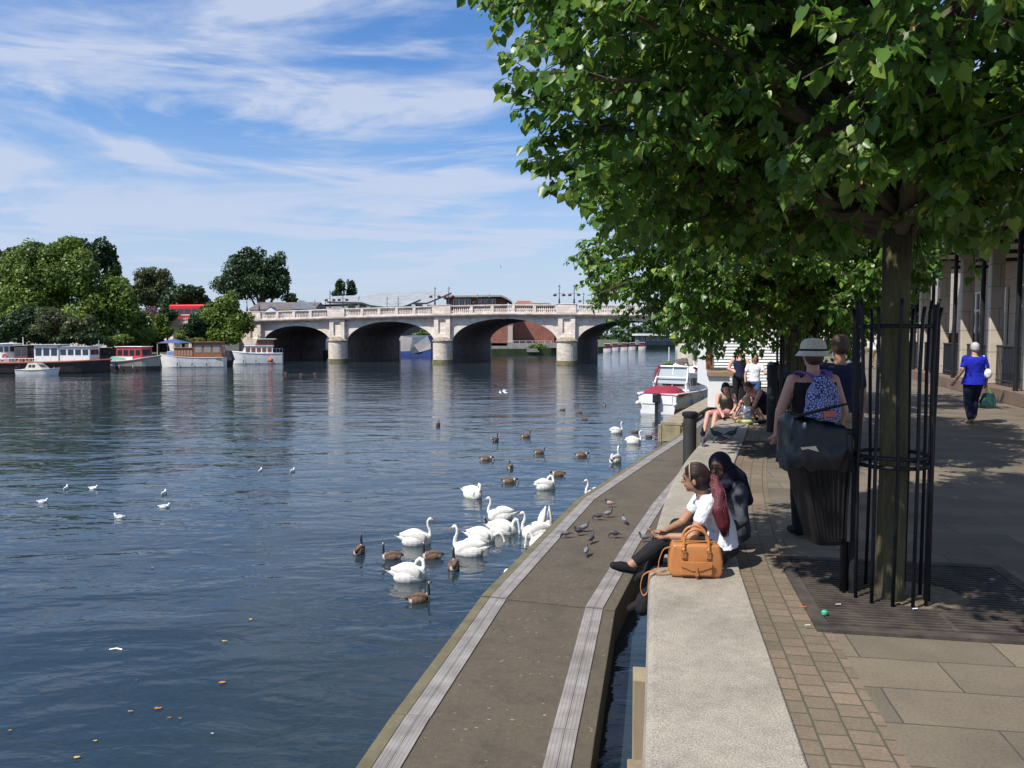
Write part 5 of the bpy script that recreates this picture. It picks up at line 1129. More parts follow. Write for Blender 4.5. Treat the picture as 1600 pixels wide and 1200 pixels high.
# ---- litter bins ---------------------------------------------------------------------
M_binp = mat('black_bin_plastic', (.008, .008, .009), (.016, .014, .014), 6, .5, .1, spec=.22)
M_bag = mat('black_bin_liner', (.006, .007, .010), rough=.28, spec=.35)
def litter_bin(loc, rz, label):
    b = empty('litter_bin', loc, rz, label, 'litter bin', 'black litter bins on posts')
    s = MB(); z0, z1 = .36, 1.02; n = 24
    def ring(z, w_, dp, x0):
        pts = []
        for k in range(n):
            a = 2 * math.pi * k / n; c, sn = math.cos(a), math.sin(a); e = .45
            pts.append((x0 + w_ / 2 * abs(c) ** e * math.copysign(1, c), dp / 2 * abs(sn) ** e * math.copysign(1, sn), z))
        return pts
    R0 = [ring(z0, .20, .20, -.135), ring(z0 + .03, .225, .22, -.14), ring(z1, .40, .34, -.225), ring(z1, .37, .31, -.225), ring(z0 + .1, .2, .19, -.14)]
    vs = [p for r in R0 for p in r]; s.add(vs, [(i * n + k, i * n + (k + 1) % n, (i + 1) * n + (k + 1) % n, (i + 1) * n + k) for i in range(4) for k in range(n)] + [tuple(range(n))[::-1], tuple(range(4 * n, 5 * n))]); bb_ = s.build('bin_body', M_binp, b, smooth=False, bevel=0)
    for k in range(9):      # vertical ribs on the front
        f = (k - 4) / 4; s = MB(); s.bar((-.14 + f * .085, -.108, z0 + .05), (-.225 + f * .165, -.172, z1 - .03), .012, .012); s.build('rib', M_binp, bb_)
    # liner: crumpled sack folded over the rim
    rng = np.random.default_rng(3); s = MB(); m_ = 40; rows = []
    for i, (z, w_, dp) in enumerate(((z1 - .11, .45, .40), (z1 - .05, .46, .41), (z1 + .01, .45, .40), (z1 + .06, .44, .38), (z1 + .13, .43, .36), (z1 + .17, .38, .30), (z1 + .15, .2, .16))):
        row = []
        for k in range(m_):
            a = 2 * math.pi * k / m_; c, sn = math.cos(a), math.sin(a); e = .6; q = 1 + .05 * rng.normal() * (i < 6); zz_ = z + .016 * rng.normal() + (-.05 * abs(math.sin(a * 1.5)) if i == 0 else 0) + (.05 * c * -1 if i > 3 else 0)
            row.append((-.225 + w_ / 2 * q * abs(c) ** e * math.copysign(1, c), dp / 2 * q * abs(sn) ** e * math.copysign(1, sn), zz_))
        rows.append(row)
    vs = [p for r in rows for p in r]; s.add(vs, [(i * m_ + k, i * m_ + (k + 1) % m_, (i + 1) * m_ + (k + 1) % m_, (i + 1) * m_ + k) for i in range(6) for k in range(m_)] + [tuple(range(6 * m_, 7 * m_))]); o_l = s.build('bin_liner', M_bag, b, smooth=True); md = o_l.modifiers.new('s', 'SUBSURF'); md.levels = md.render_levels = 1
    s = MB(); s.box((-.235, .0, z1 + .215), (.36, .34, .012), ry=R(-14), rx=R(-10)); s.build('lid_flap', M_binp, b, bevel=.01)
    s = MB(); s.tube([(0, 0, .005), (0, 0, 1.12)], .026, 12); s.build('post', M_blk, b, smooth=True); s = MB(); s.box((-.015, 0, .72), (.022, .16, .68)); s.build('mounting_plate', mat('galvanised_plate', (.16, .15, .135), (.22, .21, .19), 5, .5), b)
    return b
b1 = litter_bin((2.235, 5.30, 0), R(4), 'slatted black litter bin with overflowing liner hanging beside the nearest tree')
q = MB(); q.add([(-.09, -.04, 0), (.0, -.05, .01), (.05, .0, -.05), (-.03, .03, -.06), (-.07, .0, -.02)], [(0, 1, 2, 3, 4)]); q.add([(-.09, -.034, 0), (.0, -.044, .01), (.05, .006, -.05), (-.03, .036, -.06), (-.07, .006, -.02)], [(4, 3, 2, 1, 0)]); o = q.build('paper_scrap', M_white); o.location = (1.93, 5.1, 1.03); tag(o, 'crumpled white paper poking out of the nearest litter bin', 'litter')
b2 = copy_tree(b1); b2.location = (5.25, 15.0, 0); b2['label'] = 'black litter bin beyond the tall bollard, next to the family group'
# small litter on the ground
for i, (px, py, m_, lab) in enumerate(((1288, 966, mat('green_cap', (.05, .4, .25), rough=.4), 'small green bottle cap on the grate edge'), (1256, 955, M_orange, 'orange scrap lying on the tree grate'), (1310, 951, M_cream, 'cream cigarette end on the tree grate right of the orange scrap'), (1262, 984, M_cream, 'cigarette end on the bricks below the grate corner'), (1430, 958, M_white, 'white cigarette end on the grit beside the trunk'), (1181, 666, M_white, 'white tissue on the paving beside the toddler'))):
    p = P(px, py); s = MB()
    if i == 0: s.lathe([(.016, 0), (.018, .006), (.018, .02), (.012, .026)], n=12)
    elif i == 5: s.sphere((0, 0, .015), (.05, .03, .02), 7, 5)
    else: s.tube([(-.016, 0, .004), (.016, .004, .004)], .0045, 6)
    o = s.build('litter', m_); o.location = p + Vector((0, 0, .024)); tag(o, lab, 'litter')

fn = empty('timber_fence', (xat(1480, 33), 33, 0), 0, 'orange timber fence seen past the end of the colonnade', 'fence')
s = MB()
for k in range(16): s.box((-1.2 + k * .16, 0, .9), (.15, .03, 1.8))
s.box((0, .04, .5), (2.6, .05, .1)); s.build('boards', M_wood, fn)
# ================================================================== PEOPLE AND BIRDS
def remeshed(name, mb, voxel, mats, matfun=None, smooth=6, sf=.5):
    me = mb.mesh('tmp', []); ob = bpy.data.objects.new('tmp', me); col.objects.link(ob)
    r = ob.modifiers.new('r', 'REMESH'); r.mode = 'VOXEL'; r.voxel_size = voxel; r.use_smooth_shade = True
    if smooth: s = ob.modifiers.new('s', 'SMOOTH'); s.factor = sf; s.iterations = smooth
    dg = bpy.context.evaluated_depsgraph_get(); new = bpy.data.meshes.new_from_object(ob.evaluated_get(dg)); new.name = name
    bpy.data.objects.remove(ob); bpy.data.meshes.remove(me)
    new.materials.clear()
    for m in (mats if isinstance(mats, (list, tuple)) else [mats]): new.materials.append(m)
    n = len(new.polygons); idx = np.zeros(n, dtype=np.int32)
    if matfun:
        c = np.zeros(n * 3, dtype=np.float32); new.polygons.foreach_get('center', c); c = c.reshape(-1, 3); idx = matfun(c).astype(np.int32)
    new.polygons.foreach_set('material_index', idx); new.polygons.foreach_set('use_smooth', np.ones(n, dtype=bool)); new.update(); return new
def cap_(s, a, ra, b, rb, n=10):
    a, b = Vector(a), Vector(b); s.tube([a, a.lerp(b, .5), b], [ra, (ra + rb) / 2, rb], n); s.sphere(a, ra * 1.01, n, 7); s.sphere(b, rb * 1.01, n, 7)
def chain(s, pts, rs, n=10):
    for i in range(len(pts) - 1): cap_(s, pts[i], rs[i], pts[i + 1], rs[i + 1], n)
def ell(s, c, r, rot=None, n=16, m=11):
    o = s.xf; s.xf = o @ Matrix.Translation(Vector(c)) @ (rot.to_matrix().to_4x4() if rot else Matrix.Identity(4)); s.sphere((0, 0, 0), r, n, m); s.xf = o
def ringloft(s, rings, n=20):
    """rings: (center, side vec, front vec, rx, ry)"""
    vs = []; fs = []
    for c, sd, fr, rx, ry in rings:
        for k in range(n):
            a = 2 * math.pi * k / n; vs.append(Vector(c) + sd * rx * math.cos(a) + fr * ry * math.sin(a))
    for i in range(len(rings) - 1):
        for k in range(n): a = i * n + k; b = i * n + (k + 1) % n; fs.append((a, b, b + n, a + n))
    fs += [tuple(range(n))[::-1], tuple((len(rings) - 1) * n + k for k in range(n))]; s.add(vs, fs)
def skin(name, c): return mat(name, c, tuple(x * .85 for x in c), 12, 0.55, spec=.4)
SK_light = skin('fair_skin', (0.52, 0.30, 0.21)); SK_pink = skin('pink_skin', (0.58, 0.31, 0.23)); SK_tan = skin('tan_skin', (0.36, 0.19, 0.11)); SK_dark = skin('brown_skin', (0.17, 0.08, 0.05))  # SK_pink is a slightly pinker tone than the fair skin
def cloth(name, a, b=None, scale=20, rough=.85, bump=.3): return mat(name, a, b or tuple(x * .75 for x in a), scale, rough, bump, scale * 1.5, spec=.25)
M_hair_d = mat('dark_brown_hair', (0.012, 0.006, 0.007), (0.026, 0.013, 0.012), 30, .6, .4, spec=.25, stretch=(1, 1, .15))
M_shoe = cloth('black_shoe', (.012, .012, .013))
STAND = dict(pelvis=(0, 0, .53), waist=(0, 0, .63), chest=(0, -.005, .745), neck=(0, -.005, .835), head=(0, .01, .925),
             sl=(-.105, 0, .80), el=(-.135, -.01, .635), wl=(-.145, .03, .50), sr=(.105, 0, .80), er=(.135, -.01, .635), wr=(.145, .03, .50),
             hl=(-.052, 0, .52), kl=(-.055, .01, .285), al=(-.055, -.01, .045), hr=(.052, 0, .52), kr=(.055, .01, .285), ar=(.055, -.01, .045), tl=(-.06, .10, .018), tr=(.06, .10, .018), look=(0, 1, 0), face=(0, 1, 0))
def person(label, loc, rz, H, J=None, wide=1.0, skinm=SK_light, top=None, bottom=None, shoes=None, hair=None, voxel=.012, fingers=True, scaled=True, group=None, feet_look=None, eyes=True, child=1.0):
    j = dict(STAND)
    if J: j.update(J)
    j = {k: (Vector(v) * (H if (scaled and k not in ('look', 'face')) else 1)) for k, v in j.items()}
    if not scaled and J is None: raise ValueError
    root = empty('person', loc, rz, label, 'person', group)
    look = j['look'].normalized(); face = j['face'].normalized(); hs = H * child       # hs: head scale
    up = (j['neck'] - j['pelvis']).normalized()
    ss = (j['sr'] - j['sl']).normalized(); hsd = (j['hr'] - j['hl']).normalized()
    R_ = {}
    def torso(s, inf, lo=0.0, hi=1.0):
        pts = [(j['pelvis'] - up * .03 * H, hsd, .086, .066), (j['pelvis'] + up * .01 * H, hsd, .094, .070), (j['waist'], (hsd + ss).normalized(), .076, .058), (j['waist'].lerp(j['chest'], .6), ss, .084, .062), (j['chest'], ss, .096, .066), (j['chest'].lerp(j['neck'], .55), ss, .092, .058), (j['neck'] - up * .016 * H, ss, .058, .042)]
        rings = []
        for k, (c, sd, rx, ry) in enumerate(pts):
            f = k / (len(pts) - 1)
            if f < lo - 1e-6 or f > hi + 1e-6: continue
            d = (pts[min(k + 1, len(pts) - 1)][0] - pts[max(k - 1, 0)][0]).normalized(); fr = d.cross(sd).normalized(); sd2 = fr.cross(d).normalized()
            rings.append((c, sd2, fr, rx * H * wide + inf, ry * H * wide + inf))
        ringloft(s, rings, 22)
    def arm(s, sd, inf=0, q=1.0, hand=True):
        S, E, W = j['s' + sd], j['e' + sd], j['w' + sd]; w_ = (wide - 1) * .6 + 1
        if q < .5: cap_(s, S, .031 * H * w_ + inf, S.lerp(E, q * 2), .027 * H * w_ + inf); return
        cap_(s, S, .030 * H * w_ + inf, E, .023 * H * w_ + inf)
        if q > .5: cap_(s, E, .023 * H * w_ + inf, E.lerp(W, (q - .5) * 2), (.016 if q == 1 else .019) * H + inf)
        if hand and q == 1:
            d = (W - E).normalized(); pl = j.get('g' + sd); d = (Vector(pl).normalized() if pl is not None else d)
            sdv = d.cross(look if abs(d.dot(look)) < .9 else up).normalized(); nrm = sdv.cross(d).normalized(); sc = H / 1.7
            pc = W + d * .045 * sc; o_ = s.xf; rot = Matrix((sdv, nrm, d)).transposed().to_4x4(); s.xf = o_ @ Matrix.Translation(pc) @ rot; s.sphere((0, 0, 0), (.042 * sc, .018 * sc, .055 * sc), 12, 8); s.xf = o_
            if fingers:
                for k, (ox, L) in enumerate(((-.030, .062), (-.010, .075), (.010, .070), (.029, .055))):
                    a = pc + sdv * ox * sc + d * .040 * sc; b = a + (d * .9 + nrm * .25).normalized() * L * .5 * sc; c = b + (d * .55 + nrm * .8).normalized() * L * .5 * sc; chain(s, [a, b, c], [.0098 * sc, .009 * sc, .008 * sc], 8)
                a = pc - sdv * .034 * sc - d * .02 * sc; b = a + (-sdv * .7 + d * .6 + nrm * .3).normalized() * .034 * sc; c = b + (d + nrm * .5).normalized() * .028 * sc; chain(s, [a, b, c], [.012 * sc, .010 * sc, .009 * sc], 8)
    def leg(s, sd, inf=0, q=1.0):
        h, k, a = j['h' + sd], j['k' + sd], j['a' + sd]; w_ = (wide - 1) * .8 + 1
        if q <= .5: cap_(s, h, .054 * H * w_ + inf, h.lerp(k, q * 2), (.054 - .018 * q * 2) * H * w_ + inf); return
        cap_(s, h, .054 * H * w_ + inf, k, .035 * H * w_ + inf)
        m_ = k.lerp(a, .35); f = (q - .5) * 2
        cap_(s, k, .034 * H * w_ + inf, m_, .034 * H * w_ + inf); cap_(s, m_, .034 * H * w_ + inf, k.lerp(a, .35 + .65 * f), (.022 if inf < .008 else .032) * H + inf)
    def foot(s, sd, inf=0):
        a, t = j['a' + sd], j['t' + sd]; d = (t - a).normalized(); hl = a - d * .018 * H; 
        low = Vector((0, 0, -1)) if abs(d.z) < .8 else d.orthogonal(); chain(s, [hl + low * .012 * H, a.lerp(t, .55) + low * .004 * H, t], [.022 * H + inf, .021 * H + inf, .014 * H + inf], 10)
    s = MB(); torso(s, 0)
    for sd in 'lr': arm(s, sd); leg(s, sd); foot(s, sd)
    # shoulders and neck, head
    cap_(s, j['neck'] - up * .03 * H, .034 * H, j['head'] - (j['head'] - j['neck']).normalized() * .03 * hs, .031 * hs)
    for sd in 'lr': cap_(s, j['neck'] - up * .035 * H, .026 * H, j['s' + sd], .030 * H)
    hu = (j['head'] - j['neck']).normalized() * .5 + Vector((0, 0, .7)); hu = (hu - face * hu.dot(face)).normalized(); hx = face.cross(hu).normalized()
    HM = Matrix((hx, face, hu)).transposed().to_4x4(); HM = Matrix.Translation(j['head']) @ HM
    o_ = s.xf; s.xf = HM
    s.sphere((0, -.006 * hs, .012 * hs), (.044 * hs, .054 * hs, .055 * hs), 18, 12); s.sphere((0, .014 * hs, -.022 * hs), (.034 * hs, .036 * hs, .042 * hs), 14, 9)
    chain(s, [(0, .047 * hs, .008 * hs), (0, .060 * hs, -.012 * hs)], [.006 * hs, .0085 * hs], 8); s.sphere((0, .040 * hs, -.030 * hs), (.016 * hs, .012 * hs, .008 * hs), 8, 6); s.sphere((0, .036 * hs, -.052 * hs), (.014 * hs, .012 * hs, .010 * hs), 8, 6)
    for x in (-1, 1): s.sphere((x * .045 * hs, -.004 * hs, -.006 * hs), (.006 * hs, .012 * hs, .019 * hs), 8, 6)
    s.xf = o_
    link('body', remeshed('person_body', s, voxel, skinm), root)
    if eyes:
        for x in (-1, 1):
            e = MB(); e.xf = HM; e.sphere((x * .019 * hs, .044 * hs, .006 * hs), (.0065 * hs, .005 * hs, .0035 * hs), 10, 7); e.build('eye', mat('eye_dark', (.02, .012, .01), rough=.2), root, smooth=True)
            e = MB(); e.xf = HM; e.tube([(x * .010 * hs, .050 * hs, .018 * hs), (x * .020 * hs, .0495 * hs, .021 * hs), (x * .030 * hs, .044 * hs, .018 * hs)], .0022 * hs, 6); e.build('eyebrow', M_hair_d, root)
        e = MB(); e.xf = HM; e.tube([(-.013 * hs, .0475 * hs, -.031 * hs), (0, .0525 * hs, -.030 * hs), (.013 * hs, .0475 * hs, -.031 * hs)], .0035 * hs, 6); e.build('lips', mat('lips', (.35, .09, .08), rough=.5), root)
    if top:
        s = MB(); torso(s, .011, top.get('lo', 0.15), top.get('hi', 1.0 if top.get('sleeve', 0) else .86))
        if top.get('sleeve', 0):
            for sd in 'lr':
                arm(s, sd, .010, top['sleeve'], False); cap_(s, j['neck'] - up * .04 * H, .026 * H + .008, j['s' + sd], .030 * H + .009)
        else:
            for sd in 'lr': cap_(s, j['chest'] + ss * (.055 * H * (1 if sd == 'r' else -1)), .034 * H * wide + .01, j['neck'].lerp(j['s' + sd], .62) - up * .020 * H, .030 * H + .010)
        if top.get('skirt'):
            a = j['pelvis']; ringloft(s, [(a + up * .03 * H, hsd, up.cross(hsd), .095 * H * wide + .012, .07 * H * wide + .012), (a - up * .05 * H, hsd, up.cross(hsd), .105 * H * wide + .02, .08 * H * wide + .02)], 20)
        link(top.get('name', 'shirt'), remeshed('top', s, voxel, top['mat'], smooth=3), root)
    if bottom:
        s = MB(); torso(s, .009, 0, .34)
        for sd in 'lr':
            leg(s, sd, bottom.get('inf', .010), bottom.get('len', 1.0))
            if bottom.get('longr'): cap_(s, j['kr'].lerp(j['ar'], .4), .033 * H, j['ar'] + (j['ar'] - j['kr']) * .12, .040 * H)
        if bottom.get('flare'): k, a = j['k' + sd], j['a' + sd]; cap_(s, k.lerp(a, .3), .036 * H + .01, k.lerp(a, .95), .040 * H + .012)
        if bottom.get('skirt'): ringloft(s, [(j['pelvis'], hsd, up.cross(hsd), .1 * H * wide, .075 * H * wide), (j['kl'].lerp(j['kr'], .5), hsd, up.cross(hsd), .12 * H * wide, .09 * H * wide)], 20)
        link(bottom.get('name', 'trousers'), remeshed('bottom', s, voxel, bottom['mat'], smooth=3), root)
    if shoes:
        for sd in 'lr': s = MB(); foot(s, sd, .006); link('shoe', remeshed('shoe', s, min(voxel, .009), shoes, smooth=2), root)
    R_['HM'] = HM; R_['j'] = j; R_['hs'] = hs
    if hair:
        s = MB(); s.xf = HM; k = hs
        s.sphere((0, -.012 * k, .018 * k), (.050 * k, .056 * k, .055 * k), 18, 12)
        hm = hair['mat']; st_ = hair.get('style', 'short')
        if st_ == 'short': s.sphere((0, -.022 * k, -.005 * k), (.048 * k, .045 * k, .045 * k), 14, 9)
        if st_ in ('pony', 'bob'): s.sphere((0, -.024 * k, -.008 * k), (.048 * k, .044 * k, .05 * k), 14, 9)
        if st_ == 'bob': s.sphere((0, -.022 * k, -.035 * k), (.054 * k, .045 * k, .05 * k), 14, 9)
        # trim the face side: keep the hair off the face
        def trim(c): return np.zeros(len(c))
        hme = remeshed('hair', s, min(voxel, .01), hm, smooth=3)
        import bmesh
        bm = bmesh.new(); bm.from_mesh(hme); inv = HM.inverted(); dele = []
        for v in bm.verts:
            q = inv @ v.co
            if q.y > .020 * k and q.z < .030 * k and abs(q.x) < .046 * k: dele.append(v)
        bmesh.ops.delete(bm, geom=dele, context='VERTS'); bm.to_mesh(hme); bm.free(); ho = link('hair', hme, root)
        if st_ == 'pony':
            s = MB(); pts = hair['pts']; rs = hair['rs']; rn = random.Random(3); chain(s, pts, rs, 10)
            link('ponytail', remeshed('ponytail', s, min(voxel, .009), hair.get('mat2', hm), smooth=3), ho)
    return root, R_
# ---- birds ---------------------------------------------------------------------
M_swan = mat('swan_white', (0.76, 0.74, 0.68), (0.55, 0.51, 0.43), 6, .8, .5, 24, lo=.45, hi=.85, stretch=(1, 2, 2))
M_bill = mat('orange_bill', (.55, .16, .05), rough=.5); M_bblack = mat('bill_black', (.015, .015, .015), rough=.5)
M_gbrown = mat('goose_brown', (.085, .05, .032), (.20, .13, .085), 16, .85, .2, stretch=(1, 3, 1)); M_gblack = mat('goose_black', (.012, .010, .010), rough=.7); M_gpale = mat('goose_pale', (.55, .50, .43), (.42, .36, .3), 9, .85); M_gdark = mat('goose_wing', (.045, .026, .018), (.15, .095, .06), 14, .85, stretch=(1, 4, 1))
def wing_mesh(L, W, Hh, sg, tip=.1, lift=0):
    s = MB(); rings = []
    for u in np.linspace(0, 1, 9):
        hh = Hh * (.06 + .50 * math.sin(math.pi * min(1, .10 + .95 * u)) ** .8 * (1 - .3 * u)); th = max(.012, hh * .42)
        rings.append(((L * (.5 - u), sg * W * (1 - .82 * u ** 1.4), lift * math.sin(math.pi * u) + tip * u * u), Vector((0, 1, 0)), Vector((0, 0, 1)), th, hh))
    ringloft(s, rings, 12); return s
def bird_mesh(kind, pose):
    """facing +x, waterline (or ground) at z=0"""
    s = MB()
    if kind == 'swan':
        if pose != 'upend': ell(s, (0, 0, .12), (.43, .21, .21)); ell(s, (.20, 0, .12), (.25, .19, .20)); chain(s, [(-.2, 0, .17), (-.5, 0, .22)], [.14, .035])
        else: ell(s, (0, 0, .14), (.26, .20, .26)); ell(s, (.12, 0, .0), (.22, .18, .2))
        nk = {'up': [(.33, 0, .14), (.43, 0, .24), (.42, 0, .36), (.36, 0, .47), (.35, 0, .57), (.40, 0, .635), (.455, 0, .625)],
              'low': [(.34, 0, .14), (.46, 0, .22), (.56, 0, .26), (.66, 0, .22), (.72, 0, .13), (.745, 0, .06), (.75, 0, .03)],
              'dab': [(.30, 0, .16), (.36, 0, .32), (.42, 0, .42), (.50, 0, .40), (.54, 0, .28), (.555, 0, .14), (.565, 0, .07)],
              'preen': [(.30, 0, .16), (.38, .02, .30), (.36, .05, .43), (.27, .08, .47), (.18, .12, .40), (.14, .15, .30), (.12, .16, .24)],
              'upend': [(.1, 0, .1), (.2, 0, -.1)]}[pose]
        chain(s, nk, [.085, .058, .044, .038, .035, .034, .036][:len(nk)], 10)
        hd = Vector(nk[-1]); d = (hd - Vector(nk[-2])).normalized()
        if pose == 'up': d = Vector((.9, 0, -.45)).normalized()
        if pose != 'upend': chain(s, [hd - d * .02, hd + d * .045], [.042, .030], 10)
        me = remeshed('swan_body', s, .013, M_swan, smooth=4); return me, hd, d
    if kind == 'goose':
        ell(s, (0, 0, .08), (.30, .145, .135)); ell(s, (.12, 0, .08), (.17, .13, .12)); chain(s, [(-.15, 0, .11), (-.37, 0, .13)], [.09, .025])
        nk = {'up': [(.20, 0, .12), (.26, 0, .20), (.26, 0, .29), (.25, 0, .37), (.27, 0, .42)], 'mid': [(.20, 0, .12), (.28, 0, .18), (.31, 0, .25), (.33, 0, .30), (.36, 0, .32)],
              'low': [(.20, 0, .12), (.28, 0, .16), (.34, 0, .19), (.38, 0, .15), (.40, 0, .09)]}[pose]
        chain(s, nk, [.065, .042, .032, .029, .031], 10); hd = Vector(nk[-1]); d = Vector((1, 0, -.15 if pose != 'low' else -1.3)).normalized(); chain(s, [hd - d * .01, hd + d * .04], [.034, .022], 10)
        nb = Vector(nk[1])
        def mf(c):
            r = np.zeros(len(c)); neck = (c[:, 0] > .205) & (c[:, 2] > .155 if pose != 'low' else c[:, 0] > .27); r[neck] = 1
            dd = np.linalg.norm((c - np.array(hd - d * .002)) * np.array([1, .6, 1]), axis=1); chin = neck & (dd < .032) & (np.abs(c[:, 1]) > .016); r[chin] = 2
            r[(c[:, 0] > .19) & ~neck] = 2; r[(c[:, 0] < -.22) & (c[:, 2] < .12)] = 2; r[c[:, 0] < -.31] = 1
            return r
        return remeshed('goose_body', s, .010, [M_gbrown, M_gblack, M_gpale], mf, smooth=3), hd, d
    if kind == 'duck':
        ell(s, (0, 0, .05), (.19, .09, .08)); chain(s, [(-.1, 0, .07), (-.23, 0, .10)], [.05, .015]); chain(s, [(.12, 0, .07), (.16, 0, .13), (.18, 0, .18)], [.045, .030, .036]); hd = Vector((.19, 0, .18)); d = Vector((1, 0, -.1)).normalized()
        return remeshed('duck_body', s, .010, [M_gbrown], smooth=3), hd, d
    if kind == 'gull':
        ell(s, (0, 0, .045), (.15, .07, .06)); chain(s, [(-.08, 0, .06), (-.20, 0, .08)], [.035, .012]); chain(s, [(.10, 0, .06), (.13, 0, .12)], [.04, .032]); hd = Vector((.14, 0, .135)); d = Vector((1, 0, -.15)).normalized(); ell(s, hd, (.036, .03, .03))
        return remeshed('gull_body', s, .008, [mat('gull_white', (.78, .78, .76), rough=.7)], smooth=3), hd, d
def swan_like(kind, pose, label, loc, rz, cat, group):
    key = (kind, pose); 
    if key in BP:
        o = copy_tree(BP[key]); o.location = loc; o.rotation_euler = (0, 0, rz); o['label'] = label; return o
    root = empty(kind if kind != 'goose' else 'canada_goose', loc, rz, label, cat, group); BP[key] = root
    me, hd, d = bird_mesh(kind, pose); link('body', me, root)
    S_ = {'swan': 1, 'goose': .66, 'duck': .42, 'gull': .34}[kind]
    if kind == 'swan':
        for sg in (-1, 1):
            w_ = wing_mesh(.78 if pose != 'upend' else .6, .15, .34, sg, .12 if pose != 'upend' else .25, .03); o = w_.build('wing', M_swan, root, smooth=True); o.location = (-.09, 0, .175)
            if pose == 'upend': o.rotation_euler = (0, R(48), 0); o.location = (-.08, sg * .03, .36)
        if pose != 'upend':
            b = MB(); b.xf = Matrix.Identity(4); chain(b, [hd + d * .05, hd + d * .135], [.020, .013], 8); b.build('bill', M_bill, root, smooth=True)
            b = MB(); b.sphere(hd + d * .055 + Vector((0, 0, .02)), .017, 8, 6); b.sphere(hd + d * .05, (.022, .031, .018), 8, 6); b.build('bill_knob', M_bblack, root, smooth=True)
        t = MB(); t.add([(-.42, -.06, .20), (-.42, .06, .20), (-.66, 0, .28 if pose != 'upend' else .2), (-.42, -.05, .15), (-.42, .05, .15)], [(0, 1, 2), (4, 3, 2), (3, 0, 2), (1, 4, 2), (0, 3, 4, 1)])
        if pose != 'upend': t.build('tail', M_swan, root)
    else:
        wm_ = {'goose': M_gdark, 'duck': M_gdark, 'gull': mat('gull_grey', (.42, .44, .47), rough=.7)}[kind]
        for sg in (-1, 1):
            w_ = wing_mesh(.80 * S_, .15 * S_, .30 * S_, sg, .08 * S_); o = w_.build('wing', wm_, root, smooth=True); o.location = (-.09 * S_, 0, .17 * S_)
        b = MB(); chain(b, [hd + d * .05 * S_ * 1.1, hd + d * .12 * S_ * 1.1], [.022 * S_, .012 * S_], 6); b.build('bill', M_bblack if kind == 'goose' else M_bill, root, smooth=True)
    return root
BP = {}
def bird(kind, pose, px, py, deg, label, z=WZ):
    """deg: heading, 0 = facing right in the picture, 90 = facing away, 180 left, 270 towards us"""
    p = P(px, py, z); p.z = WZ - (.03 if kind == 'swan' else .02)
    nm = {'swan': ('swan', 'white swans on the river'), 'goose': ('goose', 'canada geese on the river'), 'duck': ('duck', 'ducks on the river'), 'gull': ('gull', 'gulls on the river')}[kind]
    if label.endswith('.'): pass
    o = swan_like(kind, pose, label, p, R(deg), *nm); rr = random.Random(int(px * 7 + py)); f = rr.uniform(.94, 1.06) * {'swan': .80, 'goose': .74, 'duck': .8, 'gull': .78}[kind]; kx = {'swan': .84, 'goose': .84}.get(kind, 1); o.scale = (f * kx, f, f * 1.04); return o
SW = [('preen', 640, 906, 8, 'nearest swan curling its neck back to preen, beside the closest goose'),
      ('up', 650, 850, 10, 'swan with upright neck facing right, left of the main swan cluster'),
      ('up', 733, 866, 160, 'swan facing left with tall curved neck at the front of the cluster'),
      ('low', 752, 845, -8, 'swan stretching its neck low to the right across the cluster'),
      ('dab', 785, 833, -10, 'swan arching its neck down to dip its bill in the cluster middle'),
      ('up', 782, 811, 172, 'swan facing left at the back of the cluster with raised tail'),
      ('up', 838, 838, 182, 'tall necked swan facing left beside the walkway edge'),
      ('upend', 853, 830, 120, 'swan with wing tips raised against the walkway edge'),
      ('dab', 850, 856, 178, 'swan partly hidden by the walkway dipping its bill to the left'),
      ('preen', 738, 777, -40, 'lone hunched swan preening above the main cluster'),
      ('preen', 852, 764, 20, 'preening swan with tail raised to the left near the feeding geese'),
      ('up', 932, 779, 190, 'swan rising from behind the walkway edge above the pigeons'),
      ('up', 961, 723, 60, 'swan with straight neck seen from behind, lower of the three far swans'),
      ('up', 990, 693, 5, 'long bodied swan facing right nearest the timber jetty'),
      ('up', 963, 677, 20, 'furthest swan, small with upright neck')]
for a in SW: bird('swan', a[0], a[1], a[2], a[3], a[4])
GS = [('up', 561, 864, 85, 'leftmost goose swimming away with upright black neck'), ('up', 612, 873, 178, 'brown goose facing left between the leftmost goose and the preening swan'),
      ('up', 675, 872, 178, 'goose facing left with white cheek below the upright necked swan'), ('up', 709, 888, 95, 'goose seen from behind directly below the swan cluster'),
      ('up', 655, 940, 20, 'nearest goose, dark brown, below the nearest preening swan'), ('mid', 772, 824, 178, 'goose almost hidden behind the middle of the swan cluster'),
      ('mid', 684, 665, 80, 'single far goose alone left of all the other far geese'), ('up', 774, 689, 60, 'far goose turned away with its neck up'),
      ('up', 822, 683, 3, 'far goose facing right with neck raised high'), ('mid', 843, 708, 2, 'goose facing right below the goose with raised neck'),
      ('low', 909, 713, -4, 'goose with lowered head left of the far swans'), ('low', 760, 719, -4, 'goose drinking at the left of the middle row'),
      ('mid', 797, 732, 95, 'goose swimming away in the middle of the loose flock'), ('low', 796, 754, -5, 'goose with head down just above right of the lone hunched swan'),
      ('low', 872, 743, 175, 'goose facing left and dipping its bill above the raised tail swan'), ('mid', 944, 634, 100, 'dark far goose nearest the canopy cruiser')]
for a in GS: bird('goose', *a)
for a in ((879, 641, 5, 'leftmost of the small far ducks'), (901, 634, 170, 'small far duck furthest up the river'), (905, 645, 0, 'small duck in the middle of the far ducks'), (913, 656, 180, 'nearest of the small far ducks'), (992, 676, 10, 'brown duck between the two swans near the jetty'), (1014, 683, 20, 'duck beside the timber jetty post'), (446, 583, 0, 'far duck by the white cruiser'), (470, 585, 10, 'far duck under the first arch, left of its neighbour'), (492, 584, 10, 'far duck under the first arch, right of its neighbour')): bird('duck', 'x', *a)
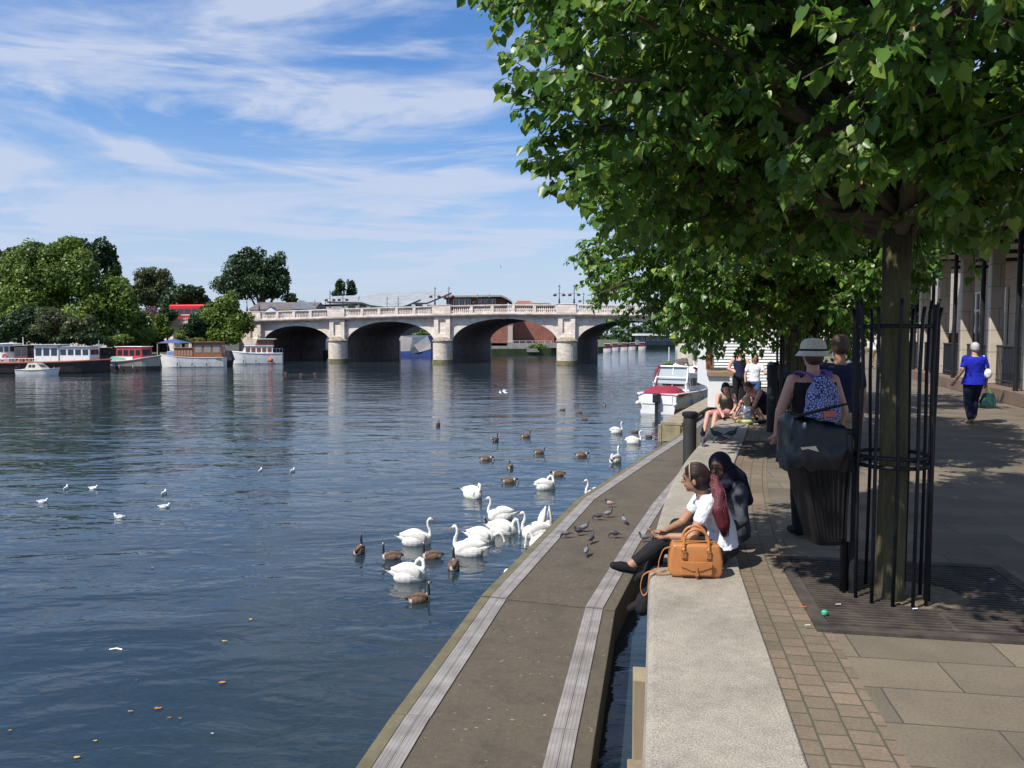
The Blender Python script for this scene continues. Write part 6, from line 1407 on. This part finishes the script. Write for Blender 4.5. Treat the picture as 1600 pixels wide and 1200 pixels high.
for a in ((67, 785, 5, 'leftmost of the floating gulls'), (103, 764, 100, 'gull turned away above the leftmost gull'), (146, 764, -10, 'gull facing right beside the turned away gull'), (186, 809, 170, 'nearest gull with dark cap, facing left'), (257, 793, 5, 'gull right of the nearest gull, below a brown young gull'), (256, 772, 90, 'brownish young gull floating just above a white gull'), (407, 736, 90, 'gull left of the far right pair'), (457, 737, 80, 'rightmost of the floating gulls')): bird('gull', 'x', *a)
# flying gull
g = empty('gull', Q(786, 614, 38), R(160), 'grey gull flying low over the water in mid river', 'gull')
s = MB(); ell(s, (0, 0, 0), (.18, .06, .055)); chain(s, [(-.1, 0, 0), (-.22, 0, .01)], [.04, .02]); ell(s, (.17, 0, .02), (.045, .032, .03)); link('body', remeshed('gull_body', s, .009, MATS['gull_white'], smooth=3), g)
for sg in (-1, 1):
    s = MB(); s.add([(.08, sg * .05, .03), (.10, sg * .28, .14), (-.05, sg * .52, .10), (-.04, sg * .28, .10), (-.09, sg * .05, .02)], [(0, 1, 3, 4), (1, 2, 3)]); o = s.build('wing', MATS['gull_grey'], g); o.modifiers.new('t', 'SOLIDIFY').thickness = .012
g2 = copy_tree(g); g2.location = Q(783, 417, 90); g2['label'] = 'tiny gull gliding high in the sky above the bridge'
# pigeons
M_pg = mat('pigeon_grey', (.13, .135, .16), (.20, .20, .23), 14, .7); M_pd = mat('pigeon_dark', (.035, .035, .05), (.07, .065, .08), 14, .6); M_pp = mat('pigeon_pink', (.35, .24, .22), (.5, .4, .38), 10, .7); M_pf = mat('pigeon_foot', (.4, .08, .07), rough=.6)
def pigeon(px, py, z, deg, body, label, down=False, mesh={}):
    p = P(px, py, z); g = empty('pigeon', p, R(deg), label, 'pigeon', 'pigeons on the ' + ('walkway' if z < -1 else 'coping')); g.scale = (.72, .72, .72)
    k = (body.name, down)
    if k not in mesh:
        s = MB(); ell(s, (0, 0, .125), (.115, .062, .062), Quaternion((0, 1, 0), R(-12)))
        if down: chain(s, [(.07, 0, .14), (.13, 0, .10), (.145, 0, .05)], [.042, .026, .022])
        else: chain(s, [(.07, 0, .15), (.105, 0, .20), (.115, 0, .235)], [.042, .027, .025])
        hd = Vector((.15, 0, .045) if down else (.12, 0, .238)); d = Vector((.3, 0, -1) if down else (1, 0, -.1)).normalized(); ell(s, hd, (.026, .022, .022))
        me = remeshed('pigeon_body', s, .0075, [body, M_pd], lambda c: ((c[:, 0] > .06)).astype(int), smooth=3)
        t = MB(); t.box((-.15, 0, .10), (.12, .05, .014), ry=R(-8)); tm = t.mesh('tail', M_pd)
        ws = [wing_mesh(.22, .042, .095, sg, -.015).mesh('wing', body, True) for sg in (-1, 1)]
        b = MB(); chain(b, [hd + d * .02, hd + d * .042], [.007, .003], 6); bm__ = b.mesh('bill', M_bblack)
        ft = []
        for sg in (-1, 1):
            f = MB(); f.tube([(.0, sg * .025, .08), (.01, sg * .025, .012)], .0055, 5); f.tube([(-.02, sg * .025, .005), (.04, sg * .025, .004)], .004, 4); ft.append(f.mesh('leg', M_pf))
        mesh[k] = (me, tm, ws, bm__, ft)
    me, tm, ws, b_m, ft = mesh[k]
    link('body', me, g); link('tail', tm, g); link('bill', b_m, g)
    for w_ in ws: o = link('wing', w_, g); o.location = (-.03, 0, .135)
    for f in ft: link('leg', f, g)
    return g
for a in ((952, 792, 180, M_pp, 'pinkish pale pigeon facing left, highest on the walkway', False), (934, 812, 170, M_pd, 'dark pigeon facing left below the pinkish pigeon', True), (950, 808, 10, M_pg, 'grey pigeon facing right just under the pinkish pigeon', False), (975, 818, 100, M_pg, 'grey pigeon walking away near the coping', False),
          (913, 830, 20, M_pg, 'grey pigeon in the huddle of three on the grip strip', False), (904, 836, 200, M_pd, 'dark pigeon at the left of the huddle', False), (960, 840, 175, M_pd, 'dark pigeon bending left below the huddle', True), (924, 848, 60, M_pd, 'pigeon between the huddle and the nearest pigeon', False), (916, 868, 75, M_pg, 'nearest pigeon on the walkway seen from behind', False), (884, 840, 200, M_pg, 'pigeon on the outer grip strip beside the swans', True), (1006, 846, 185, M_pg, 'grey pigeon by the knee of the woman in white', False)):
    pigeon(a[0], a[1], PZ + .014, a[2], a[3], a[4], a[5])
for a in ((1098, 686, 80, M_pd, 'left rear dark pigeon on the coping', False), (1099, 697, 250, M_pd, 'left front dark pigeon on the coping', True), (1119, 686, 185, M_pd, 'dark pigeon facing left behind another on the coping', False), (1126, 693, 170, M_pd, 'dark pigeon with tail out in the middle of the coping group', True), (1143, 685, 10, M_pd, 'dark pigeon standing apart at the right of the coping group', False)):
    pigeon(a[0], a[1], .031, a[2], a[3], a[4], a[5])
# floating debris
def flt(px, py, mtl, L, label, kind='leaf'):
    L *= .62
    p = P(px, py, WZ + .012); s = MB()
    if kind == 'leaf': rq = random.Random(px); s.add([(L * .5 * math.cos(a) * rq.uniform(.7, 1.1), L * .26 * math.sin(a) * rq.uniform(.6, 1.2), .004 + .01 * rq.random()) for a in np.linspace(0, 5.6, 9)], [tuple(range(9))])
    elif kind == 'ball': s.sphere((0, 0, .02), (.07, .05, .08), 10, 8)
    else: s.tube([(-L / 2, 0, 0), (0, .02, .01), (L / 2, 0, 0)], .011, 6)
    o = s.build({'leaf': 'floating_leaf', 'ball': 'float', 'stick': 'floating_stick'}[kind], mtl); o.location = p; tag(o, label, {'leaf': 'leaf', 'ball': 'float', 'stick': 'stick'}[kind], 'leaves floating on the river' if kind == 'leaf' else None)
M_lo = mat('orange_leaf', (.42, .17, .03), rough=.7); M_ly = mat('yellow_leaf', (.40, .30, .06), rough=.7); M_lb = mat('brown_leaf', (.16, .07, .03), rough=.7)
flt(181, 1015, M_white, .28, 'white stick floating in the near water', 'stick'); flt(793, 897, M_white, .1, 'small white float by the walkway below the swans', 'ball')
for a in ((204, 1112, M_lo, .11, 'bright orange floating leaf'), (247, 1107, M_lo, .15, 'long orange leaf right of the bright orange one'), (347, 1067, M_lo, .17, 'orange leaf below the white stick to its right'), (264, 1122, M_lb, .09, 'brown leaf below the long orange leaf'), (281, 1123, M_lo, .07, 'small orange leaf beside the brown leaf'), (332, 1147, M_white, .07, 'small white floating scrap'), (351, 1002, M_ly, .13, 'yellow green leaf in mid near water'), (15, 1142, M_lo, .09, 'orange leaf near the left edge'), (214, 1063, M_lb, .07, 'dark red leaf above the bright orange leaf'), (238, 887, M_lo, .12, 'pale orange leaf far from the others'), (149, 1158, M_ly, .09, 'yellow leaf near the bottom'), (120, 1184, M_ly, .12, 'greenish leaf at the bottom left'), (391, 968, M_ly, .11, 'yellow leaf right of the mid water leaf')): flt(*a)
# ---- the people ------------------------------------------------------------------
C_black = cloth('black_cloth', (.009, .009, .011), (.014, .014, .017)); C_white = cloth('white_cotton', (.74, .75, .78), (.64, .65, .70), 9, bump=1.6); C_navy = cloth('navy_cloth', (.015, .02, .05)); C_blue = cloth('royal_blue_cotton', (.012, .022, .42), (.010, .016, .28), 7, bump=1.4); C_denim = cloth('denim', (.06, .12, .28)); C_khaki = cloth('khaki_cloth', (.38, .30, .2)); C_pinkc = cloth('pink_cloth', (.6, .28, .28)); C_red = cloth('red_cloth', (.35, .03, .03))
M_hair_b = mat('brown_hair', (.05, .022, .012), (.09, .04, .02), 30, .5, .4, stretch=(1, 1, .15)); M_hair_g = mat('grey_hair', (.38, .36, .34), (.5, .48, .46), 30, .6, .4); M_hair_bl = mat('blonde_hair', (.42, .26, .12), (.5, .34, .17), 30, .5, .4)
M_hair_r = mat('wine_red_hair', (.065, .008, .012), (.13, .018, .025), 40, .42, .5, stretch=(1, 1, .12))
# 1. woman in white sitting on the coping (positions in metres relative to her seat, world axes)
o0 = Vector((1.60, 5.92, .03))
def rel(*p): return Vector(p) - o0
J = dict(pelvis=rel(1.585, 5.93, .145), waist=rel(1.575, 5.93, .30), chest=rel(1.50, 5.93, .45), neck=rel(1.43, 5.93, .570), head=rel(1.365, 5.92, .675),
         sl=rel(1.435, 5.80, .515), el=rel(1.31, 5.73, .275), wl=rel(1.165, 5.80, .265), sr=rel(1.47, 6.08, .52), er=rel(1.31, 6.08, .30), wr=rel(1.15, 5.94, .27),
         hl=rel(1.52, 5.85, .12), kl=rel(1.12, 5.82, .225), al=rel(.865, 5.80, .045), tl=rel(.745, 5.78, .055), hr=rel(1.53, 6.01, .12), kr=rel(1.11, 5.95, .16), ar=rel(.985, 5.86, -.235), tr=rel(.88, 5.84, -.29),
         look=Vector((-1, 0, 0)), face=Vector((-.93, .36, -.12)), gl=(-1, .15, -.05), gr=(-1, -.2, -.05))
w1, r1 = person('woman in white t-shirt with long wine red ponytail sitting on the coping', o0, 0, 1.62, J, .98, SK_tan, dict(mat=C_white, sleeve=.24, lo=.1, name='t_shirt'), dict(mat=C_black, inf=.006, len=.86, longr=True), M_shoe,
    dict(mat=M_hair_d, mat2=M_hair_r, style='pony', pts=[rel(1.455, 5.88, .70), rel(1.50, 5.86, .665), rel(1.515, 5.80, .58), rel(1.50, 5.765, .47), rel(1.53, 5.76, .36), rel(1.535, 5.76, .30)], rs=[.026, .034, .045, .048, .036, .012]), voxel=.0075, scaled=False)
rn = random.Random(9); s = MB(); pp_ = [rel(1.44, 5.885, .715), rel(1.485, 5.87, .69), rel(1.515, 5.82, .60), rel(1.52, 5.775, .49), rel(1.545, 5.765, .38), rel(1.55, 5.76, .27)]; rr_ = [.03, .036, .052, .056, .046, .03]
for q in range(110):
    a = rn.random() * 6.283; f = rn.random() ** .5; e_ = rn.uniform(.75, 1.03); s.tube([p + Vector((math.cos(a + i * .15) * r_ * f, math.sin(a + i * .15) * r_ * f * .8, rn.uniform(-.006, .006) - (1 - e_) * -.12 * (i == 5))) for i, (p, r_) in enumerate(zip(pp_, rr_))], [.003, .0045, .005, .005, .004, .001], 4)
s.build('loose_strands', M_hair_r, w1, smooth=True)
HM, k = r1['HM'], r1['hs']; s = MB(); s.xf = HM; s.sphere((0, -.028 * k, -.002 * k), (.052 * k, .052 * k, .058 * k), 18, 12); s.build('hair_bun', M_hair_d, w1, smooth=True); s = MB(); s.xf = HM
for q in range(150):
    ph = rn.uniform(-1.25, 1.25); ra = rn.uniform(1.0, 1.06); pts_ = []
    for t in np.linspace(.62, 2.75, 9):
        pts_.append((math.sin(ph) * .0515 * k * ra * (math.sin(t) ** .6), -.012 * k + .057 * k * math.cos(t) * ra, .018 * k + .0565 * k * math.sin(t) * ra * math.cos(ph * .95) - abs(ph) * .012 * k * t * .5))
    s.tube(pts_, .0016, 4, cap=False)
s.build('combed_strands', mat('hair_strand', (.03, .014, .014), (.05, .022, .02), 30, .45, spec=.35), w1, smooth=True); s = MB(); s.xf = HM; s.tube([(.052 * k * math.cos(t), .012 * k, .018 * k + .056 * k * math.sin(t)) for t in np.linspace(-.25, math.pi + .25, 20)], .006, 6); s.build('headband', C_khaki, w1, smooth=True)
# 2. friend in hijab and dark robe
o0 = Vector((1.86, 6.50, .03))
J = dict(pelvis=rel(1.83, 6.50, .14), waist=rel(1.82, 6.49, .30), chest=rel(1.79, 6.47, .46), neck=rel(1.735, 6.43, .58), head=rel(1.665, 6.375, .685),
         sl=rel(1.80, 6.31, .52), el=rel(1.80, 6.17, .30), wl=rel(1.62, 6.10, .20), sr=rel(1.71, 6.61, .52), er=rel(1.60, 6.68, .30), wr=rel(1.45, 6.5, .22),
         hl=rel(1.76, 6.42, .12), kl=rel(1.37, 6.30, .19), al=rel(1.12, 6.24, -.12), tl=rel(1.0, 6.2, -.16), hr=rel(1.75, 6.58, .12), kr=rel(1.36, 6.50, .17), ar=rel(1.14, 6.45, -.2), tr=rel(1.02, 6.4, -.24),
         look=Vector((-.85, -.5, 0)), face=Vector((-.62, -.78, -.1)))
C_robe = cloth('dark_grey_robe', (.06, .065, .08), (.014, .014, .02), 6, bump=1.5); C_hij = cloth('navy_headscarf', (.016, .016, .035), (.010, .010, .02), 10)
w2, r2 = person('woman in navy headscarf and dark grey robe sitting behind the woman in white', o0, 0, 1.60, J, 1.06, SK_dark, dict(mat=C_robe, sleeve=.98, lo=0, name='robe'), dict(mat=C_black, flare=True), M_shoe, None, voxel=.008, scaled=False)
HM, k = r2['HM'], r2['hs']; s = MB(); s.xf = HM; s.sphere((0, -.014 * k, .012 * k), (.058 * k, .064 * k, .064 * k), 20, 14); s.sphere((0, -.02 * k, -.045 * k), (.062 * k, .058 * k, .06 * k), 16, 10); s.sphere((0, -.005 * k, -.09 * k), (.075 * k, .06 * k, .04 * k), 16, 10)
s.xf = Matrix.Identity(4); chain(s, [rel(1.73, 6.45, .66), rel(1.83, 6.47, .56), rel(1.92, 6.45, .40)], [.08, .095, .05]); hme = remeshed('scarf', s, .009, C_hij, smooth=3)
import bmesh
bm = bmesh.new(); bm.from_mesh(hme); inv = HM.inverted(); bmesh.ops.delete(bm, geom=[v for v in bm.verts if (lambda q: q.y > .012 * k and (q.x / (.036 * k)) ** 2 + ((q.z + .008 * k) / (.045 * k)) ** 2 < 1)(inv @ v.co)], context='VERTS'); bm.to_mesh(hme); bm.free(); link('headscarf', hme, w2)
# tan handbag
M_tan = mat('tan_leather', (.44, .175, .050), (.33, .12, .035), 5, .42, .15, 60, lo=.4, hi=.75); M_tand = mat('dark_tan_leather', (.36, .14, .04), rough=.5); M_brass = mat('brass', (.5, .35, .12), rough=.3, metal=1)
hb = empty('handbag', (1.305, 5.62, .034), R(-6), 'tan leather handbag with two handles and front pocket standing on the coping', 'handbag')
s = MB(); n = 9; prof = [(-.165, 0), (.165, 0), (.185, .03), (.188, .12), (.172, .20), (.16, .235), (-.16, .235), (-.172, .20), (-.188, .12), (-.185, .03)]
s.extrude(prof, -.075, .075); b_o = s.build('bag_body', M_tan, hb, bevel=.022, seg=3); b_o.data.polygons.foreach_set('use_smooth', [True] * len(b_o.data.polygons))
s = MB(); s.extrude([(-.105, .02), (.105, .02), (.112, .04), (.108, .115), (-.108, .115), (-.112, .04)], -.098, -.076); s.build('front_pocket', M_tan, hb, bevel=.008)
s = MB(); s.extrude([(-.112, .122), (.112, .122), (.108, .085), (.03, .055), (-.03, .055), (-.108, .085)], -.106, -.099); s.build('pocket_flap', M_tan, hb, bevel=.003)
s = MB(); s.box((0, -.111, .05), (.016, .006, .07)); s.box((0, -.113, .035), (.026, .008, .02)); s.build('pocket_strap', M_tand, hb); s = MB(); s.tube([(-.15, 0, .237), (.15, 0, .237)], .004, 6); s.build('zip', M_brass, hb)
for y in (-.055, .05):
    s = MB(); pts = [(-.085 * math.cos(0) * 1.0, y - .025, .15), (-.088, y - .028, .20), (-.085, y - .02, .26)] + [(-.085 * math.cos(t), y - .015, .26 + .085 * math.sin(t)) for t in np.linspace(.2, math.pi - .2, 12)] + [(.085, y - .02, .26), (.088, y - .028, .20), (.085, y - .025, .15)]; s.tube(pts, .0095, 8); s.build('handle', M_tan, hb, smooth=True)
for x in (-.085, .085): s = MB(); s.box((x, -.083, .165), (.035, .012, .05)); s.build('handle_tab', M_tand, hb, bevel=.004); s = MB(); s.tube([(x + .014 * math.cos(t), -.09, .195 + .014 * math.sin(t)) for t in np.linspace(0, 6.283, 13)], .003, 5); s.build('ring', M_brass, hb)
s = MB(); w_ = [(-.17, .0, .20), (-.22, .03, .17), (-.25, .04, .09), (-.265, .02, .03), (-.33, .0, .012), (-.37, -.01, -.02), (-.385, -.02, -.10), (-.365, -.04, -.15), (-.335, -.05, -.12), (-.325, -.04, -.02), (-.31, -.02, .016), (-.25, -.03, .012), (-.19, -.02, .03), (-.185, .0, .12)]
pts = crom([Vector(p) for p in w_], 4); vs = []
for p in pts: vs += [p + Vector((0, -.010, 0)), p + Vector((0, .010, .0))]
s.add(vs, [(2 * i, 2 * i + 1, 2 * i + 3, 2 * i + 2) for i in range(len(pts) - 1)]); o = s.build('shoulder_strap', M_tan, hb); o.modifiers.new('t', 'SOLIDIFY').thickness = .004
# 3. woman with sun hat and rucksack
w3, r3 = person('woman with cream sun hat, black vest and patterned rucksack walking behind the bin', (2.58, 6.85, 0), R(4), 1.69, dict(el=(-.17, -.01, .645), wl=(-.155, .07, .52), er=(.165, 0, .645), wr=(.16, .06, .51)), 1.22, SK_pink, dict(mat=C_black, name='vest', skirt=True), dict(mat=C_black), M_shoe, dict(mat=M_hair_b, style='short'), voxel=.010)
HM, k = r3['HM'], r3['hs']; M_hat = mat('cream_straw_hat', (.74, .69, .58), (.58, .52, .40), 60, .8, .5)
s = MB(); s.xf = HM; s.lathe([(.088 * k, .000 * k), (.078 * k, .012 * k), (.066 * k, .028 * k), (.063 * k, .050 * k), (.058 * k, .070 * k), (.040 * k, .086 * k), (0, .092 * k)], (0, -.006 * k, 0), 28); hat = s.build('sun_hat', M_hat, w3, smooth=True)
s = MB(); s.xf = HM; s.lathe([(.0675 * k, .026 * k), (.0670 * k, .036 * k)], (0, -.006 * k, 0), 28); s.build('hat_band', C_black, hat)
def pattern_mat():
    m = bpy.data.materials.new('blue_white_pattern_cloth'); m.use_nodes = True; t = m.node_tree; b = bsdf(m); b.inputs['Roughness'].default_value = .8
    tcn = N(t, 'ShaderNodeTexCoord'); vo = N(t, 'ShaderNodeTexVoronoi'); vo.feature = 'DISTANCE_TO_EDGE'; vo.inputs['Scale'].default_value = 42; t.links.new(tcn.outputs['Object'], vo.inputs['Vector'])
    rp = N(t, 'ShaderNodeValToRGB'); rp.color_ramp.interpolation = 'CONSTANT'; e = rp.color_ramp.elements; e[0].position = 0; e[0].color = (.03, .03, .16, 1); e[1].position = .13; e[1].color = (.42, .46, .68, 1); x = e.new(.34); x.color = (.06, .07, .28, 1)
    t.links.new(vo.outputs[0], rp.inputs[0]); t.links.new(rp.outputs[0], b.inputs['Base Color']); return m
M_pat = pattern_mat(); M_purp = cloth('purple_webbing', (.22, .12, .42)); 
rk = empty('rucksack', (2.565, 6.86, .0), R(4), 'blue and white patterned rucksack with purple straps on the back of the hat woman', 'rucksack')
s = MB(); ell(s, (0, -.235, 1.20), (.145, .10, .19)); ell(s, (0, -.24, 1.10), (.158, .11, .14)); ell(s, (0, -.215, 1.355), (.08, .06, .06)); link('bag', remeshed('bag', s, .010, M_pat, smooth=4), rk)
s = MB(); ell(s, (0, -.325, 1.13), (.10, .055, .13)); link('front_pocket', remeshed('pocket', s, .009, M_pat, smooth=3), rk)
s = MB(); s.box((-.01, -.384, 1.10), (.10, .010, .05)); s.build('coral_patch', mat('coral_patch', (.75, .16, .12), rough=.6), rk, bevel=.01)
for x in (-1, 1):
    s = MB(); pts = [Vector(p) for p in ((x * .05, -.235, 1.36), (x * .085, -.175, 1.415), (x * .12, -.10, 1.435), (x * .125, -.02, 1.43), (x * .125, .08, 1.37))]; vs = []
    for p in crom(pts, 4): vs += [p + Vector((-.022, 0, 0)), p + Vector((.022, 0, 0))]
    s.add(vs, [(2 * i, 2 * i + 1, 2 * i + 3, 2 * i + 2) for i in range(len(vs) // 2 - 1)]); o = s.build('strap', M_purp, rk); o.modifiers.new('t', 'SOLIDIFY').thickness = .008
s = MB(); s.tube([(-.03, -.23, 1.40), (-.02, -.23, 1.45), (.02, -.23, 1.45), (.03, -.23, 1.40)], .008, 6); s.build('grab_loop', M_purp, rk)
rk.scale = (1, 1, 1)
# 4. dark clothed man beyond her
w4, _ = person('man in dark blue shirt walking away just beyond the woman in the hat', (3.32, 8.1, 0), R(2), 1.76, dict(kl=(-.055, .06, .29), al=(-.055, .08, .05), tl=(-.06, .18, .02), kr=(.055, .0, .29), ar=(.055, -.10, .06), tr=(.06, -.02, .02)), 1.08, SK_tan, dict(mat=C_navy, sleeve=.3), dict(mat=C_khaki, len=.55, name='shorts'), M_shoe, dict(mat=M_hair_b, style='short'), voxel=.013, eyes=False)
# 5. woman in blue with bags
p5 = P(1519, 662); p5.z = 0
w5, r5 = person('grey haired woman in royal blue top and navy trousers walking away on the right', p5, R(-3), 1.60, dict(el=(-.155, -.03, .65), wl=(-.20, .04, .52), er=(.16, -.01, .64), wr=(.165, .03, .50), kl=(-.05, .03, .29), al=(-.03, -.02, .05), tl=(-.035, .08, .02), kr=(.05, .07, .29), ar=(.03, .03, .09), tr=(.03, .11, .03), hl=(-.052, 0, .52)), 1.25, SK_light, dict(mat=C_blue, sleeve=.32, name='blue_top', skirt=True), dict(mat=C_navy, len=.92), cloth('tan_shoe', (.3, .18, .12)), dict(mat=M_hair_g, style='short'), voxel=.012)
q = empty('shoulder_bag', p5, R(-3), 'white shoulder bag on the arm of the woman in blue', 'bag'); s = MB(); ell(s, (.235, -.06, .98), (.075, .07, .10)); link('bag_body', remeshed('bag', s, .01, C_white, smooth=3), q)
s = MB(); s.tube([(.20, -.05, 1.06), (.17, -.06, 1.2), (.155, -.04, 1.33), (.16, .04, 1.34), (.21, .0, 1.06)], .012, 6); s.build('strap', C_white, q, smooth=True)
M_gp = mat('green_pattern_plastic', (.012, .10, .07), (.02, .03, .045), 16, .4, lo=.45, hi=.55)
q = empty('carrier_bag', p5, R(-3), 'dark green patterned carrier bag held by the woman in blue', 'bag'); s = MB(); s.extrude([(.17, .30), (.40, .30), (.43, .42), (.38, .60), (.22, .60), (.15, .42)], -.05, .08); s.build('bag_body', M_gp, q, bevel=.02); s = MB(); s.tube([(.25, .02, .60), (.26, .03, .70), (.27, .045, .745), (.30, .03, .70), (.34, .02, .60)], .008, 6); s.build('handle', mat('green_handle', (.15, .4, .1)), q)
# 6. far walkers
WK = dict(kl=(-.055, .06, .29), al=(-.055, .07, .05), tl=(-.06, .17, .02), kr=(.055, .0, .29), ar=(.055, -.10, .06), tr=(.06, -.01, .02))
for px, py, H, t_, b_t, ln, hr_, lab in ((1367, 575, 1.74, C_white, C_khaki, .55, M_hair_g, 'distant man in pale shirt and khaki shorts walking away'), (1345, 577, 1.68, C_navy, C_denim, 1, M_hair_b, 'distant walker in dark top left of the man in the pale shirt'), (1333, 574, 1.6, C_white, C_denim, 1, M_hair_d, 'distant walker in white top, leftmost of the far walkers'), (1380, 592, 1.42, C_black, C_black, .6, M_hair_d, 'child in black walking between the tree and the distant man')):
    p = P(px, py); p.z = 0; person(lab, p, R(random.uniform(-20, 20)), H, WK, 1.05, SK_light, dict(mat=t_, sleeve=.3), dict(mat=b_t, len=ln), M_shoe, dict(mat=hr_, style='short'), voxel=.02, eyes=False, fingers=False, group='walkers far down the promenade')
p = Vector((7.2, 20.5, 0)); person('person in red top standing beyond the second tree', p, R(150), 1.66, None, 1.05, SK_light, dict(mat=C_red, sleeve=.3), dict(mat=C_navy), M_shoe, dict(mat=M_hair_d, style='short'), voxel=.018, eyes=False, fingers=False)
# 7. family group
person('teenage girl in dark sleeveless top standing with her arm round the child', (5.06, 17.75, 0), R(165), 1.47, dict(sr=(.105, 0, .80), er=(.17, .03, .67), wr=(.10, .13, .64), el=(-.15, .06, .66), wl=(-.16, .14, .62)), 1.0, SK_pink, dict(mat=C_navy, name='vest'), dict(mat=C_black, len=.6, name='shorts'), M_shoe, dict(mat=M_hair_b, style='short'), voxel=.012)
person('young girl in white t-shirt and blue shorts standing by the low white wall', (5.27, 17.35, 0), R(150), 1.33, dict(er=(.15, .02, .64), wr=(.13, .05, .50), el=(-.18, .05, .68), wl=(-.28, .07, .72)), .92, SK_light, dict(mat=C_white, sleeve=.25, name='t_shirt'), dict(mat=C_denim, len=.35, name='shorts'), M_shoe, dict(mat=M_hair_b, style='bob'), voxel=.012, child=1.12)
o0 = Vector((4.98, 15.9, 0))
J = dict(pelvis=rel(5.10, 15.95, .26), waist=rel(5.05, 15.93, .38), chest=rel(4.93, 15.88, .52), neck=rel(4.80, 15.83, .62), head=rel(4.66, 15.78, .69), sl=rel(4.87, 15.68, .60), el=rel(4.74, 15.60, .36), wl=rel(4.62, 15.50, .16), sr=rel(4.80, 16.02, .58), er=rel(4.58, 15.92, .40), wr=rel(4.42, 15.75, .17),
         hl=rel(5.05, 15.85, .24), kl=rel(4.78, 15.66, .33), al=rel(4.93, 15.6, .06), tl=rel(4.80, 15.5, .02), hr=rel(5.03, 16.05, .24), kr=rel(4.72, 16.05, .34), ar=rel(4.90, 16.05, .06), tr=rel(4.76, 16.02, .02), look=Vector((-1, -.3, 0)), face=Vector((-.8, -.45, -.45)))
person('woman in navy vest crouching and leaning over the toddler', o0, 0, 1.66, J, 1.08, SK_pink, dict(mat=C_navy, name='vest', lo=.0), dict(mat=C_black, len=.5, name='shorts'), M_shoe, dict(mat=M_hair_b, style='short'), voxel=.012, scaled=False)
o0 = Vector((4.3, 16.3, 0))
J = dict(pelvis=rel(4.40, 16.40, .15), waist=rel(4.40, 16.37, .28), chest=rel(4.36, 16.30, .42), neck=rel(4.33, 16.22, .55), head=rel(4.32, 16.13, .66), sl=rel(4.50, 16.20, .50), el=rel(4.52, 16.02, .33), wl=rel(4.40, 15.88, .22), sr=rel(4.20, 16.26, .50), er=rel(4.13, 16.08, .32), wr=rel(4.18, 15.9, .17),
         hl=rel(4.40, 16.30, .12), kl=rel(4.10, 16.05, .14), al=rel(4.0, 15.9, -.2), tl=rel(3.93, 15.8, -.25), hr=rel(4.30, 16.38, .12), kr=rel(3.98, 16.18, .14), ar=rel(3.88, 16.05, -.2), tr=rel(3.8, 15.95, -.25), look=Vector((-.6, -.8, 0)), face=Vector((.1, -.9, -.45)))
person('black haired person in pink shorts sitting on the coping left of the toddler', o0, 0, 1.62, J, .95, SK_pink, dict(mat=cloth('grey_green_cloth', (.12, .14, .10)), name='vest', lo=0), dict(mat=C_pinkc, len=.42, name='shorts'), None, dict(mat=M_hair_d, style='bob'), voxel=.012, scaled=False)
o0 = Vector((4.55, 15.5, .09))
J = dict(pelvis=rel(4.58, 15.52, .14), waist=rel(4.58, 15.51, .20), chest=rel(4.57, 15.50, .28), neck=rel(4.56, 15.49, .35), head=rel(4.55, 15.47, .46), sl=rel(4.60, 15.41, .325), el=rel(4.55, 15.34, .25), wl=rel(4.46, 15.34, .20), sr=rel(4.53, 15.57, .325), er=rel(4.46, 15.56, .25), wr=rel(4.40, 15.48, .20),
         hl=rel(4.56, 15.47, .12), kl=rel(4.42, 15.40, .15), al=rel(4.30, 15.42, .11), tl=rel(4.25, 15.42, .15), hr=rel(4.55, 15.56, .12), kr=rel(4.42, 15.58, .15), ar=rel(4.30, 15.54, .11), tr=rel(4.25, 15.54, .15), look=Vector((-1, 0, 0)), face=Vector((-.9, -.3, -.2)))
person('blonde toddler in white top sitting on the round yellow cushion', o0, 0, .80, J, 1.1, SK_light, dict(mat=C_white, sleeve=.3, name='top', lo=0), dict(mat=C_white, len=.3, name='nappy'), None, dict(mat=M_hair_bl, style='bob'), voxel=.009, scaled=False, child=1.62)
q = MB(); q.lathe([(.0, .0), (.19, 0), (.215, .035), (.19, .07), (.0, .075)], n=28, sx=1.0, sy=.9); o = q.build('cushion', cloth('pale_yellow_cushion', (.55, .55, .22)), smooth=True); o.location = (4.53, 15.48, .033); tag(o, 'round pale yellow cushion under the toddler on the coping', 'cushion')
